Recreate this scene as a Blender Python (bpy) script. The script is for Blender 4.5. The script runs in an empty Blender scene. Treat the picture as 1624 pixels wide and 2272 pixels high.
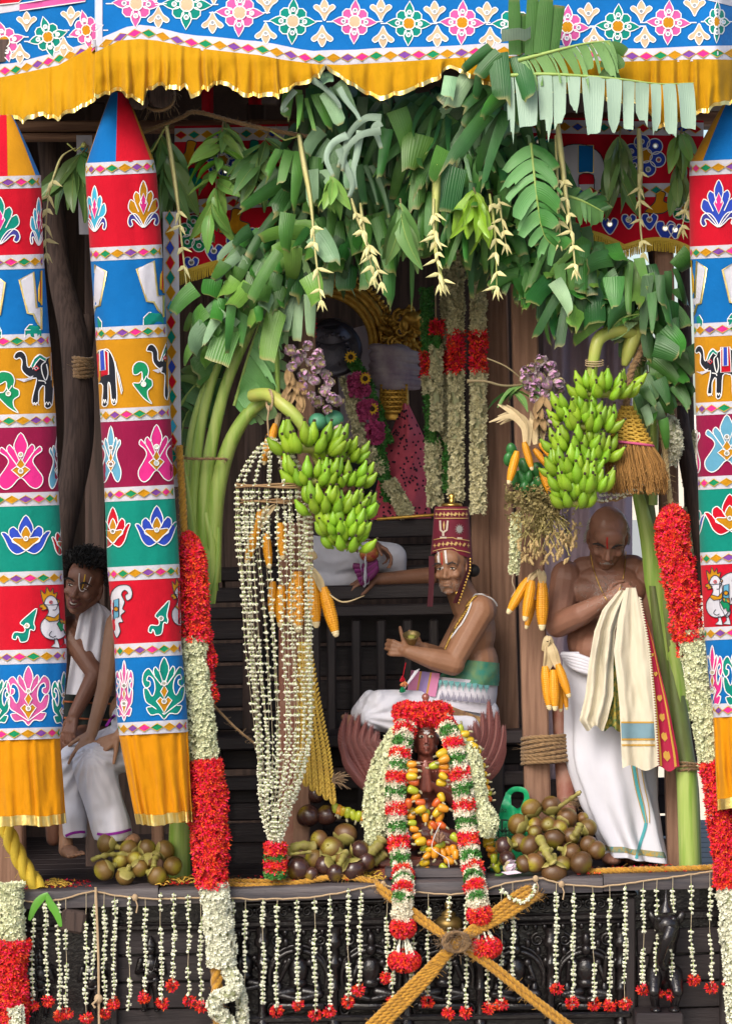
import bpy,bmesh,math,random
import numpy as np
from mathutils import Vector,Matrix,Quaternion,noise
from mathutils.geometry import delaunay_2d_cdt
from mathutils.bvhtree import BVHTree
random.seed(7)
rnd = random.Random(11)
SC = bpy.context.scene
COL = SC.collection
pi = math.pi
# ------------------------------------------------------------------ camera, sky, sun, exposure
CAM_D,SCALE,ZC = 14.0,500.0,4.8          # camera distance from the chariot's front edge (m), survey units per metre there, eye height
cam_d = bpy.data.cameras.new('camera'); cam = bpy.data.objects.new('camera',cam_d); COL.objects.link(cam)
cam.location = (0,-CAM_D,ZC); cam.rotation_euler = (pi/2,0,0)
cam_d.sensor_fit = 'VERTICAL'; cam_d.sensor_height = 24.0
cam_d.lens = 24.0*CAM_D/(2272/SCALE); cam_d.clip_end = 3000; cam_d.clip_start = 0.1
SC.camera = cam
W = bpy.data.worlds.new('World'); SC.world = W; W.use_nodes = True
wn = W.node_tree.nodes; wl = W.node_tree.links
sky = wn.new('ShaderNodeTexSky'); sky.sky_type = 'NISHITA'; sky.sun_disc = False
SUN_EL,SUN_AZ = math.radians(38),math.radians(206)     # azimuth clockwise from +Y: behind the camera, a little to its left
sky.sun_elevation = SUN_EL; sky.sun_rotation = SUN_AZ; sky.dust_density = 3.0; sky.air_density = 1.0; sky.ozone_density = 0.6
wn['Background'].inputs['Strength'].default_value = 0.15
wl.new(sky.outputs['Color'],wn['Background'].inputs['Color'])
sd = bpy.data.lights.new('sun','SUN'); sd.energy = 1.45; sd.angle = math.radians(30); sd.color = (1.0,0.96,0.90)
sun = bpy.data.objects.new('sun',sd); COL.objects.link(sun)
sdir = Vector((math.sin(SUN_AZ)*math.cos(SUN_EL),math.cos(SUN_AZ)*math.cos(SUN_EL),math.sin(SUN_EL)))
sun.rotation_euler = sdir.to_track_quat('Z','Y').to_euler(); sun.location = (-6,-16,18)
SC.view_settings.view_transform = 'Standard'; SC.view_settings.look = 'None'
SC.view_settings.exposure = 0.58; SC.view_settings.gamma = 1.0; SC.view_settings.use_curve_mapping = False
SC.cycles.max_bounces = 6; SC.cycles.diffuse_bounces = 3; SC.cycles.glossy_bounces = 2; SC.cycles.transparent_max_bounces = 4

# ------------------------------------------------------------------ helpers
def P(px,py,Y=0.0):
    """survey grid -> world: a point of the front elevation (500 units = 1 m at Y=0) carried back to depth Y"""
    f = (CAM_D+Y)/CAM_D/SCALE
    return Vector(((px-812)*f,Y,ZC+(1136-py)*f))
def U(n,Y=0.0): return n*(CAM_D+Y)/CAM_D/SCALE
def lin(c):
    c = c/255.0
    return c/12.92 if c <= 0.04045 else ((c+0.055)/1.055)**2.4
def rgb(r,g,b,k=1.0): return (lin(r)*k,lin(g)*k,lin(b)*k)
def lerp(a,b,t): return a+(b-a)*t
def interp(tab,x):
    if x <= tab[0][0]: return tab[0][1]
    for (x0,y0),(x1,y1) in zip(tab,tab[1:]):
        if x <= x1: return y0+(y1-y0)*(x-x0)/(x1-x0)
    return tab[-1][1]
def nz(x,y=0.0,z=0.0): return noise.noise(Vector((x,y,z)))
def spline(pts,n=8,closed=False):
    """Catmull-Rom through points (any dimension)"""
    pts = [Vector(p) for p in pts]; out = []; N = len(pts)
    segs = N if closed else N-1
    for i in range(segs):
        if closed: p0,p1,p2,p3 = pts[(i-1) % N],pts[i],pts[(i+1) % N],pts[(i+2) % N]
        else: p0,p1,p2,p3 = pts[max(i-1,0)],pts[i],pts[i+1],pts[min(i+2,N-1)]
        for k in range(n):
            t = k/n
            out.append(0.5*((2*p1)+(p2-p0)*t+(2*p0-5*p1+4*p2-p3)*t*t+(3*p1-p0-3*p2+p3)*t*t*t))
    if not closed: out.append(pts[-1].copy())
    return out
def frames(path):
    """tangent / normal / binormal along a path by parallel transport"""
    T = []
    for i in range(len(path)):
        a = path[max(i-1,0)]; b = path[min(i+1,len(path)-1)]
        d = b-a
        T.append(d.normalized() if d.length > 1e-9 else (T[-1] if T else Vector((0,0,1))))
    n = Vector((0,-1,0)) if abs(T[0].y) < .9 else Vector((1,0,0))
    n = (n-T[0]*n.dot(T[0])).normalized(); F = []
    for i,t in enumerate(T):
        n = n-t*n.dot(t)
        n = n.normalized() if n.length > 1e-6 else t.orthogonal().normalized()
        F.append((t,n,t.cross(n)))
    return F
ORG = {}
class MB:
    """collects geometry (world coordinates) and links it as ONE mesh object"""
    def __init__(s): s.v = []; s.f = []; s.m = []; s.uv = {}
    def grid(s,rows,m=0,closed=False,uv=True,flip=False):
        b = len(s.v); nr = len(rows); nc = len(rows[0])
        for i,r in enumerate(rows):
            for j,p in enumerate(r):
                if uv: s.uv[len(s.v)] = (j/max(nc-1,1),i/max(nr-1,1))
                s.v.append(tuple(p))
        for i in range(nr-1):
            for j in range(nc if closed else nc-1):
                k = (j+1) % nc
                q = (b+i*nc+j,b+i*nc+k,b+(i+1)*nc+k,b+(i+1)*nc+j)
                s.f.append(q[::-1] if flip else q); s.m.append(m)
        return b
    def fan(s,ring,m=0,flip=False):
        b = len(s.v); s.v.extend(tuple(p) for p in ring)
        idx = tuple(range(b,b+len(ring))); s.f.append(idx[::-1] if flip else idx); s.m.append(m)
    def tube(s,path,r,n=7,m=0,cap=True,sq=1.0,twist=0.0):
        path = [Vector(p) for p in path]; F = frames(path); rows = []; L = len(path)
        for i,(p,(t,a,b)) in enumerate(zip(path,F)):
            rr = r(i/(L-1)) if callable(r) else (r[i] if isinstance(r,(list,tuple)) else r)
            rows.append([p+(a*math.cos(2*pi*j/n+twist*i)+b*math.sin(2*pi*j/n+twist*i)*sq)*rr for j in range(n)])
        s.grid(rows,m,closed=True)
        if cap: s.fan(rows[0],m,flip=True); s.fan(rows[-1],m)
    def lathe(s,c,prof,n=16,m=0,axis=None,cap=True,sx=1.0,sy=1.0):
        """profile [(radius, height)] round axis (default +Z) from c"""
        c = Vector(c); q = Vector((0,0,1)).rotation_difference(Vector(axis).normalized()) if axis is not None else None
        rows = []
        for r,h in prof:
            ring = []
            for j in range(n):
                a = 2*pi*j/n; p = Vector((r*math.cos(a)*sx,r*math.sin(a)*sy,h))
                if q: p = q @ p
                ring.append(c+p)
            rows.append(ring)
        s.grid(rows,m,closed=True)
        if cap: s.fan(rows[0],m,flip=True); s.fan(rows[-1],m)
    def ell(s,c,r,R=None,nu=12,nv=8,m=0):
        c = Vector(c); rows = []
        if isinstance(r,(int,float)): r = (r,r,r)
        for i in range(nv+1):
            ph = pi*(i/nv)-pi/2; ring = []
            for j in range(nu):
                a = 2*pi*j/nu
                cp = max(math.cos(ph),.02)
                p = Vector((r[0]*cp*math.cos(a),r[1]*cp*math.sin(a),r[2]*math.sin(ph)))
                if R is not None: p = R @ p
                ring.append(c+p)
            rows.append(ring)
        s.grid(rows,m,closed=True); s.fan(rows[0],m,flip=True); s.fan(rows[-1],m)
    def cap(s,a,b,ra,rb,n=12,m=0):
        """tapered capsule from a to b"""
        a = Vector(a); b = Vector(b); d = b-a; L = d.length
        if L < 1e-6: return s.ell(a,ra,m=m)
        t = d/L; u = t.orthogonal().normalized(); w = t.cross(u); rows = []
        prof = [(ra*math.cos(x),-ra*math.sin(x)) for x in (1.5,1.1,.7,.35)]+[(ra,0),(rb,L)]+[(rb*math.cos(x),L+rb*math.sin(x)) for x in (.35,.7,1.1,1.5)]
        for r,h in prof:
            rows.append([a+t*h+(u*math.cos(2*pi*j/n)+w*math.sin(2*pi*j/n))*r for j in range(n)])
        s.grid(rows,m,closed=True); s.fan(rows[0],m,flip=True); s.fan(rows[-1],m)
    def box(s,c,h,R=None,m=0,bev=0.0):
        """box centred at c with half sizes h, chamfered vertical edges when bev>0"""
        c = Vector(c); b = len(s.v)
        if bev <= 0:
            for x in (-1,1):
                for y in (-1,1):
                    for z in (-1,1):
                        p = Vector((x*h[0],y*h[1],z*h[2]))
                        s.uv[len(s.v)] = (x*h[0],z*h[2])
                        s.v.append(tuple(c+(R @ p if R is not None else p)))
            for q in ((0,1,3,2),(4,6,7,5),(0,4,5,1),(2,3,7,6),(0,2,6,4),(1,5,7,3)):
                s.f.append(tuple(b+i for i in q)); s.m.append(m)
            return
        rows = []
        for z,ins in ((-h[2],bev),(-h[2]+bev,0),(h[2]-bev,0),(h[2],bev)):
            hx,hy = h[0]-ins,h[1]-ins; e = bev if ins == 0 else bev*.6
            ring = [(-hx+e,-hy),(hx-e,-hy),(hx,-hy+e),(hx,hy-e),(hx-e,hy),(-hx+e,hy),(-hx,hy-e),(-hx,-hy+e)]
            rows.append([c+(R @ Vector((x,y,z)) if R is not None else Vector((x,y,z))) for x,y in ring])
        s.grid(rows,m,closed=True); s.fan(rows[0],m,flip=True); s.fan(rows[-1],m)
    def beam(s,a,b,w,d,m=0,bev=0.008,up=(0,-1,0)):
        """squared timber from a to b, w across, d along 'up'"""
        a = Vector(a); b = Vector(b); t = b-a; L = t.length; t.normalize()
        y = Vector(up); y = (y-t*y.dot(t)).normalized(); x = y.cross(t)
        R = Matrix((x,y,t)).transposed()
        s.box((a+b)/2,(w/2,d/2,L/2),R,m,bev)
    def poly(s,pts2,fn,m=0,step=None,lift=0.0):
        """fill a 2-D outline and carry it onto a surface fn(x, y, lift)"""
        pts2 = [Vector((p[0],p[1])) for p in pts2]
        xs = [p.x for p in pts2]; ys = [p.y for p in pts2]
        vs = list(pts2); ed = [(i,(i+1) % len(pts2)) for i in range(len(pts2))]
        if step:
            x = min(xs)+step*.5
            while x < max(xs):
                y = min(ys)+step*.5
                while y < max(ys):
                    vs.append(Vector((x+rnd.uniform(-.1,.1)*step,y+rnd.uniform(-.1,.1)*step))); y += step
                x += step
        try: V,E,F,*_ = delaunay_2d_cdt(vs,ed,[tuple(range(len(pts2)))],1,1e-4)
        except Exception: return
        b = len(s.v)
        for p in V: s.uv[len(s.v)] = (p.x*.01,p.y*.01); s.v.append(tuple(fn(p.x,p.y,lift)))
        for q in F:
            s.f.append(tuple(b+i for i in q)); s.m.append(m)
    def ribbon(s,pts2,w,fn,m=0,lift=0.0,closed=True):
        """flat cord of width w along a 2-D line carried onto a surface"""
        pts2 = [Vector((p[0],p[1])) for p in pts2]; n = len(pts2); A = []; B = []; C = []
        for i,p in enumerate(pts2):
            a = pts2[(i-1) % n] if closed else pts2[max(i-1,0)]; c = pts2[(i+1) % n] if closed else pts2[min(i+1,n-1)]
            t = c-a
            if t.length < 1e-6: t = Vector((1,0))
            t.normalize(); q = Vector((-t.y,t.x))*w*.5
            A.append(fn(p.x+q.x,p.y+q.y,lift)); C.append(fn(p.x,p.y,lift+.0015)); B.append(fn(p.x-q.x,p.y-q.y,lift))
        if closed: A.append(A[0]); B.append(B[0]); C.append(C[0])
        s.grid([A,C,B],m)
    def mesh(s,name,mats,origin,smooth=True):
        me = bpy.data.meshes.new(name)
        o = Vector(origin)
        V = np.array(s.v,dtype=np.float64)-np.array(o[:]) if s.v else np.zeros((0,3))
        me.from_pydata(V.tolist(),[],s.f)
        for m in (mats if isinstance(mats,(list,tuple)) else [mats]): me.materials.append(m)
        if len(s.m) and max(s.m) > 0: me.polygons.foreach_set('material_index',s.m)
        if smooth: me.polygons.foreach_set('use_smooth',[True]*len(me.polygons))
        if s.uv:
            uvl = me.uv_layers.new(name='UVMap'); li = np.zeros(len(me.loops),dtype=np.int32); me.loops.foreach_get('vertex_index',li)
            arr = np.zeros((len(s.v),2),dtype=np.float32)
            for k,t in s.uv.items(): arr[k] = t
            uvl.data.foreach_set('uv',arr[li].ravel())
        me.validate(); me.update()
        return me
    def build(s,name,mats,parent=None,smooth=True,label=None,cat=None,group=None,kind=None,origin=None,angle=None):
        if origin is None:
            if s.v:
                A = np.array(s.v); lo = A.min(0); hi = A.max(0); origin = Vector(((lo+hi)/2).tolist())
                if parent is None: origin.z = lo[2]
            else: origin = Vector((0,0,0))
        me = s.mesh(name,mats,origin,smooth)
        if angle is not None: me.set_sharp_from_angle(angle=math.radians(angle))
        o = bpy.data.objects.new(name,me); COL.objects.link(o)
        place(o,Vector(origin),parent); tag(o,label,cat,group,kind)
        return o
def place(o,org,parent):
    ORG[o.name] = Vector(org)
    if parent is not None:
        o.parent = parent; o.location = Vector(org)-ORG[parent.name]
    else: o.location = org
def tag(o,label=None,cat=None,group=None,kind=None):
    if label: o['label'] = label
    if cat: o['category'] = cat
    if group: o['group'] = group
    if kind: o['kind'] = kind
    return o
def thing(name,label,cat,loc,group=None):
    o = bpy.data.objects.new(name,None); COL.objects.link(o); o.empty_display_size = .05
    place(o,Vector(loc),None); return tag(o,label,cat,group)
def inst(name,me,mw,parent=None,label=None,cat=None,group=None):
    """one more object on a shared mesh, placed by its world matrix"""
    o = bpy.data.objects.new(name,me); COL.objects.link(o)
    org = mw.to_translation(); ORG[o.name] = org
    if parent is not None:
        o.parent = parent; m = mw.copy(); m.translation = org-ORG[parent.name]; o.matrix_local = m
    else: o.matrix_world = mw
    return tag(o,label,cat,group)
def rot_to(d,roll=0.0):
    """rotation matrix whose Z looks along d"""
    q = Vector(d).normalized().to_track_quat('Z','Y')
    return (q @ Quaternion((0,0,1),roll)).to_matrix()
def xf(loc,R=None,s=1.0):
    m = (R.to_4x4() if R is not None else Matrix.Identity(4))
    sc = Matrix.Diagonal((s,s,s,1)) if isinstance(s,(int,float)) else Matrix.Diagonal((s[0],s[1],s[2],1))
    return Matrix.Translation(loc) @ m @ sc

# ------------------------------------------------------------------ materials
MATS = {}
def M(name,col,rough=.6,col2=None,ns=8.0,amt=.5,bump=0.0,bs=60.0,stretch=None,island=0.0,objvar=0.0,metal=0.0,spec=.4,back=None,
      sss=0.0,uvx=None,uvmix=None,weave=0.0,coat=0.0,hue=0.0,sheen=0.0,grain=None,tr=0.0):
    """one procedural material. col/col2: linear base colours mixed by noise; island / objvar: brightness spread per flower or per piece;
    back: colour of the reverse side; uvx=(freq,depth): fine ribs along u; uvmix=(lo,hi,col): colour towards the far end of v;
    weave: cloth weave relief; grain=(scale,colour): stretched wood grain"""
    if name in MATS: return MATS[name]
    m = bpy.data.materials.new(name); m.use_nodes = True; nt = m.node_tree; N = nt.nodes; L = nt.links
    bs_ = N['Principled BSDF']
    def val(v):
        n = N.new('ShaderNodeValue'); n.outputs[0].default_value = v; return n.outputs[0]
    def math_(op,a,b=None):
        n = N.new('ShaderNodeMath'); n.operation = op
        for i,x in enumerate((a,b)):
            if x is None: continue
            if isinstance(x,(int,float)): n.inputs[i].default_value = x
            else: L.new(x,n.inputs[i])
        return n.outputs[0]
    def mix(f,a,b,mode='MIX'):
        n = N.new('ShaderNodeMix'); n.data_type = 'RGBA'; n.blend_type = mode
        for sk,x in ((n.inputs[0],f),(n.inputs[6],a),(n.inputs[7],b)):
            if isinstance(x,(int,float)): sk.default_value = x
            elif isinstance(x,tuple): sk.default_value = (*x[:3],1)
            else: L.new(x,sk)
        return n.outputs[2]
    tc = N.new('ShaderNodeTexCoord')
    co = tc.outputs['Object']
    if stretch:
        mp = N.new('ShaderNodeMapping'); mp.inputs['Scale'].default_value = stretch; L.new(co,mp.inputs[0]); co = mp.outputs[0]
    def ntex(scale,det=4.0,r=.6):
        n = N.new('ShaderNodeTexNoise'); n.inputs['Scale'].default_value = scale; n.inputs['Detail'].default_value = det; n.inputs['Roughness'].default_value = r
        L.new(co,n.inputs['Vector']); return n.outputs['Fac']
    c = tuple(col); bumps = []
    if col2 is not None:
        rmp = N.new('ShaderNodeMapRange'); L.new(ntex(ns),rmp.inputs[0])
        rmp.inputs[1].default_value = .5-.35*(1-amt)-.05; rmp.inputs[2].default_value = .5+.35*(1-amt)+.05
        c = mix(rmp.outputs[0],c,tuple(col2))
    if grain:
        w = N.new('ShaderNodeTexNoise'); w.inputs['Scale'].default_value = grain[0]; w.inputs['Detail'].default_value = 5
        mp = N.new('ShaderNodeMapping'); mp.inputs['Scale'].default_value = grain[2] if len(grain) > 2 else (6,6,.35)
        L.new(tc.outputs['Object'],mp.inputs[0]); L.new(mp.outputs[0],w.inputs['Vector'])
        r2 = N.new('ShaderNodeMapRange'); r2.inputs[1].default_value = .42; r2.inputs[2].default_value = .62; L.new(w.outputs['Fac'],r2.inputs[0])
        c = mix(r2.outputs[0],c,tuple(grain[1])); bumps.append((w.outputs['Fac'],.25,.004))
    if uvx or uvmix:
        sx = N.new('ShaderNodeSeparateXYZ'); L.new(tc.outputs['UV'],sx.inputs[0])
    if uvmix:
        r3 = N.new('ShaderNodeMapRange'); r3.inputs[1].default_value = uvmix[0]; r3.inputs[2].default_value = uvmix[1]; r3.interpolation_type = 'SMOOTHSTEP'
        L.new(sx.outputs['Y'],r3.inputs[0]); c = mix(r3.outputs[0],c,tuple(uvmix[2]))
    if uvx:
        sn = math_('SINE',math_('MULTIPLY',sx.outputs['X'],uvx[0]*2*pi)); h = math_('MULTIPLY',math_('ADD',sn,1.0),.5)
        bumps.append((h,uvx[1],.003))
        c = mix(math_('MULTIPLY',h,.12),c,tuple(x*1.3 for x in col))
    if back is not None:
        ge = N.new('ShaderNodeNewGeometry'); bk = tuple(back)
        c = mix(ge.outputs['Backfacing'],c,bk)
    if island or objvar or hue:
        hs = N.new('ShaderNodeHueSaturation'); hs.inputs['Color'].default_value = (*col[:3],1)
        if isinstance(c,tuple): hs.inputs['Color'].default_value = (*c[:3],1)
        else: L.new(c,hs.inputs['Color'])
        if objvar: oi = N.new('ShaderNodeObjectInfo'); rv = oi.outputs['Random']; k = objvar
        else: ge2 = N.new('ShaderNodeNewGeometry'); rv = ge2.outputs['Random Per Island']; k = island
        v = math_('ADD',math_('MULTIPLY',rv,2*k),1-k); L.new(v,hs.inputs['Value'])
        if hue:
            r5 = math_('FRACT',math_('MULTIPLY',rv,7.31)); L.new(math_('ADD',math_('MULTIPLY',r5,2*hue),.5-hue),hs.inputs['Hue'])
        c = hs.outputs[0]
    if isinstance(c,tuple): bs_.inputs['Base Color'].default_value = (*c[:3],1)
    else: L.new(c,bs_.inputs['Base Color'])
    bs_.inputs['Roughness'].default_value = rough; bs_.inputs['Metallic'].default_value = metal
    bs_.inputs['Specular IOR Level'].default_value = spec
    if coat: bs_.inputs['Coat Weight'].default_value = coat; bs_.inputs['Coat Roughness'].default_value = .15
    if sss: bs_.inputs['Subsurface Weight'].default_value = sss; bs_.inputs['Subsurface Radius'].default_value = (.012,.005,.003); bs_.inputs['Subsurface Scale'].default_value = .6
    if sheen: bs_.inputs['Sheen Weight'].default_value = sheen
    if tr: bs_.inputs['Transmission Weight'].default_value = tr
    if bump: bumps.append((ntex(bs),bump,.004))
    if weave:
        wv = N.new('ShaderNodeTexWave'); wv.inputs['Scale'].default_value = 130; wv.inputs['Distortion'].default_value = 1.5; L.new(co,wv.inputs['Vector'])
        bumps.append((wv.outputs['Fac'],weave*.4,.0015)); bumps.append((ntex(14,3),weave,.006))
    prev = None
    for h,st,d in bumps:
        b = N.new('ShaderNodeBump'); b.inputs['Strength'].default_value = st; b.inputs['Distance'].default_value = d; L.new(h,b.inputs['Height'])
        if prev is not None: L.new(prev,b.inputs['Normal'])
        prev = b.outputs[0]
    if prev is not None: L.new(prev,bs_.inputs['Normal'])
    MATS[name] = m
    return m
def cloth(name,c,c2=None,**k): return M(name,c,rough=.88,spec=.12,weave=.85,sheen=.06,col2=c2 or tuple(x*.74 for x in c),ns=4,amt=.15,**k)
C_RED = cloth('red_cotton',(.55,.006,.022)); C_BLUE = cloth('blue_cotton',(.004,.145,.44)); C_OCHRE = cloth('ochre_cotton',(.54,.24,.008))
C_MAROON = cloth('maroon_cotton',(.27,.008,.055)); C_TEAL = cloth('teal_cotton',(.004,.235,.175)); C_WHITE = cloth('white_cotton',(.60,.59,.65))
C_PINK = cloth('pink_cotton',(.72,.03,.24)); C_CYAN = cloth('cyan_cotton',(.05,.42,.62)); C_VIOLET = cloth('violet_cotton',(.05,.05,.28))
C_PURPLE = cloth('purple_cotton',(.20,.06,.33)); C_ROYAL = cloth('royal_blue_cotton',(.03,.07,.48)); C_SKY = cloth('light_blue_cotton',(.12,.36,.52))
C_BLACK = cloth('charcoal_cotton',(.018,.02,.03)); C_GREEN = cloth('green_cotton',(.008,.25,.10)); C_ROSE = cloth('rose_cotton',(.62,.10,.32))
C_BEIGE = cloth('beige_cotton',(.62,.45,.28)); C_YELLOW = cloth('mustard_cotton',(.56,.285,.005)); C_ORANGE = cloth('saffron_cotton',(.64,.255,.003))
C_CORD = M('white_piping',(.70,.70,.70),rough=.7); C_GCORD = M('ochre_piping',(.58,.34,.02),rough=.6); C_KCORD = M('black_piping',(.02,.02,.03),rough=.7)
C_GOLD = M('gold_foil',(.78,.55,.14),rough=.28,metal=.85,bump=.5,bs=45,col2=(.85,.7,.3),ns=30)
C_MIRROR = M('mirror_sequin',(.80,.78,.66),rough=.12,metal=.9)
# ------------------------------------------------------------------ setting: ground, far building, the wooden chariot
M_BLACK = M('black_painted_wood',(.016,.012,.014),rough=.5,col2=(.036,.027,.028),ns=7,bump=.6,bs=30,stretch=(.35,1,3),spec=.35)
M_BLACKV = M('black_painted_wood_upright',(.016,.013,.014),rough=.5,col2=(.04,.03,.03),ns=7,bump=.6,bs=30,stretch=(3,1,.35),spec=.35)
M_CARVE = M('wet_black_carving',(.006,.005,.006),rough=.2,col2=(.016,.012,.012),ns=16,bump=.9,bs=46,coat=.15,spec=.45)
M_WORN = M('worn_black_plank',(.03,.028,.036),rough=.5,col2=(.11,.09,.09),ns=9,amt=.55,bump=.6,bs=30,stretch=(.25,1,3),spec=.5)
M_TIMBER = M('bare_timber',(.28,.158,.10),rough=.8,grain=(9,(.175,.092,.057)),bump=.35,bs=90,col2=(.22,.12,.078),ns=3)
M_TIMBERH = M('bare_timber_level',(.26,.145,.085),rough=.75,grain=(9,(.15,.075,.045),(.35,6,6)),bump=.3,bs=90)
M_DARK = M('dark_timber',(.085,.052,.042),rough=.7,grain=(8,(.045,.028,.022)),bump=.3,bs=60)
M_BARK = M('rough_log',(.062,.040,.033),rough=.9,grain=(14,(.032,.02,.017)),bump=.8,bs=26,stretch=(1,1,.3))
M_REDLOG = M('red_brown_log',(.20,.055,.035),rough=.55,col2=(.30,.17,.12),ns=11,amt=.5,bump=.5,bs=30)
M_COIR = M('coir_rope',(.30,.185,.085),rough=.9,col2=(.20,.115,.05),ns=60,bump=.8,bs=160,sheen=.2)
M_YROPE = M('yellow_coir_rope',(.56,.29,.030),rough=.9,col2=(.36,.17,.02),ns=55,bump=.9,bs=170,sheen=.2)
M_TWINE = M('jute_twine',(.42,.30,.18),rough=.9,bump=.5,bs=200)
def E(px): return 1968-.026*(px-350)
def zE(xw):
    px = xw*SCALE+812; return P(px,E(px),0).z
def FL(px,Y,dz=0.0):
    p = P(px,0,Y); return Vector((p.x,Y,zE(p.x)+dz))
mb = MB(); mb.grid([[Vector((x,y,0)) for x in np.linspace(-1500,1500,9)] for y in np.linspace(-300,2500,9)],flip=True)
mb.build('ground',M('street',(.30,.27,.23),rough=.9,col2=(.24,.22,.19),ns=.6),kind='structure')
# pale house across the street
hs = thing('house','pale cream house seen as a bright sliver behind the chariot','house',Vector((9,26,0)))
mb = MB(); mb.box((9,28,2.9),(9,2,2.9)); mb.build('wall',M('cream_wall',(.72,.66,.56),rough=.9,col2=(.60,.55,.47),ns=.8),hs,smooth=False)
mb = MB(); mb.box((9,27.9,5.9),(9.3,2.3,.12)); mb.build('parapet',M('pale_plaster',(.74,.70,.64),rough=.9),hs,smooth=False)
for x in (3,6,9,12,15):
    w = MB(); w.box((x,25.97,3.9),(.6,.05,.8)); wo = w.build('window',M('grey_shutter',(.30,.33,.35),rough=.5),hs,smooth=False)
    w = MB(); w.box((x,25.93,3.02),(.75,.12,.06)); w.build('sill',MATS['pale_plaster'],wo,smooth=False)

ch = thing('temple_chariot','tall carved black wooden temple chariot with bare timber posts and a ledge','chariot',Vector((0,1.2,0)))
def beam(name,a,b,w,d,mat,bev=.008,**k):
    mb = MB(); mb.beam(a,b,w,d,0,bev,k.pop('up',(0,-1,0))); return mb.build(name,mat,k.pop('parent',ch),smooth=False,**k)
# ledge planks along the front, each a little proud or low
for x0,x1,dz,t in [(-120,48,-.012,.085),(48,352,.006,.085),(354,868,-.006,.066),(870,1335,0,.07),(1337,1760,.004,.07)]:
    n = max(4,int((x1-x0)/40)); rows = []
    for s_ in range(n+1):
        px = lerp(x0,x1,s_/n); p = FL(px,0,dz); j = .004*nz(px*.02,3); k = .003*nz(px*.035,9)
        rows.append([Vector((p.x,-.03+j,p.z-t+k)),Vector((p.x,-.036+j,p.z-t*.5)),Vector((p.x,-.03+j,p.z-.008+k)),Vector((p.x,-.018,p.z+k)),Vector((p.x,.20,p.z)),Vector((p.x,.20,p.z-t))])
    mb = MB(); mb.grid(rows,closed=True); mb.fan(rows[0],flip=True); mb.fan(rows[-1]); mb.build('ledge_plank',M_WORN,ch,angle=35)
for i in range(10):                                              # deck boards behind the ledge
    y0 = .205+i*.22; a,b = FL(-120,y0+.108,-.03),FL(1740,y0+.108,-.03)
    mb = MB(); mb.beam(a,b,.05,.214,0,.006,up=(0,1,0)); mb.build('deck_board',M_BLACK,ch,smooth=False)
mb = MB(); mb.box((.1,1.25,1.45),(2.1,1.13,1.45)); mb.build('lower_body',M_BLACK,ch,smooth=False)
# carved front below the ledge
cv = MB()
def backboard(x0,x1,y0,y1,Y,mat=M_CARVE):
    mb = MB(); mb.grid([[P(x,y,Y+.006*nz(x*.03,y*.03,2)) for x in np.linspace(x0,x1,40)] for y in np.linspace(y0,y1,14)]); return mb.build('carved_panel',mat,ch)
PANEL = backboard(540,1415,1985,2330,.10); backboard(-120,540,1985,2330,.11); backboard(1415,1760,1960,2330,.11)
for (x0,y0,x1,y1,w,d,Y) in [(470,2052,1412,2030,.030,.05,.055),(470,2066,1412,2044,.018,.03,.05),(540,2006,1412,1982,.022,.05,.04),(540,2262,1400,2250,.03,.06,.04),(1400,2034,1760,2020,.04,.05,.06),(-120,2060,470,2056,.03,.05,.07)]:
    beam('moulding',P(x0,y0,Y),P(x1,y1,Y),w,d,M_CARVE,.008)
for (x0,x1) in [(485,505),(1386,1408),(1596,1640),(246,262)]:
    beam('base_post',P((x0+x1)/2,1990,.05),P((x0+x1)/2,2330,.05),(x1-x0)/500,.06,M_BLACKV,.006)
for k,yb in enumerate((2090,2150,2210,2268)):
    beam('base_plank',P(1412,yb,.085),P(1600,yb-6,.085),.11,.03,M_BLACK,.004)
    beam('base_plank',P(262,yb,.09),P(486,yb-4,.09),.11,.03,M_BLACK,.004)
cm = MB(); cm.lathe((0,0,0),[(.030,-.235),(.030,-.21),(.022,-.205),(.024,-.19),(.017,-.17),(.019,-.08),(.026,-.07),(.019,-.06),(.018,.02),(.028,.03),(.030,.045),(.020,.06),(.020,.11),(.034,.12),(.036,.145),(.024,.16),(.03,.19),(.03,.2)],10)
colonnette = cm.mesh('colonnette',M_CARVE,(0,0,0))
for x in (582,742,904,1065,1222,1377): inst('colonnette',colonnette,xf(P(x,2158,.035)),PANEL)
def figure(mbb,c,s,seed):
    """seated deity relief: crown, head, torso, arms, folded legs"""
    rr = random.Random(seed); c = Vector(c)
    def e(x,z,rx,rz,ry=.03,y=0): mbb.ell(c+Vector((x*s,y*s,z*s)),(rx*s,ry*s,rz*s),None,10,7)
    e(0,.20,.028,.03,.03,-.02); e(0,.245,.02,.035,.02,-.01); e(0,.10,.05,.065,.035); e(0,.04,.045,.03,.035)
    for q in (-1,1):
        e(q*.055,.135,.022,.022,.02); mbb.cap(c+Vector((q*.06*s,0,.13*s)),c+Vector((q*.085*s,-.01*s,.06*s)),.015*s,.012*s,7); mbb.cap(c+Vector((q*.085*s,-.01*s,.06*s)),c+Vector((q*rr.uniform(.03,.11)*s,-.02*s,rr.uniform(.05,.17)*s)),.012*s,.012*s,7)
        mbb.cap(c+Vector((q*.03*s,-.01*s,0)),c+Vector((q*.10*s,-.02*s,-.01*s)),.026*s,.022*s,8); mbb.cap(c+Vector((q*.10*s,-.02*s,-.012*s)),c+Vector((q*.01*s,-.035*s,-.03*s)),.02*s,.014*s,8)
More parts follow.
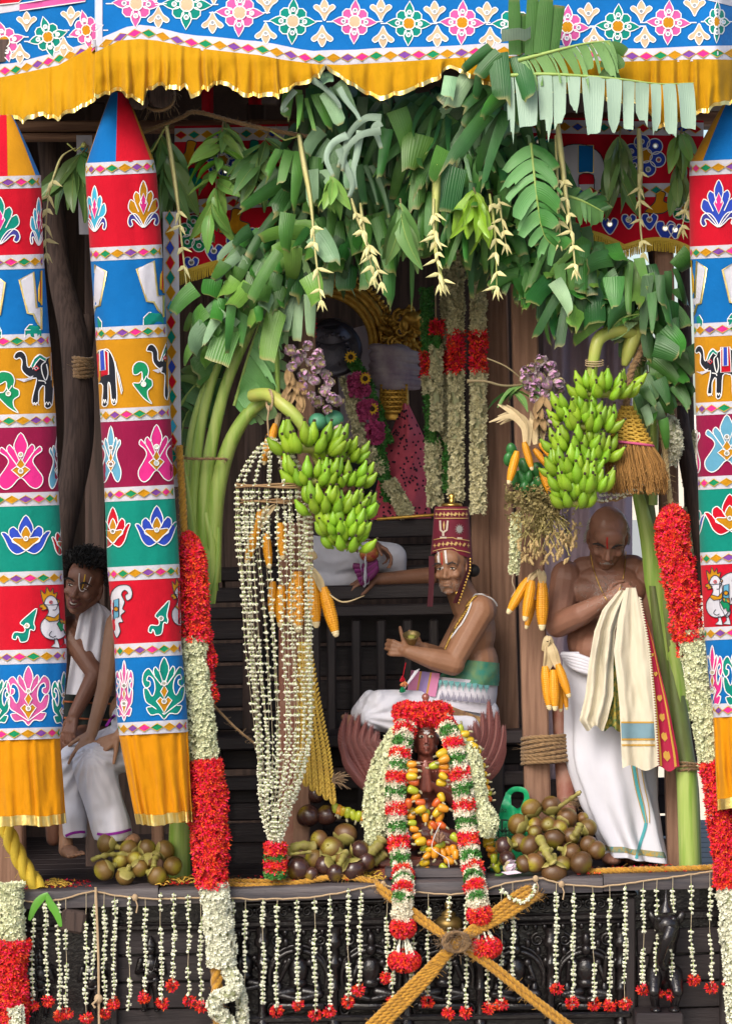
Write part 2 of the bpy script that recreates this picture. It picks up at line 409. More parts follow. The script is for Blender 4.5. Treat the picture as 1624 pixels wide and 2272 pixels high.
def scroll(mbb,c,r,turns,hand,tr):
    c = Vector(c); pts = []
    for i in range(26):
        t = i/25; a = hand*t*turns*2*pi+pi/2; q = r*(1-t*.85); pts.append(c+Vector((q*math.cos(a),-.004,q*math.sin(a))))
    mbb.tube(pts,lambda t: tr*(1-.5*t),6)
for i,(xa,xb) in enumerate([(505,582),(582,742),(742,904),(904,1065),(1065,1222),(1222,1377)]):
    mb = MB(); xc = (xa+xb)/2; w = (xb-xa)/1000-.03
    f = P(xc,2196,.07)
    if w > .08:
        pts = [P(xc,2170,.07)+Vector((w*math.cos(a),-.01,w*.95*math.sin(a))) for a in np.linspace(-.25,pi+.25,22)]
        mb.tube(pts,.013,7); mb.tube([p+Vector((0,-.004,.024)) if True else p for p in pts],.008,6)
        for a in np.linspace(.1,pi-.1,9): mb.ell(P(xc,2170,.06)+Vector(((w+.022)*math.cos(a),-.01,(w+.04)*math.sin(a))),(.014,.014,.022),None,7,5)
        figure(mb,P(xc,2200,.055),.95,i)
        for q in (-1,1): scroll(mb,P(xc+q*w*380,2085,.07),.030,1.6,q,.008); scroll(mb,P(xc+q*w*430,2240,.07),.028,1.5,-q,.008); mb.ell(P(xc+q*w*330,2200,.06),(.02,.02,.05),None,8,6)
        mb.box(P(xc,2232,.06),(w*.9,.03,.016),None,0,.005)
    else:
        figure(mb,P(xc,2180,.06),.8,i)
    mb.build('carved_figure',M_CARVE,PANEL)
mb = MB()
for i in range(33):
    x = 552+i*26; y = 2030-.026*(x-540)-4
    scroll(mb,P(x,y,.075),.021,1.4,1 if i % 2 else -1,.007); mb.ell(P(x+13,y-6,.07),(.010,.014,.016),None,7,5)
mb.build('scroll_frieze',M_CARVE,PANEL)
mb = MB()
for i in range(45):
    x = 490+i*20.5; mb.ell(P(x,2060-.023*(x-490)+12,.055),(.013,.02,.018),None,7,5)
mb.build('bead_moulding',M_CARVE,PANEL)
# standing guardian figures at the left, beast bracket at the right
def guardian(px,ytop,s):
    mb = MB(); c = P(px,ytop,.06); q = lambda x,z,y=0: c+Vector((x*s,y*s,-z*s))
    mb.ell(q(0,.06),(.045*s,.045*s,.055*s)); mb.lathe(q(0,.03),[(.05*s,0),(.052*s,.02*s),(.04*s,.04*s),(.025*s,.07*s),(.01*s,.09*s)],12); mb.ell(q(-.016,.055,-.043),(.008*s,.006*s,.006*s),None,6,5); mb.ell(q(.016,.055,-.043),(.008*s,.006*s,.006*s),None,6,5); mb.ell(q(0,.068,-.047),(.006*s,.01*s,.012*s),None,6,5)
    mb.ell(q(0,.19),(.085*s,.055*s,.075*s)); mb.ell(q(0,.27),(.065*s,.05*s,.07*s)); mb.cap(q(0,.11),q(0,.14),.03*s,.035*s)
    for k in (-1,1):
        mb.cap(q(k*.085,.15),q(k*.115,.25),.03*s,.024*s); mb.cap(q(k*.115,.25),q(k*.05,.22,-.06),.024*s,.018*s); mb.cap(q(k*.04,.32),q(k*.05,.44,-.01),.045*s,.03*s); mb.cap(q(k*.05,.44,-.01),q(k*.05,.56),.03*s,.022*s); mb.ell(q(k*.055,.57,-.03),(.025*s,.05*s,.018*s))
        mb.tube([q(k*.05,.13,-.04),q(k*.03,.22,-.06),q(0,.26,-.06)],.006*s,6)
    mb.tube([q(-.07,.31,-.03),q(0,.325,-.06),q(.07,.31,-.03)],.012*s,6)
    mb.build('guardian_figure',M_CARVE,ch)
guardian(335,2092,.52); guardian(205,2112,.50); guardian(90,2118,.48)
mb = MB(); mb.box(P(166,2040,.02),(.055,.09,.05),Matrix.Rotation(.15,3,'Y'),0,.012); mb.build('bracket_end',M_BARK,ch,smooth=False)
mb = MB(); q = lambda x,y,Y=0.0: P(x,y,Y)
mb.tube(spline([q(1462,2185,.04),q(1466,2130,.0),q(1478,2080,-.03),q(1480,2050,-.05),q(1474,2034,-.07)],5),[.05,.055,.06,.06,.06,.058,.055,.055,.055,.05,.052,.055,.056,.056,.055,.054,.053,.052,.05,.046,.03][:21],10)
mb.ell(q(1478,2050,-.08),(.06,.075,.055)); mb.tube(spline([q(1486,2062,-.15),q(1478,2085,-.17),q(1468,2110,-.14),q(1464,2135,-.10),q(1474,2150,-.08)],5),lambda t: .03*(1-.55*t),8)
for k in (-1,1):
    mb.ell(q(1478+k*16,2040,-.13),(.014,.012,.014),None,8,6); mb.ell(q(1478+k*30,2036,-.04),(.02,.02,.036),Matrix.Rotation(k*.5,3,'Y'),8,6)
    mb.cap(q(1472+k*22,2160,-.02),q(1476+k*26,2200,-.08),.04,.026); mb.cap(q(1476+k*26,2200,-.08),q(1474+k*20,2236,-.05),.024,.018); mb.ell(q(1474+k*20,2240,-.08),(.026,.05,.018))
mb.lathe(q(1477,2030,-.06),[(.04,0),(.03,.03),(.012,.06),(.002,.11)],9)
mb.build('beast_bracket',M_CARVE,ch)
mb = MB(); mb.box(P(1458,2262,-.05),(.105,.10,.042),None,0,.006); mb.build('bracket_pedestal',M_BLACK,ch,smooth=False)

# upper body: posts, rails, bench, walls, ceiling
beam('post',P(1058,230,1.06),P(1070,1625,1.06),.09,.10,M_TIMBER); beam('post',P(1086,230,1.0),P(1124,1622,1.0),.115,.10,M_TIMBER)
beam('post',P(1150,225,.48),P(1196,1950,.48),.118,.12,M_TIMBER); beam('post',P(1464,225,.42),P(1500,1945,.42),.085,.10,M_TIMBER)
beam('post',P(350,1600,.45),P(352,1985,.45),.055,.08,M_TIMBER); beam('post',P(20,1700,.3),P(24,1995,.3),.14,.12,M_TIMBER)
beam('post',P(688,225,.32),P(668,1945,.32),.075,.08,M_TIMBER); beam('post',P(640,1160,.42),P(640,1950,.42),.085,.09,M_REDLOG)
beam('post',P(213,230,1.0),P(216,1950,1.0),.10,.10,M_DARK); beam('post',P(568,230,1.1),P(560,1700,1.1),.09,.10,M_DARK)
for x in (462,476,490): beam('pole',P(x-14,620,1.5),P(x+8,1330,1.5),.016,.016,M_DARK,.003)
mb = MB(); mb.tube(spline([P(104,250,.8),P(118,420,.78),P(132,600,.73),P(166,760,.65),P(176,960,.6),P(150,1130,.55),P(126,1280,.5),P(110,1500,.5)],6),lambda t: .062-.01*math.sin(t*9),10); mb.tube(spline([P(196,700,.7),P(180,850,.66),P(172,960,.62)],5),.04,8); mb.build('crooked_log',M_BARK,ch)
mb = MB(); mb.tube(spline([P(1440,300,.8),P(1456,560,.74),P(1500,820,.62),P(1508,930,.55),P(1530,1060,.5),P(1552,1190,.5),P(1566,1320,.5)],6),lambda t: .045-.008*t,9); mb.build('crooked_log',M_BARK,ch)
mb = MB(); mb.tube(spline([P(1512,250,.8),P(1516,620,.75),P(1524,900,.7),P(1534,1300,.7),P(1530,1940,.7)],5),.03,8); mb.build('crooked_log',M_BARK,ch)
mb = MB(); mb.tube(spline([P(1236,1480,.55),P(1246,1640,.50),P(1256,1780,.44),P(1266,1940,.40)],6),lambda t: .036+.012*t,10); mb.build('lashed_log',M_REDLOG,ch)
# bench and back rail
beam('bench_beam',P(440,1650,.78),P(1175,1634,.78),.062,.10,M_BLACK); beam('bench_seat',P(440,1640,1.0),P(1175,1624,1.0),.045,.46,M_BLACK)
beam('bench_beam',P(440,1740,.86),P(1175,1726,.86),.07,.06,M_BLACK)
for k,y in enumerate((1686,1765,1800,1850,1900,1950)): beam('bench_board',P(440,y,.93),P(1480,y-18,.93),.095,.03,M_BLACK)
for x in (478,702,812,905,1010,1100,1400): beam('bench_leg',P(x,1664,.84),P(x,1965,.84),.075,.06,M_BLACKV)
beam('back_rail',P(440,1322,1.16),P(1075,1308,1.16),.07,.09,M_BLACK); beam('back_rail',P(440,1362,1.15),P(1075,1350,1.15),.058,.07,M_BLACK)
for x in (700,735,790,845,904,962,1012): beam('baluster',P(x,1374,1.17),P(x+2,1640,1.17),.045,.05,M_BLACKV)
for y in (1400,1450,1500,1550,1600): beam('side_board',P(440,y,1.1),P(566,y-3,1.1),.092,.05,M_BLACK)
for y in (1395,1470,1545,1615): beam('inner_board',P(566,y,1.45),P(1060,y-8,1.45),.15,.03,M_BLACK)
beam('cross_beam',P(566,1180,1.35),P(1060,1168,1.35),.09,.12,M_BLACK); beam('cross_beam',P(566,1232,1.42),P(1060,1222,1.42),.08,.08,M_BLACK); beam('cross_beam',P(440,1275,1.42),P(1060,1268,1.42),.07,.08,M_BLACK)
beam('cross_beam',P(-60,284,.6),P(700,280,.6),.05,.12,M_TIMBERH); beam('cross_beam',P(-60,306,.58),P(300,304,.58),.028,.12,M_TIMBERH); beam('cross_beam',P(1150,268,.62),P(1700,262,.62),.06,.10,M_TIMBERH)
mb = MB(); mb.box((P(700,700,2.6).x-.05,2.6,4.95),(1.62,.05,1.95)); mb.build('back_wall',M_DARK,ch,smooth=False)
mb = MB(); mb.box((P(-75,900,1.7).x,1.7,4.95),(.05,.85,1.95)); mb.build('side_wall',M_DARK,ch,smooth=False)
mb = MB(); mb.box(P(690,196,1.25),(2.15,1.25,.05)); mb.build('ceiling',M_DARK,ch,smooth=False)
for x in (60,330,600,870,1140,1410): beam('ceiling_joist',P(x,216,.05),P(x,216,2.4)+Vector((0,0,0)),.08,.07,M_DARK,up=(0,0,1))
mb = MB(); mb.tube([P(358,214,-.24),P(344,212,-.1),P(330,208,.4)],[.052,.055,.055],9); mb.build('beam_end',M_BARK,ch,smooth=True)
mb = MB(); mb.tube([P(310,222,-.24),P(305,220,.2)],[.045,.048],9); mb.build('beam_end',M_BARK,ch)
mb = MB()
for k in range(16):
    c0 = P(352,214,-.14+k*.012); mb.tube([c0+Vector((.07*math.cos(a)*(1+.1*nz(k,a)),.02*math.sin(a*2+k),.062*math.sin(a))) for a in np.linspace(0,2*pi,22)],.007,5)
for k in range(90):
    a = rnd.uniform(0,2*pi); c0 = P(352,214,rnd.uniform(-.15,.05))+Vector((.07*math.cos(a),0,.062*math.sin(a))); d = Vector((rnd.uniform(-1,1),rnd.uniform(-1,.3),rnd.uniform(-1,.4)))*.04
    mb.tube([c0,c0+d*.6,c0+d+Vector((0,0,-.015))],.0012,3,cap=False)
tag(mb.build('coir_lashing',M_COIR),'shaggy coir lashing wound round the beam end under the canopy frill','rope')
# mauve curtain behind the standing man
mb = MB(); mb.grid([[P(x,y,1.3+.03*math.sin(x*.09)+.012*math.sin(x*.23)) for x in np.linspace(1205,1402,60)] for y in np.linspace(700,1960,8)])
tag(mb.build('curtain',cloth('mauve_cloth',(.40,.31,.37))),'plain mauve curtain hanging behind the bald standing man','curtain')
for k,(x,w) in enumerate([(448,26),(552,30)]):
    mb = MB(); mb.grid([[P(xx,y,.35+.02*math.sin(xx*.2)) for xx in np.linspace(x,x+w,8)] for y in (185,252-k*20)]); tag(mb.build('cloth_strip',C_RED),['red cloth strip hanging under the roof above the rope knot','red cloth strip hanging under the roof left of the banana leaves'][k],'cloth')
# ------------------------------------------------------------------ appliqué cloth: canopy, hanging columns, inner valances
class Applique:
    """one sewn-on motif: coloured cloth pieces with piping, carried onto a cloth surface"""
    def __init__(s,fn,step=9.0,lw=2.3,cord=None): s.mb = MB(); s.slots = []; s.fn = fn; s.step = step; s.lw = lw; s.cord = cord or C_CORD
    def slot(s,m):
        if m not in s.slots: s.slots.append(m)
        return s.slots.index(m)
    def patch(s,pts,mat,lift=.003,smooth=0,cord=True,n=4):
        pts = [Vector((p[0],p[1])) for p in pts]
        if smooth or len(pts) >= 10 and len(pts) < 75: pts = spline(pts,n if smooth else 3,True)
        s.mb.poly(pts,s.fn,s.slot(mat),s.step,lift)
        if cord: s.mb.ribbon(pts,s.lw,s.fn,s.slot(s.cord if cord is True else cord),lift+.002)
    def line(s,pts,lift=.006,smooth=True,w=None,mat=None):
        pts = spline(pts,5) if smooth and len(pts) > 2 else pts
        s.mb.ribbon(pts,w or s.lw,s.fn,s.slot(mat or s.cord),lift,closed=False)
    def disc(s,c,r,mat,lift=.006,ry=None,cord=True):
        ry = ry or r
        s.patch([(c[0]+r*math.cos(a),c[1]+ry*math.sin(a)) for a in np.linspace(0,2*pi,13)[:-1]],mat,lift,cord=cord)
    def build(s,name,parent,**k): return s.mb.build(name,s.slots,parent,**k)

class Box:
    """unit motif coordinates (x -1..1, y 0..1 upward) -> a survey rectangle, with shear for slanted bands"""
    def __init__(s,x0,x1,ytop,ybot,shear=0.0): s.c = (x0+x1)/2; s.w = (x1-x0)/2; s.t = ytop; s.b = ybot; s.sh = shear
    def __call__(s,x,y):
        X = s.c+s.w*x; return (X,lerp(s.b,s.t,y)+s.sh*(X-s.c))
    def many(s,pts): return [s(*p) for p in pts]
def both(r): return r+[(-x,y) for x,y in reversed(r) if abs(x) > 1e-6]

def m_crest(a,B,c1,c2=C_PINK,c3=C_VIOLET):
    body = [(0,1),(.22,.84),(.25,.73),(.48,.78),(.62,.68),(.56,.57),(.82,.62),(.95,.5),(.9,.4),(.6,.3),(.28,.16),(0,.04)]
    a.patch(B.many(both(body)),c1)
    for s in (-1,1):
        a.line(B.many([(s*.25,.73),(s*.12,.52)])); a.line(B.many([(s*.56,.57),(s*.3,.36)]))
        a.patch(B.many([(0,.03),(s*.2,.2),(s*.5,.32),(s*.85,.3),(s*.99,.16),(s*.85,.06),(s*.68,.1),(s*.76,.19),(s*.58,.2),(s*.3,.1)]),c3,.0045,1,n=3)
    a.patch(B.many([(0,.74),(.26,.52),(0,.3),(-.26,.52)]),c2,.006)
def m_lotus(a,B,c1,c2=C_OCHRE):
    r = [(0,1),(.26,.76),(.32,.62),(.5,.71),(.68,.64),(.7,.5),(.84,.57),(1,.56),(.86,.4),(.66,.14),(.38,.01),(.1,.06),(0,.1)]
    a.patch(B.many(both(r)),c1)
    for s in (-1,1): a.line(B.many([(s*.32,.62),(s*.2,.48)])); a.line(B.many([(s*.7,.5),(s*.5,.34),(0,.1)]))
    a.patch(B.many(both([(0,.72),(.2,.52),(.14,.42),(.5,.43),(.55,.33),(.3,.25),(0,.1)])),c2,.0055)
    a.disc(B(0,.4),4.5,C_MIRROR,.008,4.5)
def m_tall(a,B,c1,c2=C_OCHRE):
    r = [(0,1),(.3,.8),(.28,.7),(.5,.79),(.64,.73),(.6,.66),(.86,.75),(.96,.67),(.66,.58),(.55,.48),(.74,.35),(1,.2),(.95,.07),(.7,0),(.4,.05),(0,.2)]
    a.patch(B.many(both(r)),c1)
    for s in (-1,1): a.line(B.many([(s*.28,.7),(s*.06,.5)])); a.line(B.many([(s*.6,.66),(s*.2,.44)]))
    a.patch(B.many(both([(0,.55),(.2,.43),(0,.35)])),c2,.0055); a.patch(B.many(both([(0,.36),(.2,.4),(.42,.34),(.22,.27),(0,.19)])),c2,.0055)
    a.disc(B(0,.61),5,C_MIRROR,.0085); a.disc(B(0,.32),5,C_MIRROR,.0085)
def m_scroll(a,B,c1,c2=C_OCHRE):
    r = [(0,1),(.2,.86),(.22,.77),(.4,.85),(.5,.79),(.45,.7),(.7,.83),(.95,.76),(1,.62),(.85,.52),(.66,.55),(.66,.62),(.8,.64),(.72,.71),(.5,.65),(.42,.5),(.55,.38),(.76,.5),(.95,.5),(.85,.3),(.55,.22),(.82,.2),(.62,.08),(.25,.09),(0,0)]
    a.patch(B.many(both(r)),c1)
    for s in (-1,1): a.line(B.many([(s*.22,.77),(s*.04,.58)])); a.line(B.many([(s*.45,.7),(s*.12,.55)])); a.line(B.many([(s*.55,.22),(0,.08)]))
    a.patch(B.many(both([(0,.55),(.17,.45),(0,.34)])),c2,.0055); a.patch(B.many(both([(0,.3),(.18,.36),(.36,.3),(.16,.2),(0,.1)])),c2,.0055)
    a.disc(B(0,.58),5,C_MIRROR,.0085); a.disc(B(0,.29),5,C_MIRROR,.0085)
def m_namam(a,B,half=0):
    u = [(-1,.87),(-.36,1),(-.22,.38),(0,.38)]; l = [(0,0),(-.22,.14),(-.36,.27),(-.62,.29)]
    R = [(-x,y) for x,y in reversed(u) if x < 0]; RL = [(-x,y) for x,y in reversed(l) if x < 0]
    a.lw *= 1.9
    if half == 0: pts = u+R+RL+l
    elif half < 0: pts = u+l
    else: pts = [(0,.38)]+R+RL+[(0,0)]
    for s in ((-1,1) if half == 0 else (half,)):
        a.patch(B.many([(0,-.13),(s*.75,-.13),(s*.75,0),(s*.55,.09),(0,.09)]),C_TEAL,.002,cord=False)
        a.line(B.many([(0,0),(s*.75,0),(s*.75,-.13)]),.004,False,2.2); a.line(B.many([(s*.75,0),(s*.55,.09),(0,.09)]),.004,False,2.2)
    a.patch(B.many(pts),C_WHITE,.005,cord=C_GOLD)
    a.patch(B.many([(0,1.02),(.1,.7),(.11,.5),(0,.42),(-.11,.5),(-.1,.7)] if half == 0 else [(0,1.02),(half*.1,.7),(half*.11,.5),(0,.42)]),C_RED,.005,cord=C_GCORD)
def m_elephant(a,B):
    """facing left; x 0..1.6 of the box's half width unit mapped from -1..1"""
    T = lambda pts: [B(x/.8-1,y) for x,y in pts]
    body = [(.0,.9),(.07,.98),(.2,.99),(.3,.9),(.33,.74),(.4,.72),(.5,.86),(.64,.93),(.8,.86),(1.0,.93),(1.25,.92),(1.45,.82),(1.55,.6),(1.56,.05),(1.36,.02),(1.32,.38),(1.2,.44),(1.0,.42),(.94,.05),(.76,.02),(.75,.38),(.62,.3),(.6,.1),(.46,.08),(.46,.2),(.56,.5),(.46,.52),(.3,.58),(.19,.68),(.2,.82),(.14,.88),(.06,.86)]
    a.patch(T(body),C_BLACK)
    a.patch(T([(.42,.74),(.5,.86),(.64,.93),(.8,.86),(.78,.8),(.64,.86),(.54,.78),(.46,.68)]),C_TEAL,.005)
    a.patch(T([(.92,.95),(1.25,.95),(1.3,.48),(.92,.48)]),C_RED,.006); a.patch(T([(1.0,.95),(1.16,.95),(1.18,.6),(1.0,.6)]),C_ROYAL,.008)
    a.patch(T([(.04,.52),(.3,.52),(.48,.57),(.44,.5),(.25,.46)]),C_WHITE,.006,cord=False)
    a.patch(T([(.46,.7),(.56,.73),(.62,.69),(.54,.65)]),C_WHITE,.006,cord=C_RED); a.disc(T([(.55,.69)])[0],2.2,C_BLACK,.008,cord=False)
    a.line(T([(.78,.8),(.68,.74),(.7,.6),(.78,.48),(.84,.6),(.8,.76)])); a.line(T([(.6,.48),(.75,.46),(.78,.42)]))
    for x in (.5,.8,1.4):
        for k in range(2): a.line(T([(x+k*.07-.03,.05),(x+k*.07,.1),(x+.05+k*.07,.05)]),.0055,True,1.6)
    a.line(T([(1.5,.72),(1.6,.5),(1.64,.25)]),.0055)
def m_rear(a,B):
    """hind half of an elephant, seen where the cloth turns away"""
    body = [(-1,.2),(-1,.9),(-.4,1),(0,.97),(.4,.75),(.5,.45),(.55,.05),(.2,.02),(.05,.35),(-.1,.38),(-.12,.02),(-.55,.0),(-.5,.35),(-.9,.38)]
    a.patch(B.many(body),C_BLACK)
    a.patch(B.many([(-1,.95),(-.4,1.0),(-.1,.95),(-.05,.55),(-1,.48)]),C_RED,.006); a.patch(B.many([(-.75,.97),(-.4,1.0),(-.3,.63),(-.7,.62)]),C_ROYAL,.008)
    a.patch(B.many([(.45,.78),(.75,.5),(.98,.25),(.92,.18),(.68,.45)]),C_BLACK,.004)
    for x in (-.45,.25):
        for k in range(2): a.line(B.many([(x+k*.14-.05,.03),(x+k*.14,.1),(x+.1+k*.14,.03)]),.0055,True,1.6)
def m_front(a,B):
    """raised trunk and head, cut off by the turn of the cloth"""
    a.patch(B.many([(-1,.9),(-.8,1),(-.4,1),(-.05,.88),(0,.72),(.2,.7),(.5,.9),(.9,1),(.9,.02),(.55,.02),(.6,.4),(.3,.46),(.2,.52),(-.2,.6),(-.45,.7),(-.5,.85),(-.7,.88)]),C_BLACK)
    a.patch(B.many([(.25,.72),(.5,.9),(.9,1),(.9,.92),(.55,.8),(.35,.68)]),C_TEAL,.005)
    a.patch(B.many([(-.5,.52),(0,.54),(.4,.58),(.35,.5),(0,.46)]),C_WHITE,.006,cord=False); a.disc(B(.6,.74),3,C_WHITE,.006,cord=C_RED)
def m_paisley(a,B,c1):
    a.patch(B.many([(.9,0),(.2,.12),(-.4,.3),(-.95,.5),(-.3,.5),(-.05,.62),(-.1,.76),(-.5,.7),(-.9,.72),(-.9,.9),(-.4,1),(.3,.95),(.6,.78),(.5,.62),(.9,.55),(.95,.42),(.7,.36),(.5,.3),(.55,.15)]),c1)
    a.line(B.many([(-.05,.66),(.1,.54),(.4,.66)])); a.disc(B(.1,.47),5,C_MIRROR,.007)
def m_comma(a,B,c1):
    a.cord = C_CORD
    a.patch(B.many([(1,1),(.4,.85),(-.35,.6),(-.1,.5),(.05,.38),(-.15,.3),(-.8,.32),(-1,.15),(-.7,.1),(-.6,.2),(-.45,.14),(-.3,.02),(.2,.05),(.35,.2),(.45,.38),(.75,.35),(.85,.45),(.75,.6)]),c1)
    a.disc(B(.2,.5),5,C_MIRROR,.007)
def m_bird(a,B,s=1):
    """white bird with an ochre crest, facing left"""
    T = lambda pts: [B(x*s,y) for x,y in pts]
    a.cord = C_KCORD; a.lw = 1.7
    a.patch(T([(-.5,.8),(-.6,.97),(-.35,.9),(-.25,1.02),(-.05,.93),(.12,1),(.15,.9),(.38,.92),(.3,.82),(.52,.78),(.35,.72),(-.3,.72)]),C_OCHRE,.003)
    a.patch(T([(-.4,.72),(-.3,.82),(-.05,.87),(.22,.84),(.42,.74),(.5,.6),(.5,.45),(.9,.38),(1,.3),(.75,.18),(.3,.14),(-.1,.15),(-.4,.2),(-.6,.3),(-.58,.42),(-.3,.52),(-.15,.6),(-.2,.66)]),C_WHITE,.005)
    a.patch(T([(-.4,.74),(-.65,.72),(-.68,.68),(-.5,.67),(-.55,.63),(-.3,.64),(-.2,.68)]),C_OCHRE,.006)
    a.patch(T([(-.38,.5),(-.1,.44),(.4,.45),(.52,.5),(.5,.58),(.2,.5),(-.25,.54)]),C_OCHRE,.007)
    a.patch(T([(.35,.4),(.6,.48),(1,.42),(1,.22),(.8,.24),(.75,.3),(.6,.27)]),C_GREEN,.007); a.patch(T([(.5,.48),(1,.46),(1,.38),(.6,.4)]),C_OCHRE,.008)
    a.disc(T([(0,.76)])[0],3.0,C_WHITE,.008,cord=C_RED); a.disc(T([(0,.76)])[0],1.3,C_BLACK,.0095,cord=False)
    a.line(T([(.42,.74),(.3,.64),(.1,.63)]),.007); a.line(T([(.05,.28),(-.1,.22),(.1,.18),(.3,.2)]),.007)
    for x in (.2,.75): a.patch(T([(x,.16),(x+.03,.08),(x-.2,.02),(x+.3,.0),(x+.28,.06),(x+.15,.16)]),C_WHITE,.004)
def m_tail(a,B):
    a.cord = C_KCORD; a.lw = 1.8
    a.patch(B.many([(-1,.8),(-.6,.95),(0,1),(.7,.98),(1,.86),(.9,.74),(.5,.7),(.35,.8),(.6,.84),(.3,.9),(.0,.82),(.3,.68),(.1,.55),(.35,.5),(-.05,.42),(.15,.3),(-.25,.28),(-.1,.12),(-.45,.0),(-.75,.15),(-1,.3)]),C_WHITE)
    a.patch(B.many([(-.7,.72),(-.25,.75),(-.25,.4),(-.75,.35)]),C_SKY,.006); a.disc(B(-.5,.55),5,C_OCHRE,.008)
def m_flower8(a,cx,cy,r,c1,centre,sx=1.0,rot=0.0):
    def T(x,y): return (cx+(x*math.cos(rot)-y*math.sin(rot))*sx*r,cy+(x*math.sin(rot)+y*math.cos(rot))*r)
    for k in range(4):
        t = k*pi/2; ca,sa = math.cos(t),math.sin(t)
        R = lambda x,y: T(x*ca-y*sa,x*sa+y*ca)
        a.patch([R(*p) for p in [(.2,0),(.34,.16),(.56,.21),(.72,.16),(1,0),(.72,-.16),(.56,-.21),(.34,-.16)]],c1,.004)
        t += pi/4; ca2,sa2 = math.cos(t),math.sin(t)
        R2 = lambda x,y: T(x*ca2-y*sa2,x*sa2+y*ca2)
        a.patch([R2(*p) for p in [(.2,0),(.34,.2),(.55,.23),(.68,.1),(.68,-.1),(.55,-.23),(.34,-.2)]],c1,.003)
        a.disc(R(.5,0),.085*r,C_MIRROR,.007,.085*r)
    a.disc(T(0,0),.27*r*sx,centre,.007,.27*r)
def m_bud(a,cx,cy,r,up=1,c=C_BEIGE,sx=1.0):
    T = lambda p: (cx+p[0]*r*sx,cy-p[1]*r*up)
    a.patch([T(p) for p in both([(0,1),(.3,.62),(.42,.35),(.75,.5),(1,.3),(.85,.05),(.5,-.2),(.25,-.55),(0,-1.0)])],c,.004)
    for s in (-1,1): a.line([T((s*.42,.35)),T((s*.2,-.1))],.006,False)
    a.disc(T((0,.0)),.2*r*sx,C_MIRROR,.007,.2*r)

DIA = [C_OCHRE,C_PURPLE,C_PINK,C_GREEN]
def diamond(fn,c,w,h,mat,parent,sh=0.0,lift=.004):
    a = Applique(fn,8.0,2.0,C_GCORD)
    a.patch([(c[0]-w,c[1]-sh*w),(c[0],c[1]-h),(c[0]+w,c[1]+sh*w),(c[0],c[1]+h)],mat,lift)
    return a.build('diamond_patch',parent)

# ---- canopy ---------------------------------------------------------------
def gather(x,y,top,bot,amp,freq,seed):
    t = min(max((y-top)/max(bot-top,1),0),1)
    ph = x*freq+4.5*nz(x*.016,seed)
    m = .25+1.7*abs(nz(x*.021,seed+4)); return -amp*(.22+.78*t)*(m*math.sin(ph+.8*t*nz(x*.02,seed+9))+.5*m*math.sin(ph*1.73+seed)+1.5*nz(x*.022,y*.01,seed)+.5*nz(x*.07,y*.03,seed))
RUF_T = [(200,120),(215,115),(240,102),(265,90),(310,86),(350,90),(425,105),(500,114),(575,122),(625,132),(700,142),(760,144),(812,141),(912,135),(1012,128),(1100,124),(1200,126),(1362,137),(1462,134),(1562,131),(1680,134)]
RUF_B = [(197,203),(220,222),(240,212),(258,206),(285,216),(322,234),(332,205),(352,190),(370,198),(392,196),(413,192),(421,217),(450,200),(480,189),(505,193),(530,207),(555,217),(600,214),(650,196),(680,187),(705,168),(722,152),(740,165),(775,188),(812,212),(842,220),(887,211),(937,192),(965,180),(1000,155),(1030,165),(1100,200),(1300,210),(1420,235),(1462,285),(1500,280),(1532,250),(1566,252),(1600,236),(1680,225)]
def canopy_Y(x,y):
    if x < 212: return -.20+.0012*(212-x)*.9-.0003*(y-100)+.004*math.sin(x*.09+y*.02)
    k = .28*max(0,(130-y)/130)
    edge = .25*max(0,(x-1590)/60)
    return -.42+k*.6+edge-.016*math.sin(x*.011+.9)-.004*math.sin(x*.06+y*.03)-.006*nz(x*.02,y*.03)
def canopy_fn(x,y,lift=0.0): return P(x,y,canopy_Y(x,y)-lift)
canopy = thing('canopy','blue cloth canopy with pink and teal flowers and a gathered yellow frill','canopy',P(812,130,-.3))
def strip_rows(x0,x1,nx,ftop,fbot,ny,fn): return [[fn(x,lerp(ftop(x),fbot(x),i/ny),0) for x in np.linspace(x0,x1,nx)] for i in range(ny+1)]
STRIP = [(216,106),(232,98),(260,86),(280,77),(310,72),(340,75),(370,83),(403,91),(438,96),(470,98),(507,102),(540,106),(570,108),(603,113),(633,119),(665,126),(695,130),(730,128),(762,128),(795,127),(830,124),(890,122),(950,121),(1010,118),(1100,112),(1250,118),(1370,124),(1430,125),(1490,122),(1550,119),(1680,117)]
st = lambda x: interp(STRIP,x)
mb = MB(); mb.grid(strip_rows(213,1680,150,lambda x: -14,lambda x: st(x)-16,10,canopy_fn)); mb.build('cloth_panel',C_BLUE,canopy,label='blue front cloth panel')
mb = MB(); mb.grid(strip_rows(213,1680,150,lambda x: st(x)-17,lambda x: interp(RUF_T,x)+4,3,lambda x,y,l: canopy_fn(x,y,.003))); mb.build('border_strip',C_WHITE,canopy)
mb = MB(); mb.grid(strip_rows(212,228,3,lambda x: -14,lambda x: st(x)+8,8,lambda x,y,l: canopy_fn(max(x,213),y,.006))); mb.build('edge_binding',C_WHITE,canopy)
mb = MB(); mb.grid(strip_rows(1180,1680,40,lambda x: -18,lambda x: -2 if x < 1560 else -2+(x-1560)*.25,2,lambda x,y,l: canopy_fn(x,y,.004))); mb.build('border_strip',C_WHITE,canopy)
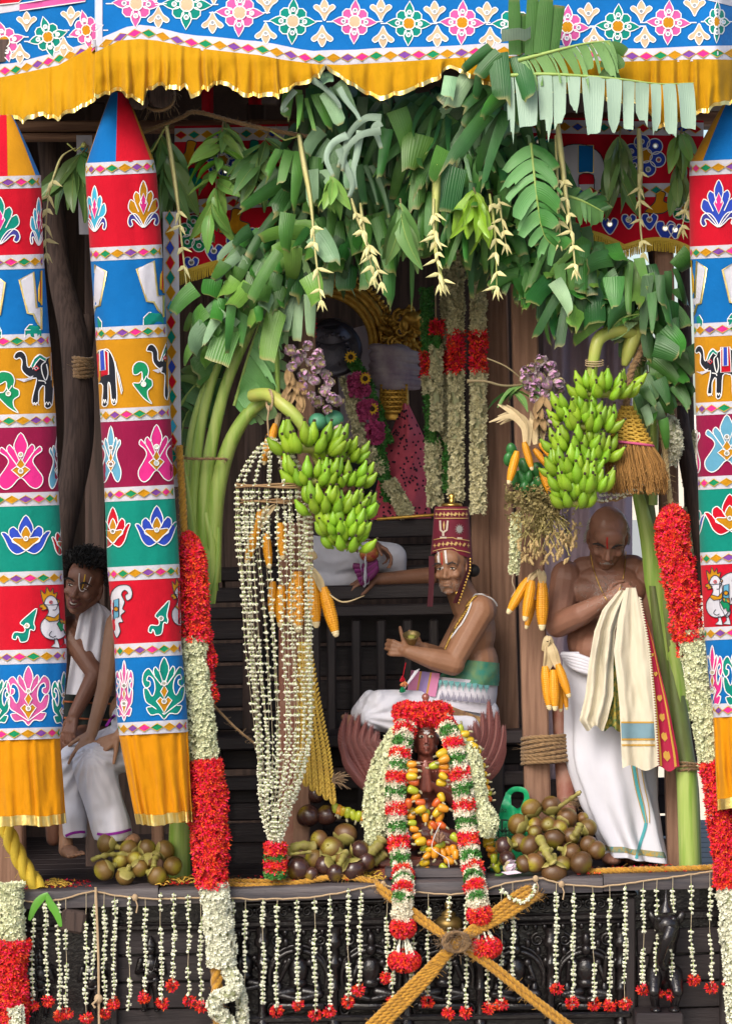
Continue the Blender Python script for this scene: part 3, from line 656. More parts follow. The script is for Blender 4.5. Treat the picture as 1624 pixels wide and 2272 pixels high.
def ruffle(name,x0,x1,tt,bb,Yf,amp,freq,seed,parent,nx,mat=C_YELLOW):
    def fn(x,y):
        t = (y-interp(tt,x))/max(interp(bb,x)-interp(tt,x),1)
        g_ = gather(x,y,interp(tt,x),interp(bb,x),amp,freq,seed); return P(x+t*9*nz(x*.045,y*.012,seed+5),y-t*150*g_,Yf(x,y)-.012-.02*t+g_)
    rows = []; N = 14
    for i in range(N+1):
        rows.append([fn(x,lerp(interp(tt,x),interp(bb,x),i/N)) for x in np.linspace(x0,x1,nx)])
    mb = MB(); mb.grid(rows); mb.build(name,mat,parent)
    rows = []
    for i in range(3):
        r = []
        for x in np.linspace(x0,x1,nx):
            yb = interp(bb,x); p = fn(x,yb-9+i*4.6); r.append(p+Vector((0,-.004,0)))
        rows.append(r)
    mb = MB(); mb.grid(rows); mb.build('gold_trim',C_GOLD,parent)
ruffle('frill',198,722,RUF_T,RUF_B,canopy_Y,.027,.21,1.3,canopy,210)
ruffle('frill',722,1030,RUF_T,RUF_B,canopy_Y,.018,.15,4.3,canopy,120)
ruffle('frill',1030,1680,RUF_T,RUF_B,canopy_Y,.025,.2,7.7,canopy,230)
# a flap of the frill turned under, in front of the log end
LT = [(-60,185),(0,172),(60,160),(130,145),(214,98)]; LB = [(-60,266),(0,268),(30,262),(42,266),(55,276),(65,262),(82,259),(100,258),(130,268),(145,258),(160,250),(206,229),(214,224)]
ruffle('frill',-60,214,LT,LB,canopy_Y,.022,.2,2.9,canopy,120)
LS = [(-60,172),(0,158),(30,156),(60,149),(90,141),(125,132),(150,125),(180,116),(214,104)]
ls = lambda x: interp(LS,x)
mb = MB(); mb.grid(strip_rows(-60,211,40,lambda x: -14,lambda x: ls(x)-15,8,canopy_fn)); mb.build('cloth_panel',C_BLUE,canopy,label='blue side cloth panel')
mb = MB(); mb.grid(strip_rows(-60,212,40,lambda x: ls(x)-16,lambda x: interp(LT,x)+4,3,lambda x,y,l: canopy_fn(x,y,.003))); mb.build('border_strip',C_WHITE,canopy)
mb = MB(); mb.grid(strip_rows(-60,211,30,lambda x: 8-x*.05,lambda x: 30-x*.16,2,lambda x,y,l: canopy_fn(x,y,.003))); mb.build('border_strip',C_WHITE,canopy)
a = Applique(canopy_fn,12); a.patch([(44,8),(190,-16),(190,3),(44,24)],C_ROSE,.006); a.patch([(-40,-8),(60,-10),(42,6),(-40,14)],C_RED,.006); a.build('cloth_patch',canopy)
x = 236; k = 0
while x < 1640:
    diamond(canopy_fn,(x,st(x)),15.5,9,DIA[k % 4],canopy,(st(x+10)-st(x-10))/20,.006); x += 31.5; k += 1
x = -12; k = 1
while x < 205:
    diamond(canopy_fn,(x,ls(x)),12.5,9,DIA[k % 4],canopy,(ls(x+10)-ls(x-10))/20,.006); x += 24; k += 1
for (fx,fy,c,cc,r,sx) in [(303,8,C_ROSE,C_BEIGE,54,1),(415,10,C_TEAL,C_BEIGE,56,1),(532,28,C_ROSE,C_BEIGE,54,1),(650,47,C_TEAL,C_BEIGE,52,1),(787,48,C_ROSE,C_BEIGE,50,1),(907,52,C_TEAL,C_OCHRE,50,1),(1025,50,C_ROSE,C_OCHRE,50,1),
                               (1140,54,C_TEAL,C_OCHRE,50,1),(1258,60,C_ROSE,C_OCHRE,50,1),(1370,58,C_TEAL,C_OCHRE,50,1),(1482,50,C_ROSE,C_OCHRE,50,1),(1590,48,C_TEAL,C_OCHRE,48,.6),(10,92,C_ROSE,C_OCHRE,47,1),(107,82,C_TEAL,C_OCHRE,47,.95),(192,67,C_ROSE,C_OCHRE,46,.85)]:
    a = Applique(canopy_fn,11,2.4); m_flower8(a,fx,fy,r,c,cc,sx,-.25 if fx < 212 else .04)
    a.line([(fx+r*sx*.95,fy),(fx+r*sx*1.25,fy)],.005,False); a.line([(fx-r*sx*.95,fy),(fx-r*sx*1.25,fy)],.005,False)
    a.build('flower_patch',canopy)
for (bx,by,up) in [(352,38,-1),(472,50,-1),(593,6,1),(590,74,-1),(720,22,1),(715,80,-1),(845,22,1),(850,82,-1),(964,26,1),(970,80,-1),(1080,28,1),(1087,84,-1),(1305,30,1),(1317,84,-1),(1422,25,1),(1430,82,-1),(1540,12,1),(1550,76,-1),(60,48,1),(45,119,-1),(158,36,1),(142,104,-1),(345,-18,1),(475,-14,1)]:
    a = Applique(canopy_fn,11,2.2); m_bud(a,bx,by,24 if bx > 212 else 22,up); a.build('bud_patch',canopy)

# ---- hanging fabric columns -------------------------------------------------
class Column:
    def __init__(s,name,label,L,R,Yc,slope,seed): s.L = L; s.R = R; s.Yc = Yc; s.sl = slope; s.seed = seed; s.root = thing(name,label,'fabric column',P((L[-1][1]+R[-1][1])/2,L[-1][0],Yc),'hanging fabric columns')
    def c(s,y): return (interp(s.L,y)+interp(s.R,y))/2
    def hw(s,y): return (interp(s.R,y)-interp(s.L,y))/2
    def fn(s,x,y,lift=0.0,back=False):
        c,hw = s.c(y),s.hw(y); q = max(-.999,min(.999,(x-c)/hw)); co = math.sqrt(1-q*q)
        d = hw/SCALE*.9*(co**.75)
        w = .007*nz(q*2.4+s.seed,y*.010,s.seed)+.0035*nz(q*9,y*.018+s.seed,s.seed)+.0018*math.sin(q*17+s.seed+y*.004)*co
        x = c+hw*q
        return P(x,y,s.Yc-d-lift+w) if not back else P(x,y,s.Yc+d)
    def rows(s,y0,y1,ny,lift=0.0,n=26):
        out = []
        for i in range(ny+1):
            yy = lerp(y0,y1,i/ny); r = []
            for j in range(n):
                t = -pi/2+pi*j/(n-1); q = math.sin(t); c,hw = s.c(yy),s.hw(yy); x = c+hw*.999*q
                r.append(s.fn(x,yy+s.sl*(x-c),lift))
            for j in range(1,n-1):
                t = pi/2-pi*j/(n-1); q = math.sin(t); c,hw = s.c(yy),s.hw(yy); x = c+hw*.999*q
                r.append(s.fn(x,yy+s.sl*(x-c),lift,True))
            out.append(r)
        return out
    def band(s,y0,y1,mat,name='cloth_band',lift=0.0,ny=6):
        mb = MB(); mb.grid(s.rows(y0,y1,ny,lift),closed=True); return mb.build(name,mat,s.root)
    def strip(s,y0,y1,k0):
        s.band(y0,y1,C_WHITE,'border_strip',.002,2)
        ym = (y0+y1)/2; c,hw = s.c(ym),s.hw(ym); u = -.97; k = k0; du = .40
        for t in np.arange(-1.36,1.4,.37):
            x = c+hw*math.sin(t); w = max(hw*.37*math.cos(t)*.5,4.5)
            diamond(s.fn,(x,ym+s.sl*(x-c)),w,8.5,DIA[k % 4],s.root,s.sl,.007); k += 1
    def cone(s,apex,yb,cols,aw):
        cA = apex[0]; n = 12; c,hw = s.c(yb),s.hw(yb)
        bounds = cols[0]; mats = cols[1]
        for t0,t1,mt in zip(bounds,bounds[1:],mats):
            rows = []
            for i in range(9):
                k = i/8; rr = []
                for t in np.linspace(t0,t1,7):
                    h = lerp(aw,hw,k**.92); cc = lerp(cA,c,k); y = lerp(apex[1],yb+s.sl*(hw*math.sin(t)),k)
                    x = cc+h*.999*math.sin(t); d = h/SCALE*.9*(abs(math.cos(t))**.75)*(1 if abs(t) <= pi/2 else -1)
                    rr.append(P(x,y,s.Yc-d))
                rows.append(rr)
            mb = MB(); mb.grid(rows); mb.build('cone_gore',mt,s.root)
    def skirt(s,y0,bot,L2,R2,seed,n=110):
        """gathered hem: a closed ring of folds widening towards the bottom"""
        c0,h0 = s.c(y0),s.hw(y0); rows = []; N = 12; hem = []
        for i in range(N+3):
            k = min(i/N,1); r = []
            for j in range(n):
                t = -pi/2+2*pi*j/n; q = math.sin(t); front = math.cos(t)
                l = lerp(c0-h0,L2,k); rr = lerp(c0+h0,R2,k); x = (l+rr)/2+(rr-l)/2*q
                y = lerp(y0+s.sl*(x-c0),interp(bot,x),k); f = math.sin(j*2*pi/n*13+4*nz(j*.13,seed))*(.5+.9*abs(nz(j*.11,seed+3)))+1.3*nz(j*.3,k*1.8,seed)+.5*nz(j*.7,k*6,seed)
                d = (rr-l)/2/SCALE*.85*(abs(front)**.75)*(1 if front >= 0 else -1)
                p = P(x,y+.5*f*k*3,s.Yc-d-.021*f*(.3+.7*k)*(1 if front >= 0 else -1))
                p.x += .006*f*k*nz(j*.4,seed)
                if i > N: p.y -= .004*(1 if front >= 0 else -1)
                r.append(p)
            rows.append(r)
        mb = MB(); mb.grid(rows[:N+1],closed=True); mb.build('skirt',C_ORANGE,s.root)
        top = [[lerp(a_,b_,.1) for a_,b_ in zip(rows[N],rows[N-1])],rows[N]]
        tr = []
        for k in (1.0,.5,0.0): tr.append([p.lerp(q,k*1.4)+Vector((0,-.004 if j < n//2 else .004,0)) for j,(p,q) in enumerate(zip(rows[N],rows[N-1]))])
        mb = MB(); mb.grid(tr,closed=True); mb.build('gold_trim',C_GOLD,s.root)
BANDS = [C_RED,C_BLUE,C_OCHRE,C_MAROON,C_TEAL,C_RED,C_BLUE]
def make_column(col,ys,k0):
    """ys: centre heights of strip/band limits, top strip first"""
    for i in range(8):
        col.strip(ys[2*i],ys[2*i+1],k0+i)
        if i < 7: col.band(ys[2*i+1]-1,ys[2*i+2]+1,BANDS[i])
def motif(col,fnc,box,name,*args,cls=None):
    a = Applique(col.fn,8); fnc(a,Box(*box,shear=col.sl),*args); a.build(name,col.root)
# inner left column
ci = Column('fabric_column','whole patchwork cloth column in front of the seated pair, with the pointed red and blue cone',[(355,191),(391,190),(552,200),(728,212),(909,222),(1082,232),(1260,239),(1430,254),(1606,261),(1631,265)],[(355,342),(383,348),(540,360),(718,370),(899,378),(1077,387),(1251,399),(1423,403),(1595,417),(1626,418)],-.14,-.05,1.0)
make_column(ci,[358,387,546,576,723,751,904,933,1079,1110,1255,1286,1426,1457,1600,1628],0)
ci.cone((264,205),360,([-pi,-1.35,-.12,1.12,pi],[C_OCHRE,C_BLUE,C_RED,C_OCHRE]),16)
ci.skirt(1627,[(270,1830),(312,1828),(345,1834),(372,1828),(426,1822)],303,427,1.0)
motif(ci,m_crest,(184,237,412,517),'crest_patch',C_CYAN); motif(ci,m_crest,(284,354,401,508),'crest_patch',C_OCHRE)
motif(ci,m_namam,(304,424,578,703),'emblem_patch',-1); motif(ci,m_namam,(160,236,588,716),'emblem_patch',1)
motif(ci,m_rear,(214,273,775,898),'elephant_patch'); motif(ci,m_paisley,(294,340,802,897),'paisley_patch',C_GREEN); motif(ci,m_front,(326,377,765,881),'elephant_patch')
motif(ci,m_tall,(224,269,945,1070),'lotus_patch',C_SKY); motif(ci,m_tall,(308,388,942,1068),'lotus_patch',C_PINK)
motif(ci,m_lotus,(212,290,1125,1215),'lotus_patch',C_RED); motif(ci,m_lotus,(301,396,1122,1212),'lotus_patch',C_ROYAL)
motif(ci,m_tail,(246,294,1298,1415),'bird_patch'); motif(ci,m_comma,(330,377,1334,1411),'paisley_patch',C_TEAL); motif(ci,m_bird,(371,428,1285,1405),'bird_patch')
motif(ci,m_scroll,(256,296,1465,1600),'flower_patch',C_ROSE); motif(ci,m_scroll,(317,413,1458,1596),'flower_patch',C_TEAL)
# outer left column
Rl = [(393,92),(417,93),(566,98),(598,100),(742,111),(772,114),(919,125),(948,126),(1093,131),(1268,141),(1441,149),(1473,149),(1615,140),(1640,134)]
co_ = Column('fabric_column','patchwork cloth column at the very left with the pink flower on its lowest blue band',[(y,x-168) for y,x in Rl],Rl,-.20,-.03,3.0)
make_column(co_,[391,419,566,598,742,772,919,948,1093,1123,1268,1299,1441,1473,1615,1641],1)
co_.cone((14,255),394,([-pi,-1.0,.12,1.05,pi],[C_BLUE,C_RED,C_OCHRE,C_BLUE]),14)
co_.skirt(1640,[(-30,1834),(0,1834),(60,1830),(100,1834),(148,1826)],-28,148,5.0)
motif(co_,m_crest,(-46,46,436,545),'crest_patch',C_TEAL); motif(co_,m_crest,(68,106,438,548),'crest_patch',C_CYAN)
motif(co_,m_namam,(44,142,603,731),'emblem_patch',-1); motif(co_,m_namam,(-48,12,612,735),'emblem_patch',1)
motif(co_,m_elephant,(32,176,777,905),'elephant_patch'); motif(co_,m_paisley,(-12,45,824,917),'paisley_patch',C_GREEN)
motif(co_,m_tall,(-2,96,960,1085),'lotus_patch',C_PINK); motif(co_,m_tall,(110,152,962,1084),'lotus_patch',C_SKY)
motif(co_,m_lotus,(4,113,1143,1230),'lotus_patch',C_ROYAL); motif(co_,m_lotus,(116,170,1160,1232),'lotus_patch',C_RED)
motif(co_,m_bird,(76,152,1304,1438),'bird_patch'); motif(co_,m_comma,(28,83,1351,1426),'paisley_patch',C_TEAL)
motif(co_,m_scroll,(16,112,1478,1610),'flower_patch',C_ROSE); motif(co_,m_scroll,(-38,24,1490,1614),'flower_patch',C_TEAL); motif(co_,m_scroll,(116,170,1490,1614),'flower_patch',C_TEAL)
# right column
Lr = [(357,1530),(394,1528),(548,1529),(576,1531),(719,1538),(750,1539),(895,1542),(1059,1547),(1228,1552),(1394,1561),(1423,1563),(1565,1578),(1600,1583)]
cr = Column('fabric_column','patchwork cloth column at the right edge beside the red and white garland',Lr,[(y,x+168) for y,x in Lr],-.14,-.05,6.0)
make_column(cr,[354,386,543,571,714,744,890,918,1054,1083,1222,1250,1388,1417,1558,1588],1)
cr.cone((1622,225),358,([-pi,-1.6,-.75,.35,pi],[C_RED,C_OCHRE,C_BLUE,C_RED]),14)
cr.skirt(1588,[(1580,1800),(1640,1790),(1800,1790)],1590,1775,9.0)
motif(cr,m_crest,(1553,1634,399,507),'crest_patch',C_ROYAL)
motif(cr,m_namam,(1500,1566,580,712),'emblem_patch',1); motif(cr,m_namam,(1602,1690,580,706),'emblem_patch',-1)
motif(cr,m_elephant,(1541,1640,765,884),'elephant_patch')
motif(cr,m_tall,(1563,1660,920,1046),'lotus_patch',C_SKY); motif(cr,m_tall,(1520,1552,930,1050),'lotus_patch',C_PINK)
motif(cr,m_lotus,(1562,1674,1096,1186),'lotus_patch',C_RED); motif(cr,m_lotus,(1510,1562,1110,1190),'lotus_patch',C_ROYAL)
motif(cr,m_bird,(1553,1618,1260,1388),'bird_patch'); motif(cr,m_tail,(1596,1650,1270,1370),'bird_patch')
motif(cr,m_scroll,(1556,1602,1432,1575),'flower_patch',C_PINK); motif(cr,m_scroll,(1602,1680,1430,1575),'flower_patch',C_TEAL)

# ---- inner valances: red cloth with a gold fringe hung inside -----------------
def inner_valance(label,x0,x1,topf,botf,seamf,Y,seed,items,group,midtop=None):
    root = thing('inner_valance',label,'valance',P((x0+x1)/2,600,Y),group)
    fn = lambda x,y,l=0.0: P(x,y,Y-l+.012*math.sin(x*.05+seed)+.006*nz(x*.03,y*.03,seed))
    def sheet(f0,f1,mat,name,lift,ny=5,nx=30):
        mb = MB(); mb.grid([[fn(x,lerp(f0(x),f1(x),i/ny),lift) for x in np.linspace(x0,x1,nx)] for i in range(ny+1)]); mb.build(name,mat,root)
    sheet(topf,botf,C_RED,'cloth_panel',0)
    for f in (lambda x: topf(x)+20,seamf):
        sheet(lambda x: f(x)-15,lambda x: f(x)+15,C_WHITE,'border_strip',.003,2)
        x = x0+14; k = 0
        while x < x1-8:
            diamond(fn,(x,f(x)),13,9,[C_RED,C_TEAL,C_OCHRE,C_ROYAL][k % 4],root,(f(x+5)-f(x-5))/10,.006); x += 29; k += 1
    for it in items:
        a = Applique(fn,11,2.2); it(a); a.build('flower_patch',root)
    # fringe: band of hanging threads
    mb = MB(); mb.grid([[fn(x,botf(x)-6+i*7,.008) for x in np.linspace(x0,x1,40)] for i in range(3)]); mb.build('fringe_head',M('gold_thread',(.55,.38,.03),rough=.5,bump=.4,bs=200),root)
    mb = MB(); x = x0
    while x < x1:
        y = botf(x); l = 24+3*rnd.random()
        p = fn(x,y+2,.01); q = fn(x+rnd.uniform(-1,1),y+l,.012)
        mb.tube([p,p.lerp(q,.5),q],[.0035,.0042,.003],5); x += 4.1
    mb.build('fringe_threads',MATS['gold_thread'],root,kind='stuff')
    return root,fn
def heart(cx,cy,r):
    return lambda a: (a.patch(spline([(cx,cy+r),(cx-r*.8,cy),(cx-r*.75,cy-r*.7),(cx-r*.2,cy-r*.75),(cx,cy-r*.3),(cx+r*.4,cy-r*.8),(cx+r*.9,cy-r*.5),(cx+r*.7,cy+r*.2)],4,True),C_ROYAL,.004),a.disc((cx,cy-r*.15),6,C_MIRROR,.006))
def rosette(cx,cy,r,c1,c2):
    def f(a):
        for k in range(6):
            t = k*pi/3+.3; a.disc((cx+r*.62*math.cos(t),cy+r*.62*math.sin(t)),r*.36,c1,.004); a.disc((cx+r*.66*math.cos(t),cy+r*.66*math.sin(t)),r*.11,C_MIRROR,.007)
        a.disc((cx,cy),r*.34,c2,.006)
    return f
def blot(cx,cy,r,c): return lambda a: a.patch(spline([(cx-r,cy+r*.5),(cx-r*.3,cy-r*.2),(cx-r*.1,cy-r),(cx+r*.5,cy-r*.9),(cx+r*.4,cy-r*.3),(cx+r,cy),(cx+r*.3,cy+r*.6)],4,True),c,.004,cord=C_KCORD)
inner_valance('red appliqué valance with gold fringe hanging inside, behind the mango leaf sprigs',388,640,lambda x: 280-.02*(x-388),lambda x: 612-(x-388)*.22-10*math.sin((x-388)*.012),lambda x: 462-(x-388)*.09,.32,1.0,
              [blot(420,345,32,C_OCHRE),rosette(495,355,40,C_ROYAL,C_OCHRE),blot(560,340,28,C_TEAL),blot(425,400,26,C_TEAL),heart(408,425,16),rosette(600,400,34,C_TEAL,C_OCHRE),rosette(436,518,42,C_GREEN,C_OCHRE),blot(520,498,34,C_OCHRE),heart(475,560,22),heart(425,585,18),heart(520,540,20),heart(568,520,18)],'red inner valances')
rv,rvfn = inner_valance('red appliqué valance with a white elephant and gold fringe, inside at the right',1180,1560,lambda x: 262+.02*(x-1300),lambda x: 548-24*abs(math.sin((x-1385)/170*pi))+.10*(x-1385),lambda x: 424-.015*(x-1300),.34,3.0,
              [rosette(1430,345,48,C_ROYAL,C_OCHRE),heart(1475,510,24),heart(1352,500,20),heart(1394,490,18),heart(1440,490,20),heart(1497,512,18),blot(1460,455,30,C_OCHRE),rosette(1520,460,34,C_GREEN,C_OCHRE),rosette(1200,340,40,C_TEAL,C_OCHRE)],'red inner valances')
a = Applique(rvfn,10,2.0,C_KCORD)
B = Box(1238,1342,322,424)
a.patch(B.many([(-1,.2),(-1,.8),(-.6,1),(.2,1),(.8,.8),(1,.45),(.95,.02),(.55,.0),(.5,.35),(-.1,.35),(-.15,0),(-.6,0),(-.6,.3)]),C_WHITE,.004)
a.patch(B.many([(-.15,1),(.5,1),(.5,.4),(-.15,.4)]),C_BLUE,.006,cord=C_GOLD); a.build('elephant_patch',rv)
# narrow bordered panel hanging behind the inner column
bp = thing('border_panel','narrow white hanging strip of coloured diamonds beside the front cloth column','hanging strip',P(382,1000,.12))
bfn = lambda x,y,l=0.0: P(x+(y-480)*.014,y,.10-l+.004*nz(y*.02,2.0))
mb = MB(); mb.grid([[bfn(x,y,0) for x in np.linspace(362,396,6)] for y in np.linspace(470,1080,30)]); mb.build('cloth_panel',C_WHITE,bp)
y = 484; k = 0
while y < 1075:
    diamond(bfn,(377,y),10,17,[C_TEAL,C_OCHRE,C_ROYAL,C_RED,C_TEAL,C_OCHRE,C_CYAN,C_RED][k % 8],bp,0,.004); y += 33; k += 1
bq = thing('border_panel','white bordered cloth edge with diamonds behind the left mango leaves','hanging strip',P(230,420,.5))
bfn2 = lambda x,y,l=0.0: P(x,y,.5-l+.004*nz(y*.02,5.0))
mb = MB(); mb.grid([[bfn2(x+(y-300)*.03,y,0) for x in np.linspace(170,205,5)] for y in np.linspace(300,520,10)]); mb.build('cloth_panel',C_WHITE,bq)
for k,y in enumerate((330,365,400,435,470)): diamond(bfn2,(187+(y-300)*.03,y),10,16,[C_CYAN,C_TEAL,C_OCHRE,C_RED,C_ROYAL][k],bq,0,.004)
# ------------------------------------------------------------------ banana plants, leaves, bunches, mango sprigs, palm-leaf tassels
def leafmat(n,f,b,**k): return M(n,f,rough=k.pop('rough',.42),back=b,uvx=(11,.28),objvar=.30,hue=.016,spec=.5,bump=.15,bs=40,col2=tuple(x*.62 for x in f),ns=9,amt=.3,uvmix=(.90,1.02,(.21,.19,.06)),**k)
L_DARK = leafmat('banana_leaf_dark',(.024,.105,.018),(.075,.20,.052)); L_MID = leafmat('banana_leaf_green',(.058,.20,.028),(.13,.29,.085))
L_PALE = leafmat('banana_leaf_pale',(.22,.38,.20),(.08,.21,.05),rough=.5); L_LIME = leafmat('banana_leaf_yellow_green',(.12,.27,.04),(.22,.36,.14))
L_GLAUC = leafmat('banana_leaf_underside',(.10,.22,.08),(.28,.40,.31),rough=.5); L_GREY = leafmat('banana_leaf_wilted',(.28,.40,.30),(.22,.34,.25),rough=.55)
M_RIB = M('leaf_midrib',(.34,.46,.13),rough=.45,col2=(.25,.38,.08),ns=9)
M_DRY = M('dry_leaf_edge',(.27,.18,.07),rough=.8)
M_STEM = M('banana_stem',(.28,.40,.075),rough=.42,col2=(.42,.50,.16),ns=5,stretch=(4,4,.5),bump=.25,bs=30,grain=(5,(.20,.34,.05)))
M_STEMD = M('banana_stem_dark',(.16,.25,.055),rough=.5,col2=(.10,.085,.04),ns=6,amt=.35,stretch=(3,3,.8),bump=.3,bs=24)
G = Vector((0,0,-1))
def blade(mb,r,p0,p1,d0,L,droop,nrm,m=0,seg=5,curl=0.0,taper=.82,rag=.15,arch=.18,twist=0.0):
    """one torn strip of a banana leaf, from rib points p0..p1 growing along d0 and sagging"""
    d = d0.normalized(); w = p1-p0; wid = w.length; c = (p0+p1)/2; rows = []; wn_ = w.normalized() if wid > 1e-6 else Vector((1,0,0))
    st_ = L/seg; n = nrm.copy()
    for k in range(seg+1):
        t = k/seg; ww = wid*(1-(1-taper)*t**1.6)*.5
        if k == seg: ww *= (1-rag*r.random())
        j = n*arch*ww
        a = c-wn_*ww; b = c+wn_*ww
        if k == seg: z_ = rag*L*.30*r.uniform(-1,1); a = a+d*z_; b = b-d*z_
        rows.append([a,c-wn_*ww*.45+j*.8,c+wn_*ww*.45+j*.8,b])
        d = (d+G*droop/seg+n*curl/seg).normalized()
        if twist: wn_ = Matrix.Rotation(twist/seg,3,d) @ wn_
        wn_ = (wn_-d*wn_.dot(d)).normalized() if (wn_-d*wn_.dot(d)).length > 1e-4 else wn_
        n = wn_.cross(d)
        if n.y > 0 and curl == 0: n = -n
        c = c+d*st_
    mb.grid(rows,m)
def banana_leaf(parent,rib,W,n,seed,mat,sides=(-1,1),droop=.7,sweep=.5,gap=.06,face=Vector((0,-1,0)),rr=.008,prof=None,curl=0.0,name='leaf',seg=5,ybias=0.0,ribs=True,**tg):
    r = random.Random(seed); mb = MB(); rib = spline(rib,6); N = len(rib)-1
    if ribs: mb.tube(rib,lambda t: rr*(1-.75*t),6,1)
    def at(t):
        f = max(0,min(t,1))*N; i = min(int(f),N-1); return rib[i].lerp(rib[i+1],f-i)
    for s in sides:
        cut = [0]+[i/n+r.uniform(-.34,.34)/n for i in range(1,n)]+[1]
        for i in range(n):
            t0 = cut[i]+gap/n*r.random(); t1 = cut[i+1]-gap/n*r.random()
            p0,p1 = at(t0),at(t1); T = (at(min(t1+.05,1))-at(max(t0-.05,0))).normalized()
            o = T.cross(face)*s
            if o.length < 1e-4: continue
            o.normalize(); tm = (t0+t1)/2
            L = W*(prof(tm) if prof else (math.sin(pi*(.10+.86*tm))**.6))*r.uniform(.82,1.08)
            d = (o+T*sweep+face*(.25*r.uniform(-1,1)+ybias)).normalized()
            blade(mb,r,p0,p1,d,L*r.choice([1,1,.9,.72]),droop*r.uniform(.6,1.4),face,0,seg,curl+r.gauss(0,.25),rag=r.choice([.15,.5,.8]),twist=r.gauss(0,.22),taper=r.choice([.55,.8,.9]))
    return mb.build(name,[mat,M_RIB],parent,**tg)
# --- left plant
bl = thing('banana_plant','banana plant tied upright at the left with thick green leaf stalks','banana plant',FL(398,.25),'banana plants')
br = thing('banana_plant','banana plant lashed to the right post behind the standing man','banana plant',FL(1530,.22),'banana plants')
def stalk(parent,pts,r,mat=M_STEM,name='stalk',n=9,**k):
    mb = MB(); mb.tube(spline(pts,6),r,n,0,sq=k.pop('sq',.8)); return mb.build(name,mat,parent,**k)
stalk(bl,[P(398,1985,.25),P(400,1850,.25),P(412,1600,.27),P(432,1400,.28),P(446,1250,.28),P(455,1100,.27)],lambda t: .066-.012*t,name='stem',n=14)
for pts,r0,r1 in [([(452,1330,.25),(452,1150,.22),(462,1030,.2),(500,860,.17),(560,720,.14),(598,640,.12)],.046,.024),([(436,1300,.26),(432,1120,.24),(444,960,.22),(476,830,.19),(520,730,.17)],.042,.022),([(424,1260,.28),(418,1080,.26),(428,960,.24),(452,870,.22),(474,820,.21)],.036,.019),
                     ([(470,1290,.26),(478,1120,.22),(505,1000,.2),(545,925,.17),(588,886,.15)],.056,.032),([(474,1310,.22),(470,1200,.20),(452,1120,.2),(446,1070,.2)],.03,.012)]:
    stalk(bl,[P(*p) for p in pts],(lambda a,b: lambda t: lerp(a,b,t))(r0,r1))
for (pts,w) in [([(462,1330),(470,1200),(486,1110),(500,1000)],15),([(444,1340),(430,1200),(418,1100),(406,1010)],12),([(468,1340),(482,1250),(486,1170)],10)]:
    mb = MB(); q = spline([P(x,y,.19) for x,y in pts],5); mb.grid([[p+Vector((-U(w)*(1-i/len(q)*.6),.02,0)),p+Vector((0,-.012,0)),p+Vector((U(w)*(1-i/len(q)*.6),.02,0))] for i,p in enumerate(q)]); mb.build('leaf_sheath',M_STEM,bl)
mb = MB(); mb.grid([[P(452+a*7*(1-i/5),1315+i*-16+abs(a)*4,.14) for a in (-1,0,1)] for i in range(6)]); mb.build('shoot',L_LIME,bl)
# --- right plant
stalk(br,[P(1532,1950,.22),P(1526,1760,.24),P(1510,1640,.27),P(1484,1450,.33),P(1456,1280,.36),P(1432,1120,.36),P(1425,960,.34),P(1420,800,.32),P(1404,700,.28)],lambda t: .062 if t < .3 else lerp(.062,.034,(t-.3)/.7),M_STEMD,name='stem',n=14)
stalk(br,[P(1530,1948,.205),P(1527,1850,.205),P(1522,1700,.215)],lambda t: .0605-.002*t,M_STEM,name='stem_base',n=14)
for k,(pts,w) in enumerate([([(1412,1080),(1440,1200),(1462,1350),(1480,1480)],24),([(1470,1150),(1482,1280),(1486,1400),(1512,1600)],20),([(1490,1420),(1506,1540),(1522,1680)],22),([(1448,1300),(1474,1500),(1494,1640)],16)]):
    mb = MB(); q = spline([P(x,y,.27-.01*k) for x,y in pts],5); L_ = len(q); mb.grid([[p+Vector((-U(w)*(1-.5*abs(2*i/L_-1)),.03,0)),p+Vector((0,-.012,0)),p+Vector((U(w)*(1-.5*abs(2*i/L_-1)),.03,0))] for i,p in enumerate(q)]); mb.build('leaf_sheath',[M_STEM,M_STEMD][k % 2],br)
stalk(br,[P(1448,1120,.28),P(1450,900,.24),P(1440,760,.2),P(1420,660,.12)],lambda t: .026-.008*t); stalk(br,[P(1412,960,.3),P(1414,820,.26),P(1406,720,.2),P(1380,640,.1),P(1300,580,.0)],lambda t: .03-.014*t)
# --- leaves of the left plant: torn blades hanging off the stalks
LM = [L_DARK,L_MID,L_MID,L_DARK,L_LIME,L_PALE]
banana_leaf(bl,[P(520,900,.16),P(548,800,.13),P(575,720,.11),P(604,640,.08),P(650,560,.02)],U(112),11,1,L_MID,sides=(1,),droop=.55,sweep=-.5,ybias=.15,prof=lambda t: 1-.35*abs(t-.6))
banana_leaf(bl,[P(575,720,.09),P(604,640,.06),P(650,560,.0),P(700,490,-.05)],U(110),8,2,L_LIME,droop=1.5,sweep=-.2,prof=lambda t: .9)
banana_leaf(bl,[P(470,840,.18),P(520,740,.14),P(570,660,.10),P(610,600,.06)],U(88),8,3,L_MID,sides=(-1,),droop=2.0,sweep=-.1,prof=lambda t: .9)
banana_leaf(bl,[P(440,860,.21),P(474,810,.19),P(510,760,.17)],U(76),4,4,L_LIME,sides=(-1,),droop=1.3,sweep=.1,prof=lambda t: .95)
banana_leaf(bl,[P(400,900,.3),P(440,850,.28),P(500,840,.26)],U(90),5,5,L_DARK,droop=1.0)
banana_leaf(bl,[P(396,1010,.34),P(410,930,.33),P(440,880,.32)],U(70),5,6,L_DARK,droop=.8)
banana_leaf(bl,[P(560,930,.2),P(600,860,.18),P(615,780,.16)],U(60),6,7,L_LIME,sides=(-1,1),droop=1.4)
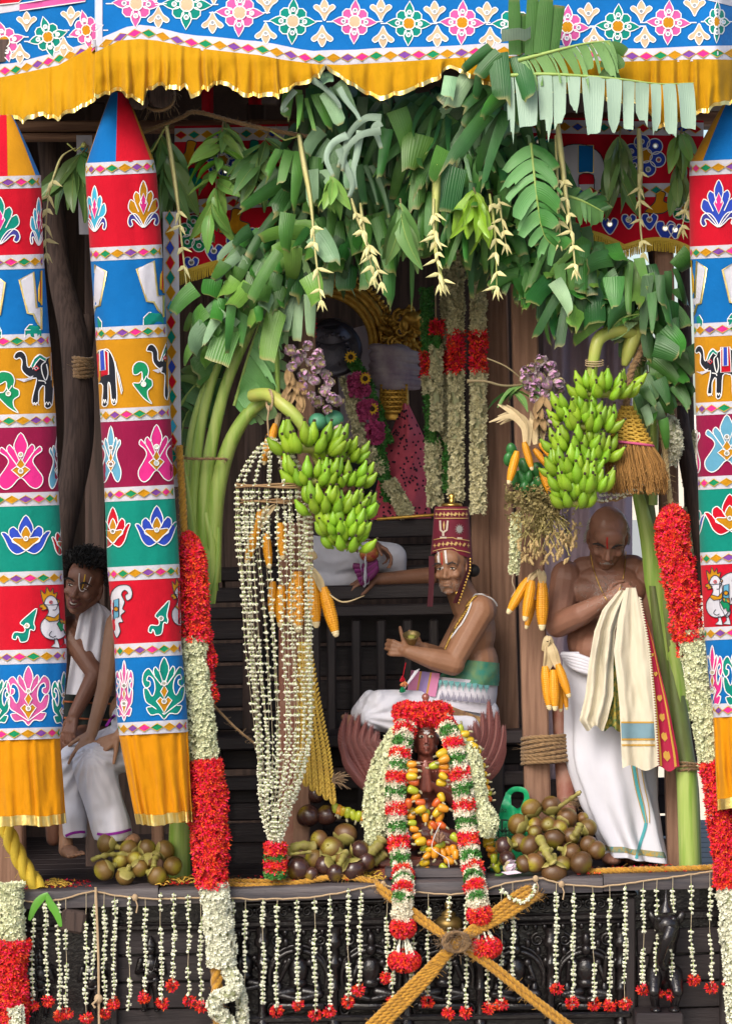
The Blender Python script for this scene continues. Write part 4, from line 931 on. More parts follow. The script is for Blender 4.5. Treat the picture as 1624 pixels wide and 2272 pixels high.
stalk(bl,[P(617,870,.1),P(616,820,.1),P(614,780,.1)],.014)
def clump(parent,px,py,Y,ang,L,w,n,seed,mat,droop=.8,spread=.5,seg=5):
    """cut piece of banana leaf: a short rib with a few broad strips pointing along ang (degrees, 0 = down, + = to the right)"""
    r = random.Random(seed); a = math.radians(ang); c = P(px,py,Y)
    d = Vector((math.sin(a),r.uniform(-.35,.05),-math.cos(a))).normalized(); side = d.cross(Vector((0,-1,0))).normalized()
    mb = MB(); x = -(n-1)/2; tot = sum(ws := [w*r.uniform(.55,1.25) for _ in range(n)]); acc = -tot/2
    for i in range(n):
        o = acc+ws[i]/2; acc += ws[i]; q = side*U(o); dd = (d+side*spread*(o/max(tot,1))*1.3+side*r.gauss(0,.08)+Vector((0,r.uniform(-.3,.2),0))).normalized()
        off = Vector((0,r.uniform(-.02,.02),r.uniform(-1,1)*U(9))); h = side*U(ws[i])*.49
        blade(mb,r,c+q-h+off,c+q+h+off,dd,U(L)*r.uniform(.6,1.2),droop*r.uniform(.4,1.6),Vector((0,-1,0)),0,seg+2,curl=r.choice([0,0,.6,1.4,-.8,-1.6]),rag=r.choice([.2,.5,.9]),arch=r.uniform(.05,.5),taper=r.choice([.35,.6,.85,1.0]),twist=r.gauss(0,.55))
    mb.build('leaf',[mat,M_RIB],parent)
def inside(p,poly):
    x,y = p; c = False; j = len(poly)-1
    for i in range(len(poly)):
        (xi,yi),(xj,yj) = poly[i],poly[j]
        if (yi > y) != (yj > y) and x < (xj-xi)*(y-yi)/(yj-yi)+xi: c = not c
        j = i
    return c
def fill(parent,poly,n,Yr,angf,Lr,wr,seed,mats,droop=.8):
    r = random.Random(seed); xs = [p[0] for p in poly]; ys = [p[1] for p in poly]; k = 0; got = []
    while k < n:
        best = None
        for _ in range(12):
            p = (r.uniform(min(xs),max(xs)),r.uniform(min(ys),max(ys)))
            if not inside(p,poly): continue
            dd = min([(p[0]-q[0])**2+(p[1]-q[1])**2 for q in got],default=1e9)
            if best is None or dd > best[0]: best = (dd,p)
        if best is None: continue
        p = best[1]; got.append(p); fy = (p[1]-min(ys))/(max(ys)-min(ys))
        Y = lerp(Yr[0],Yr[1],r.random()*.6+.4*fy)
        clump(parent,p[0],p[1],Y,angf(*p)+r.gauss(0,22),r.uniform(*Lr),r.uniform(*wr),r.choice([1,2,3,3,4]),seed*1000+k,r.choice(mats),droop)
        k += 1
D3 = [L_DARK,L_DARK,L_MID]; MIX = [L_DARK,L_DARK,L_MID,L_MID,L_PALE,L_LIME]
fill(bl,[(640,300),(700,190),(900,205),(900,500),(780,540),(690,570),(620,520)],50,(.14,-.05),lambda x,y: (x-860)*.12,(90,165),(18,40),1,D3)
fill(br,[(900,200),(1110,150),(1230,300),(1230,440),(1110,530),(900,500)],50,(.14,-.05),lambda x,y: (x-980)*.10-8,(90,170),(18,40),2,D3)
fill(bl,[(560,520),(760,470),(770,540),(690,590),(640,680),(560,670),(470,760),(425,750),(480,630)],36,(.10,-.08),lambda x,y: -32+(x-600)*.14,(70,120),(26,52),3,[L_MID,L_DARK,L_LIME,L_MID,L_PALE])
fill(br,[(1080,470),(1240,445),(1330,540),(1470,595),(1480,680),(1390,650),(1290,660),(1170,600),(1100,560)],64,(.12,-.10),lambda x,y: (x-1300)*.10-14,(70,125),(22,46),4,[L_DARK,L_DARK,L_MID,L_MID,L_LIME])
fill(br,[(1420,690),(1480,640),(1500,700),(1500,850),(1450,880)],13,(.14,.02),lambda x,y: 30,(60,110),(26,46),5,[L_MID,L_DARK])
fill(bl,[(690,190),(860,200),(860,330),(740,420),(660,340)],14,(-.10,-.2),lambda x,y: (x-800)*.15,(80,150),(16,40),6,[L_MID,L_PALE,L_DARK])
fill(br,[(900,230),(1120,170),(1230,330),(1080,500),(960,440)],26,(-.08,-.24),lambda x,y: (x-1000)*.16-14,(110,210),(16,34),7,[L_MID,L_DARK,L_MID,L_PALE])
# --- distinctive leaves
banana_leaf(br,[P(1120,168,-.50),P(1200,164,-.53),P(1287,168,-.56),P(1380,176,-.56),P(1460,186,-.54),P(1538,184,-.5)],U(126),12,21,L_GLAUC,sides=(1,),droop=2.6,sweep=.10,gap=.07,rr=.009,prof=lambda t: 1.10-.3*t+.12*math.sin(t*17),label='pale drooping banana leaf split into fingers over the canopy frill')
banana_leaf(br,[P(1150,134,-.5),P(1210,118,-.54),P(1290,98,-.56),P(1354,90,-.55)],U(86),13,22,L_MID,sides=(1,),droop=1.7,sweep=.8,gap=.10,rr=.010,prof=lambda t: .55+.5*math.sin(pi*(t*.8+.1)))
banana_leaf(br,[P(1345,92,-.55),P(1362,120,-.54),P(1356,168,-.52)],U(60),3,23,L_MID,sides=(-1,1),droop=1.2,prof=lambda t: .7)
mb = MB(); r = random.Random(5)
for (xb,yb,xt,yt,w,Y) in [(1142,122,1140,-6,27,-.50),(1178,122,1182,-10,28,-.52),(1200,118,1212,-8,34,-.535),(1226,112,1240,12,26,-.525),(1160,118,1160,30,20,-.48)]:
    a,b = P(xb,yb,Y),P(xt,yt,Y-.02); blade(mb,r,a-Vector((U(w)/2,0,0)),a+Vector((U(w)/2,0,0)),b-a,(b-a).length,.02,Vector((0,-1,0)),0,5,taper=.95)
mb.build('leaf',[L_MID,M_RIB],br)
mb = MB(); mb.grid([[P(1112+i*13,66-i*1.5+j*9+(5 if i == 4 else 0),-.58-.02*math.sin(i*.7)+j*.012) for i in range(6)] for j in range(4)],flip=True); mb.build('leaf',L_GREY,br)
banana_leaf(br,[P(1178,318,-.30),P(1184,380,-.34),P(1192,450,-.34),P(1206,520,-.30),P(1236,552,-.26)],U(100),9,24,L_MID,droop=1.1,sweep=.25,gap=.15,rr=.007,ybias=.15,prof=lambda t: 1.05-.6*t)
banana_leaf(br,[P(1244,430,-.22),P(1290,445,-.24),P(1338,470,-.22)],U(56),7,25,L_DARK,droop=.25,sweep=.6,gap=0)
for k,(x,y,L,w,ang,Y,mt) in enumerate([(1100,200,170,40,-38,-.36,L_MID),(1108,235,190,34,-46,-.34,L_DARK),(1120,180,150,40,-60,-.40,L_MID),(1125,240,170,42,-22,-.36,L_DARK),(1080,180,110,40,-70,-.38,L_DARK),(1040,165,100,50,-30,-.40,L_PALE),(1000,165,62,52,-8,-.44,L_PALE),(1090,130,110,30,-20,-.46,L_DARK),(1125,120,120,40,12,-.5,L_DARK),(1100,110,80,30,-50,-.48,L_DARK),(1150,170,120,34,8,-.47,L_MID),
                                              (880,250,120,60,20,-.24,L_MID),(930,300,130,56,-14,-.24,L_LIME),(860,290,110,46,-6,-.22,L_MID),(985,330,130,56,-28,-.24,L_MID),(1010,380,130,50,-16,-.22,L_DARK),(720,170,90,50,12,-.36,L_PALE),(715,215,90,58,8,-.33,L_MID),(735,190,70,34,40,-.38,L_PALE),(650,205,80,22,-5,-.3,L_LIME),(672,210,100,16,6,-.3,L_LIME),(685,600,110,64,32,-.14,L_LIME),(650,540,130,58,-3,-.14,L_LIME),(700,520,150,66,38,-.16,L_PALE),(640,470,110,44,-10,-.12,L_MID),
                                              (1360,610,112,74,4,-.20,L_MID),(1230,620,80,44,32,-.16,L_PALE),(1500,560,80,54,50,-.02,L_MID),(1470,720,130,60,44,-.02,L_MID),(1450,770,80,60,78,-.04,L_DARK),(1420,860,80,46,50,-.02,L_MID),(1470,930,60,44,20,.02,L_MID),(1440,900,70,30,34,0,L_PALE),(620,560,120,50,-30,-.10,L_LIME),(560,640,110,46,-26,-.06,L_MID),(520,720,90,44,-28,-.02,L_LIME),(470,780,70,44,-40,.04,L_LIME)]):
    clump(br if x > 860 else bl,x,y,Y,ang,L,w,1 if w > 40 else 2,7000+k,mt,.45,.25,6)
# wilted grey-green ribbons, curling
for k,pts in enumerate([[(846,262),(812,262),(780,290),(764,330),(750,372)],[(846,272),(830,284),(838,306),(846,330)],[(770,300),(738,318),(724,352),(740,392)],[(800,290),(792,340),(784,380),(790,420)],[(752,330),(768,372),(782,410),(774,438)],[(845,290),(800,300),(770,332),(760,380)],[(655,200),(632,230),(628,246),(640,240)],[(752,195),(770,225),(790,250),(800,270)],[(690,175),(720,195),(748,225),(756,242)]]):
    q = spline([P(x,y,-.34-.012*k) for x,y in pts],5); n = len(q); w = U(15 if k < 6 else 12); mb = MB(); F = frames(q)
    mb.grid([[p-b_*w*(1-.6*i/n)*.6+a_*.006*math.sin(i*.5+k),p+a_*.008,p+b_*w*(1-.6*i/n)*.6] for i,(p,(t_,a_,b_)) in enumerate(zip(q,F))])
    mb.build('leaf',L_GREY,bl,label='wilted grey leaf ribbon')
# --- banana bunches
M_BAN = M('green_banana',(.165,.34,.012),rough=.46,col2=(.25,.40,.022),ns=14,objvar=.22,hue=.014,spec=.4,coat=.1,bump=.1,bs=50)
M_BTIP = M('banana_tip',(.05,.035,.02),rough=.8); M_BNECK = M('bunch_stalk',(.30,.42,.07),rough=.4,col2=(.42,.40,.10),ns=7)
def banana_mesh(L,bend,seed):
    r = random.Random(seed); mb = MB(); n = 9; pts = []
    for i in range(n):
        t = i/(n-1); a = bend*(t-.15); pts.append(Vector((0,-L*.9*t*math.cos(bend*.4)+.0,L*bend*.55*t*t)))
    pr = [.006,.0075,.0155,.0205,.0222,.0215,.0175,.0095,.0055]
    F = frames(pts); rows = []
    for p,(t,a,b),q in zip(pts,F,pr):
        rows.append([p+(a*math.cos(x)+b*math.sin(x))*q*(1+.06*math.cos(5*x)) for x in np.linspace(0,2*pi,9)[:-1]])
    mb.grid(rows,0,closed=True); mb.fan(rows[0],0,flip=True)
    d = (pts[-1]-pts[-2]).normalized(); tip = [rows[-1],[p+d*.009 for p in rows[-1]]]
    mb.grid(tip,1,closed=True); mb.fan(tip[1],1)
    return mb.mesh('banana',[M_BAN,M_BTIP],(0,0,0))
BANM = [banana_mesh(.105,.9,1),banana_mesh(.098,1.05,2),banana_mesh(.112,.8,3)]
def bunch(label,stalk_pts,hands,seed,parent_label):
    r = random.Random(seed); sp = spline([P(*p) for p in stalk_pts],8)
    root = thing('banana_bunch',label,'banana bunch',sp[0],'hanging banana bunches')
    mb = MB(); mb.tube(sp,lambda t: .030 if t < .35 else lerp(.030,.012,(t-.35)/.65),10); mb.build('stalk',M_BNECK,root)
    for (cx,cy,Y,w,n1,n2,tilt) in hands:
        c = P(cx,cy,Y)
        for row,n in ((0,n1),(1,n2)):
            for i in range(n):
                f = (i+.5)/n*2-1 if n > 1 else 0
                phi = f*1.25+r.gauss(0,.11)+tilt*.1
                base = c+Vector((U(w)*.33*math.sin(phi),-.035*math.cos(phi),-.028*row-.004*abs(f)+.004*r.gauss(0,1)))
                # each finger leaves the stalk outwards and turns its tip up
                yaw = Matrix.Rotation(phi*.95,3,'Z'); pit = Matrix.Rotation(-(.62-.40*row)+r.gauss(0,.10),3,'X'); rl = Matrix.Rotation(tilt*.35+f*.10+r.gauss(0,.08),3,'Y')
                s = U(w)/.30*r.uniform(.92,1.08)
                s = max(.98,min(s*1.18,1.24))*r.uniform(.9,1.08)
                inst('banana',r.choice(BANM),xf(base,rl @ yaw @ pit,s),root)
        mb = MB(); mb.ell(c+Vector((0,.005,-.01)),(U(w)*.30,.035,.022),None,10,6); mb.build('hand_cushion',M_BNECK,root)
    return root
LB_ = bunch('left banana bunch of green fingers, its thick yellowing stalk curving out beside lotus buds',[(560,878,.10),(595,876,.02),(630,900,-.04),(668,940,-.06),(700,1010,-.04),(735,1090,-.03),(765,1190,-.03)],
      [(688,990,-.08,160,9,8,.3),(752,1010,-.03,120,5,5,.6),(700,1062,-.10,130,7,7,.2),(762,1062,-.06,120,6,6,.5),(728,1122,-.11,130,8,7,.2),(778,1132,-.07,100,6,6,.6),(758,1172,-.11,120,7,7,.1),(770,1204,-.09,100,6,4,.1)],3,'')
RB_ = bunch('right banana bunch of green fingers beside the straw broom, above the bald man',[(1408,742,.06),(1372,734,.0),(1330,750,-.05),(1316,800,-.06),(1308,880,-.04),(1295,980,-.04),(1282,1098,-.04)],
      [(1330,868,-.10,116,7,7,.0),(1368,862,-.05,70,3,3,.6),(1278,914,-.09,100,5,5,-.3),(1300,942,-.10,130,8,7,.1),(1276,988,-.10,120,8,7,-.1),(1318,1006,-.08,80,5,5,.5),(1272,1036,-.12,120,8,8,-.1),(1290,1076,-.12,130,9,8,.05),(1274,1110,-.10,90,6,4,0)],8,'')
for root,c in ((LB_,(770,1204)),(RB_,(1276,1112))):
    mb = MB(); r = random.Random(2)
    for k in range(9):
        a = P(c[0]+r.uniform(-14,14),c[1]-6,-.09); mb.tube([a,a+Vector((r.uniform(-.03,.04),-.02,r.uniform(-.02,.0))),a+Vector((r.uniform(-.05,.06),-.03,r.uniform(-.05,-.03)))],.004,5)
    mb.build('stalk_fibres',M_BAN,root)
mb = MB()
for k in range(3): mb.tube([P(598+14*math.cos(a)*.5,884+20*math.sin(a)+k*4,-.01-.045*math.cos(a)) for a in np.linspace(0,2*pi,14)],.0035,5)
mb.tube([P(598,900,-.04),P(594,930,-.03),P(597,980,0)],.004,5); tag(mb.build('twine',M_TWINE),'jute twine wound round the left banana bunch stalk','twine')
mb = MB()
for k in range(3): mb.tube([P(1318+20*math.cos(a),800+k*5+3*math.sin(a),-.06-.034*math.sin(a)) for a in np.linspace(0,2*pi,14)],.003,5)
tag(mb.build('twine',M_TWINE),'thin twine wound round the right banana bunch stalk','twine')
# spathe and old flower end above the right bunch
stalk(br,[P(1420,720,.1),P(1400,760,.06),P(1384,812,.05)],lambda t: .035+.02*math.sin(pi*t)-.02*t,M_BNECK,'spathe')
banana_leaf(br,[P(1340,740,-.02),P(1380,706,-.04),P(1424,696,-.02)],U(26),1,41,L_LIME,droop=.4,gap=0,prof=lambda t: 1)

# --- mango leaf sprigs
M_MANGO = M('mango_leaf',(.060,.20,.024),rough=.33,objvar=.3,hue=.02,spec=.5,col2=(.06,.20,.03),ns=12,back=(.11,.22,.06),coat=.1); M_MANGOL = M('young_mango_leaf',(.13,.34,.03),rough=.35,objvar=.2,hue=.015,spec=.5,back=(.18,.36,.07))
M_LIMEL = M('lime_leaf',(.24,.44,.03),rough=.35,objvar=.15,hue=.01,spec=.5); M_TWIG = M('twig',(.22,.17,.09),rough=.8)
M_MRIB = M('mango_leaf_rib',(.28,.38,.10),rough=.5)
def leaf_mesh(mat,L,w,bend,seed,wavy=0.0):
    mb = MB(); r = random.Random(seed); n = 8; rows = []; mid = []
    for i in range(n+1):
        t = i/n; q = w*(math.sin(pi*min(t*.94+.03,1))**.85)*(1-.25*t); z = -bend*t*t*L; y = -L*t*(1-.2*bend*t)
        wv = wavy*math.sin(t*14+seed)*w
        rows.append([Vector((-q,y,z+q*.35+wv)),Vector((-q*.5,y,z+q*.14)),Vector((0,y,z)),Vector((q*.5,y,z+q*.14)),Vector((q,y,z+q*.35-wv))]); mid.append(Vector((0,y,z+.0012)))
    mb.grid(rows,0); mb.tube(mid,[.0018-.0012*i/n for i in range(n+1)],4,1,cap=False)
    return mb.mesh('leaf',[mat,M_MRIB],(0,0,0))
LV = {k: [leaf_mesh(m,L,w,b,s,wv) for L,w,b,s in [(.19,.034,.25,1),(.21,.038,.45,2),(.165,.032,.15,3),(.2,.028,.6,4)]] for k,m,wv in (('m',M_MANGO,.06),('y',M_MANGOL,.08),('l',M_LIMEL,.16))}
def sprig(label,pts,Y,n,kind,seed,sc=1.0,droop=1.0,spread=1.0,group='mango leaf sprigs',cat='leaf sprig'):
    r = random.Random(seed); q = spline([P(x,y,Y) for x,y in pts],6)
    root = thing('mango_leaf_sprig',label,cat,q[0],group); mb = MB(); mb.tube(q,lambda t: .005-.003*t,6); mb.build('twig',M_TWIG,root)
    n = int(n*1.12)
    for i in range(n):
        t = .25+.75*(i/(max(n-1,1))); p = q[min(int(t*(len(q)-1)),len(q)-1)]
        a = i*2.4+r.uniform(-.4,.4); d = Vector((math.cos(a)*spread,math.sin(a)*.75*spread-.25,-droop*r.uniform(.5,1.25))).normalized()
        rt = rot_to(-d if False else d,0); zq = Vector((0,-1,0)).rotation_difference(d); R = zq.to_matrix() @ Matrix.Rotation(r.uniform(-.9,.9),3,'Y')
        inst('leaf',r.choice(LV[kind]),xf(p+Vector((r.uniform(-1,1),r.uniform(-1,1),0))*.008,R,sc*1.28*r.uniform(.75,1.15)),root)
    return root
sprig('dark mango leaf sprig hanging between the two left cloth columns',[(196,322),(176,350),(160,380)],.25,17,'m',1,1.05)
sprig('mango leaf sprig hugging the right side of the inner left column',[(360,282),(358,310),(362,350),(360,400)],.18,22,'m',2,1.0,1.6,.7)
sprig('light mango leaf sprig in front of the left red valance, topmost',[(498,262),(492,300),(486,350),(480,400)],.12,17,'y',3,.80,.5,1.2)
sprig('mango leaf sprig right of the light one, below the rope',[(600,285),(585,320),(575,350),(570,400)],.10,22,'m',4,.85,.9,1.1)
sprig('lowest bright mango sprig before the left red valance',[(482,400),(478,430),(470,470)],.10,8,'y',5,.9,1.8,.5)
sprig('small mango sprig under the rope above the red valance',[(500,262),(503,280),(506,290)],.14,7,'m',16,.6,1.2,.6)
sprig('dark mango sprig hanging below the pale drooping banana leaf',[(1376,285),(1372,330),(1366,380)],.20,15,'m',6,.95,1.6,.6)
sprig('bright mango sprig hanging beside the right cloth column',[(1512,285),(1508,300),(1504,320)],.1,9,'y',7,.62,1.5,.7)
sprig('shadowed mango sprig below the bright one near the right column',[(1512,330),(1508,360),(1504,400)],.2,9,'m',17,.7,1.6,.5)
sprig('bright mango sprig under the wilted grey ribbons',[(735,385),(738,400),(735,420)],-.26,9,'y',8,.62,1.3,.9)
sprig('long-leaved mango sprig at the middle of the arch underside',[(888,440),(890,465),(892,490)],-.24,6,'m',9,1.05,1.8,.45)
sprig('yellow-green drooping leaf sprig right of the arch centre',[(1050,415),(1056,435),(1062,455)],-.30,16,'l',10,.78,1.7,.65)
sprig('twig with dark leaves behind the right dried lotus bundle',[(1186,850),(1160,858),(1135,870)],.06,10,'m',11,.60,.4,1.2)
mb = MB(); mb.tube(spline([P(1036,846,.02),P(1075,846,.03),P(1120,856,.05),P(1180,852,.1)],5),[.011,.009]+[.006]*14,6); tag(mb.build('dry_twig',M_TWIG),'bare pale twig sticking out left across the timber post','twig')
mb = MB(); mb.tube(spline([P(1080,795,.1),P(1120,812,.08),P(1150,835,.08),P(1175,860,.1)],5),.004,5); tag(mb.build('dry_twig',M_TWIG),'thin bare twig above the other, beside the dried lotus','twig')
# --- tender palm-leaf tassels with folded barbs
M_PALM = M('tender_palm_leaf',(.58,.55,.20),rough=.5,col2=(.66,.60,.30),ns=9,objvar=.1); M_PALMG = M('greenish_palm_leaf',(.38,.47,.10),rough=.5,col2=(.55,.54,.2),ns=7)
def barb_mesh(L,w):
    mb = MB(); mb.grid([[Vector((-w*q,0,-L*t)),Vector((0,-.3*w*q-.002,-L*t)),Vector((w*q,0,-L*t))] for t,q in ((0,.25),(.25,1),(.6,.62),(1,.03))]); mb.grid([[Vector((-w*q*.7,.003,-L*t*.6)),Vector((w*q*.7,.003,-L*t*.6))] for t,q in ((0,.3),(.4,1),(1,.05))])
    return mb.mesh('barb',M_PALM,(0,0,0))
BARB = [barb_mesh(.058,.009),barb_mesh(.07,.008),barb_mesh(.045,.010)]
def tassel(label,pts,Y,b0,w0,seed,step=30,mat=None):
    r = random.Random(seed); q = spline([P(x,y,Y+.002*i) for i,(x,y) in enumerate(pts)],10)
    root = thing('palm_tassel',label,'palm tassel',q[0],'tender palm leaf tassels'); mb = MB(); n = len(q)
    rows = []
    for i,p in enumerate(q):
        t = i/(n-1); w = U(w0)*(.55+.45*math.sin(pi*min(t*1.6,1)))*(1-.55*t); rows.append([p+Vector((-w,.004,0)),p+Vector((0,-.006,0)),p+Vector((w,.004,0)),p+Vector((0,.008,0))])
    mb.grid(rows,closed=True); mb.build('strip',mat or M_PALM,root)
    y = b0; k = 0; top = pts[0][1]; bot = pts[-1][1]; s = 0
    while y < bot-4:
        i = min(range(n),key=lambda j: abs(q[j].z-P(0,y,Y).z)); p = q[i]
        for a in ((-1.05+r.uniform(-.25,.25),.35+r.uniform(-.2,.2)) if k % 2 else (1.05+r.uniform(-.25,.25),-.35+r.uniform(-.2,.2))):
            inst('barb',r.choice(BARB),xf(p+Vector((0,-.007,0)),Matrix.Rotation(-a,3,'Y') @ Matrix.Rotation(r.uniform(-.5,.2),3,'X'),r.uniform(.85,1.15)),root)
        y += step*r.uniform(.95,1.7); k += 1
    for a in (-.35,.15,.5): inst('barb',BARB[1],xf(q[-1],Matrix.Rotation(-a,3,'Y'),.8),root)
    return root
tassel('palm tassel beside the right edge of the inner left cloth column',[(370,280),(384,370),(396,460),(404,540),(414,630)],.02,470,7,1)
tassel('palm tassel hanging over the left arch leaves, thick green top',[(664,300),(676,370),(690,450),(700,560),(713,665)],-.26,505,8,2)
tassel('palm tassel left of the arch middle, slanting to the right',[(780,440),(795,490),(820,550),(846,625)],-.28,470,5,3,26)
tassel('short palm tassel beside the slanting one',[(800,450),(806,500),(818,560),(828,612)],-.27,480,5,13,26)
tassel('broad palm tassel hanging at the middle of the arch',[(969,365),(968,420),(966,480),(966,560),(985,630)],-.30,470,11,4,26,M_PALMG)
tassel('slim palm tassel close beside the broad one',[(962,440),(962,500),(970,560),(975,630)],-.31,480,4,14,30)
tassel('long thin palm tassel right of the arch middle',[(1086,430),(1096,500),(1100,560),(1102,640)],-.28,450,5,5,30,M_PALMG)
tassel('short palm tassel right of the lime-leaved sprig',[(1106,440),(1112,480),(1122,540)],-.27,450,4,6,24)
tassel('thick palm tassel slanting below the pale drooping banana leaf',[(1235,262),(1244,340),(1256,440),(1268,520),(1276,596)],-.30,400,8,7)
tassel('thin palm tassel left of the thick slanting one',[(1232,300),(1236,400),(1240,470),(1242,530)],-.28,400,4,17,28)
tassel('palm tassel in front of the right red valance',[(1416,285),(1420,360),(1418,430),(1420,500),(1426,560)],.06,380,8,8)
tassel('curved palm tassel between the two left cloth columns',[(168,328),(140,345),(124,380),(108,440),(102,520),(104,560)],.05,400,4,9)
tassel('half hidden palm tassel at the foot of the right column valance',[(1532,420),(1520,470),(1512,505)],.02,440,4,10,24)
for k,(a,b,Y) in enumerate([((312,355),(370,278),.1),((150,318),(186,322),.06),((600,290),(664,302),-.05)]):
    mb = MB(); p,q = P(*a,Y),P(*b,Y); mb.tube([p,p.lerp(q,.5)+Vector((0,0,-.03)),q],.004,5); mb.ell(q,(.012,.012,.012),None,8,6); tag(mb.build('palm_tie',M_PALMG),['knotted palm strip tied at the top of the inner column','knotted palm strip tied above the left mango sprig','knotted palm strip tied to the coir rope'][k],'palm strip')
# ------------------------------------------------------------------ flowers: garlands, jasmine strings, chandelier
M_IXO = M('ixora_red',(.72,.018,.012),rough=.55,island=.35,hue=.02,spec=.3); M_IXOC = M('ixora_core',(.30,.006,.006),rough=.9)
M_JAS = M('jasmine_white',(.74,.74,.58),rough=.6,island=.18,hue=.015,spec=.3); M_JASG = M('jasmine_calyx',(.34,.44,.14),rough=.6,island=.2)
M_TUB = M('tuberose_cream',(.66,.68,.44),rough=.6,island=.22,hue=.02,spec=.3); M_WCORE = M('garland_core',(.40,.42,.24),rough=.9)
M_CREAM = M('cream_petal',(.76,.70,.54),rough=.6,island=.16,spec=.3); M_TULSI = M('green_leaf_bits',(.05,.19,.03),rough=.5,island=.4,hue=.02)
M_THREAD = M('thread',(.50,.42,.28),rough=.9)
M_OLDW = M('dull_tuberose',(.60,.56,.34),rough=.7,island=.25)  # duller, yellower flower colour than the tuberose cream
def petals(n,L,w,tilt,tube=0.0):
    V = []; F = []
    for k in range(n):
        a = 2*pi*k/n; ca,sa = math.cos(a),math.sin(a); b = len(V)
        for (r_,s_,h) in [(.08*L,.15*w,tube),(.5*L,w,tube+.5*L*tilt),(L,.12*w,tube+L*tilt*.9),(.5*L,-w,tube+.5*L*tilt)]:
            V.append((ca*r_-sa*s_,sa*r_+ca*s_,h))
        F.append((b,b+1,b+2,b+3))
    return np.array(V),F
def scatter(mb,tpl,items,m=0):
    V,F = tpl; n = len(V)
    for (p,d,s) in items:
        R = np.array(rot_to(d,rnd.uniform(0,6.28))); b = len(mb.v); W_ = (V*s) @ R.T+np.array(p[:])
        mb.v.extend(map(tuple,W_.tolist())); mb.f.extend(tuple(b+i for i in f) for f in F); mb.m.extend([m]*len(F))
T_IXO = petals(4,.0150,.0038,.75); T_TUB = petals(5,.014,.0048,.75); T_JAS = petals(5,.012,.0044,.9); T_LEAF = petals(3,.012,.0045,.6); T_LONG = petals(6,.0145,.0040,.7)
def around(path,rf,n,seed,jit=.15,flat=1.0):
    """n points over the surface of a tube, with outward directions"""
    r = random.Random(seed); path = [Vector(p) for p in path]; F = frames(path); L = len(path); out = []
    for _ in range(n):
        t = r.random()*(L-1); i = min(int(t),L-2); f = t-i; p = path[i].lerp(path[i+1],f); a = r.uniform(0,2*pi); tt,n1,n2 = F[i]
        o = n1*math.cos(a)+n2*math.sin(a)*flat; rr = (rf(t/(L-1)) if callable(rf) else rf)*(1+.26*nz(p.z*15,a*1.1,seed)+.14*nz(p.z*40,a*2.2,seed))
        out.append((p+o*rr*r.uniform(.86,1.08),(o+Vector((r.gauss(0,jit*2),r.gauss(0,jit*2),r.gauss(0,jit*2)))).normalized(),r.uniform(.8,1.2)))
    return out
def garland(root,name,pts,rf,n,tpl,mat,core,seed,extra=None,label=None,s=1.0):
    path = spline([P(*p) for p in pts],6); mb = MB()
    mb.tube(path,(lambda t: rf(t)*.82) if callable(rf) else rf*.82,10,1)
    scatter(mb,tpl,[(p,d,q*s) for p,d,q in around(path,rf,n,seed)],0)
    if extra: scatter(mb,extra[0],around(path,rf,extra[1],seed+1),2)
    return mb.build(name,[mat,core]+([extra[2]] if extra else []),root,smooth=False,label=label,kind='stuff')
# thick ixora and tuberose garlands hung from the posts
g = thing('flower_garland','long red and white flower garland hanging right of the inner left cloth column','garland',P(430,1200,-.1),'thick red and white garlands')
garland(g,'red_section',[(416,1190,.02),(424,1215,-.02),(428,1260,-.06),(432,1330,-.08),(436,1420,-.08)],lambda t: U(lerp(10,28,min(t*2.2,1))),1500,T_IXO,M_IXO,M_IXOC,1,label='upper red section')
garland(g,'red_section',[(452,1400,-.05),(462,1440,-.05),(464,1490,-.05),(466,1560,-.05)],lambda t: U(11+4*math.sin(t*16)),260,T_IXO,M_IXO,M_IXOC,9)
garland(g,'white_section',[(430,1415,-.08),(434,1480,-.08),(442,1560,-.08),(452,1650,-.08),(456,1705,-.08)],lambda t: U(25),1900,T_JAS,M_TUB,M_WCORE,2,label='upper white section')
garland(g,'red_section',[(456,1690,-.09),(460,1730,-.1),(462,1800,-.1),(466,1880,-.1),(470,1968,-.1)],lambda t: U(26+11*math.sin(pi*(t*.85+.05))),2400,T_IXO,M_IXO,M_IXOC,3,label='lower red section')
garland(g,'white_section',[(474,1962,-.10),(480,2010,-.1),(488,2070,-.1),(494,2140,-.1)],lambda t: U(27),1700,T_JAS,M_JAS,M_WCORE,4,label='lower white section')
garland(g,'white_section',[(494,2140,-.10),(520,2170,-.13),(516,2200,-.15),(482,2215,-.15),(476,2240,-.14),(500,2262,-.12),(520,2300,-.1)],lambda t: U(13),620,T_JAS,M_JAS,M_WCORE,5,label='white tail twisted round the rope')
garland(g,'white_section',[(500,2130,-.07),(526,2180,-.07),(538,2230,-.07),(536,2300,-.07)],lambda t: U(9),300,T_JAS,M_JAS,M_WCORE,6)
g = thing('flower_garland','long red and white flower garland hanging beside the right cloth column','garland',P(1500,1140,-.1),'thick red and white garlands')
garland(g,'red_section',[(1490,1136,.05),(1492,1165,-.02),(1490,1210,-.05),(1506,1270,-.06),(1518,1340,-.07),(1524,1420,-.07)],lambda t: U(lerp(16,33,min(t*5,1))-6*max(0,t-.6)),2600,T_IXO,M_IXO,M_IXOC,11,label='upper red section')
garland(g,'red_section',[(1510,1410,-.05),(1514,1430,-.05),(1514,1455,-.05)],lambda t: U(9),110,T_IXO,M_IXO,M_IXOC,19)
garland(g,'white_section',[(1532,1400,-.07),(1544,1470,-.08),(1558,1560,-.08),(1574,1640,-.08),(1580,1700,-.08)],lambda t: U(26),2300,T_JAS,M_TUB,M_WCORE,12,label='upper white section')
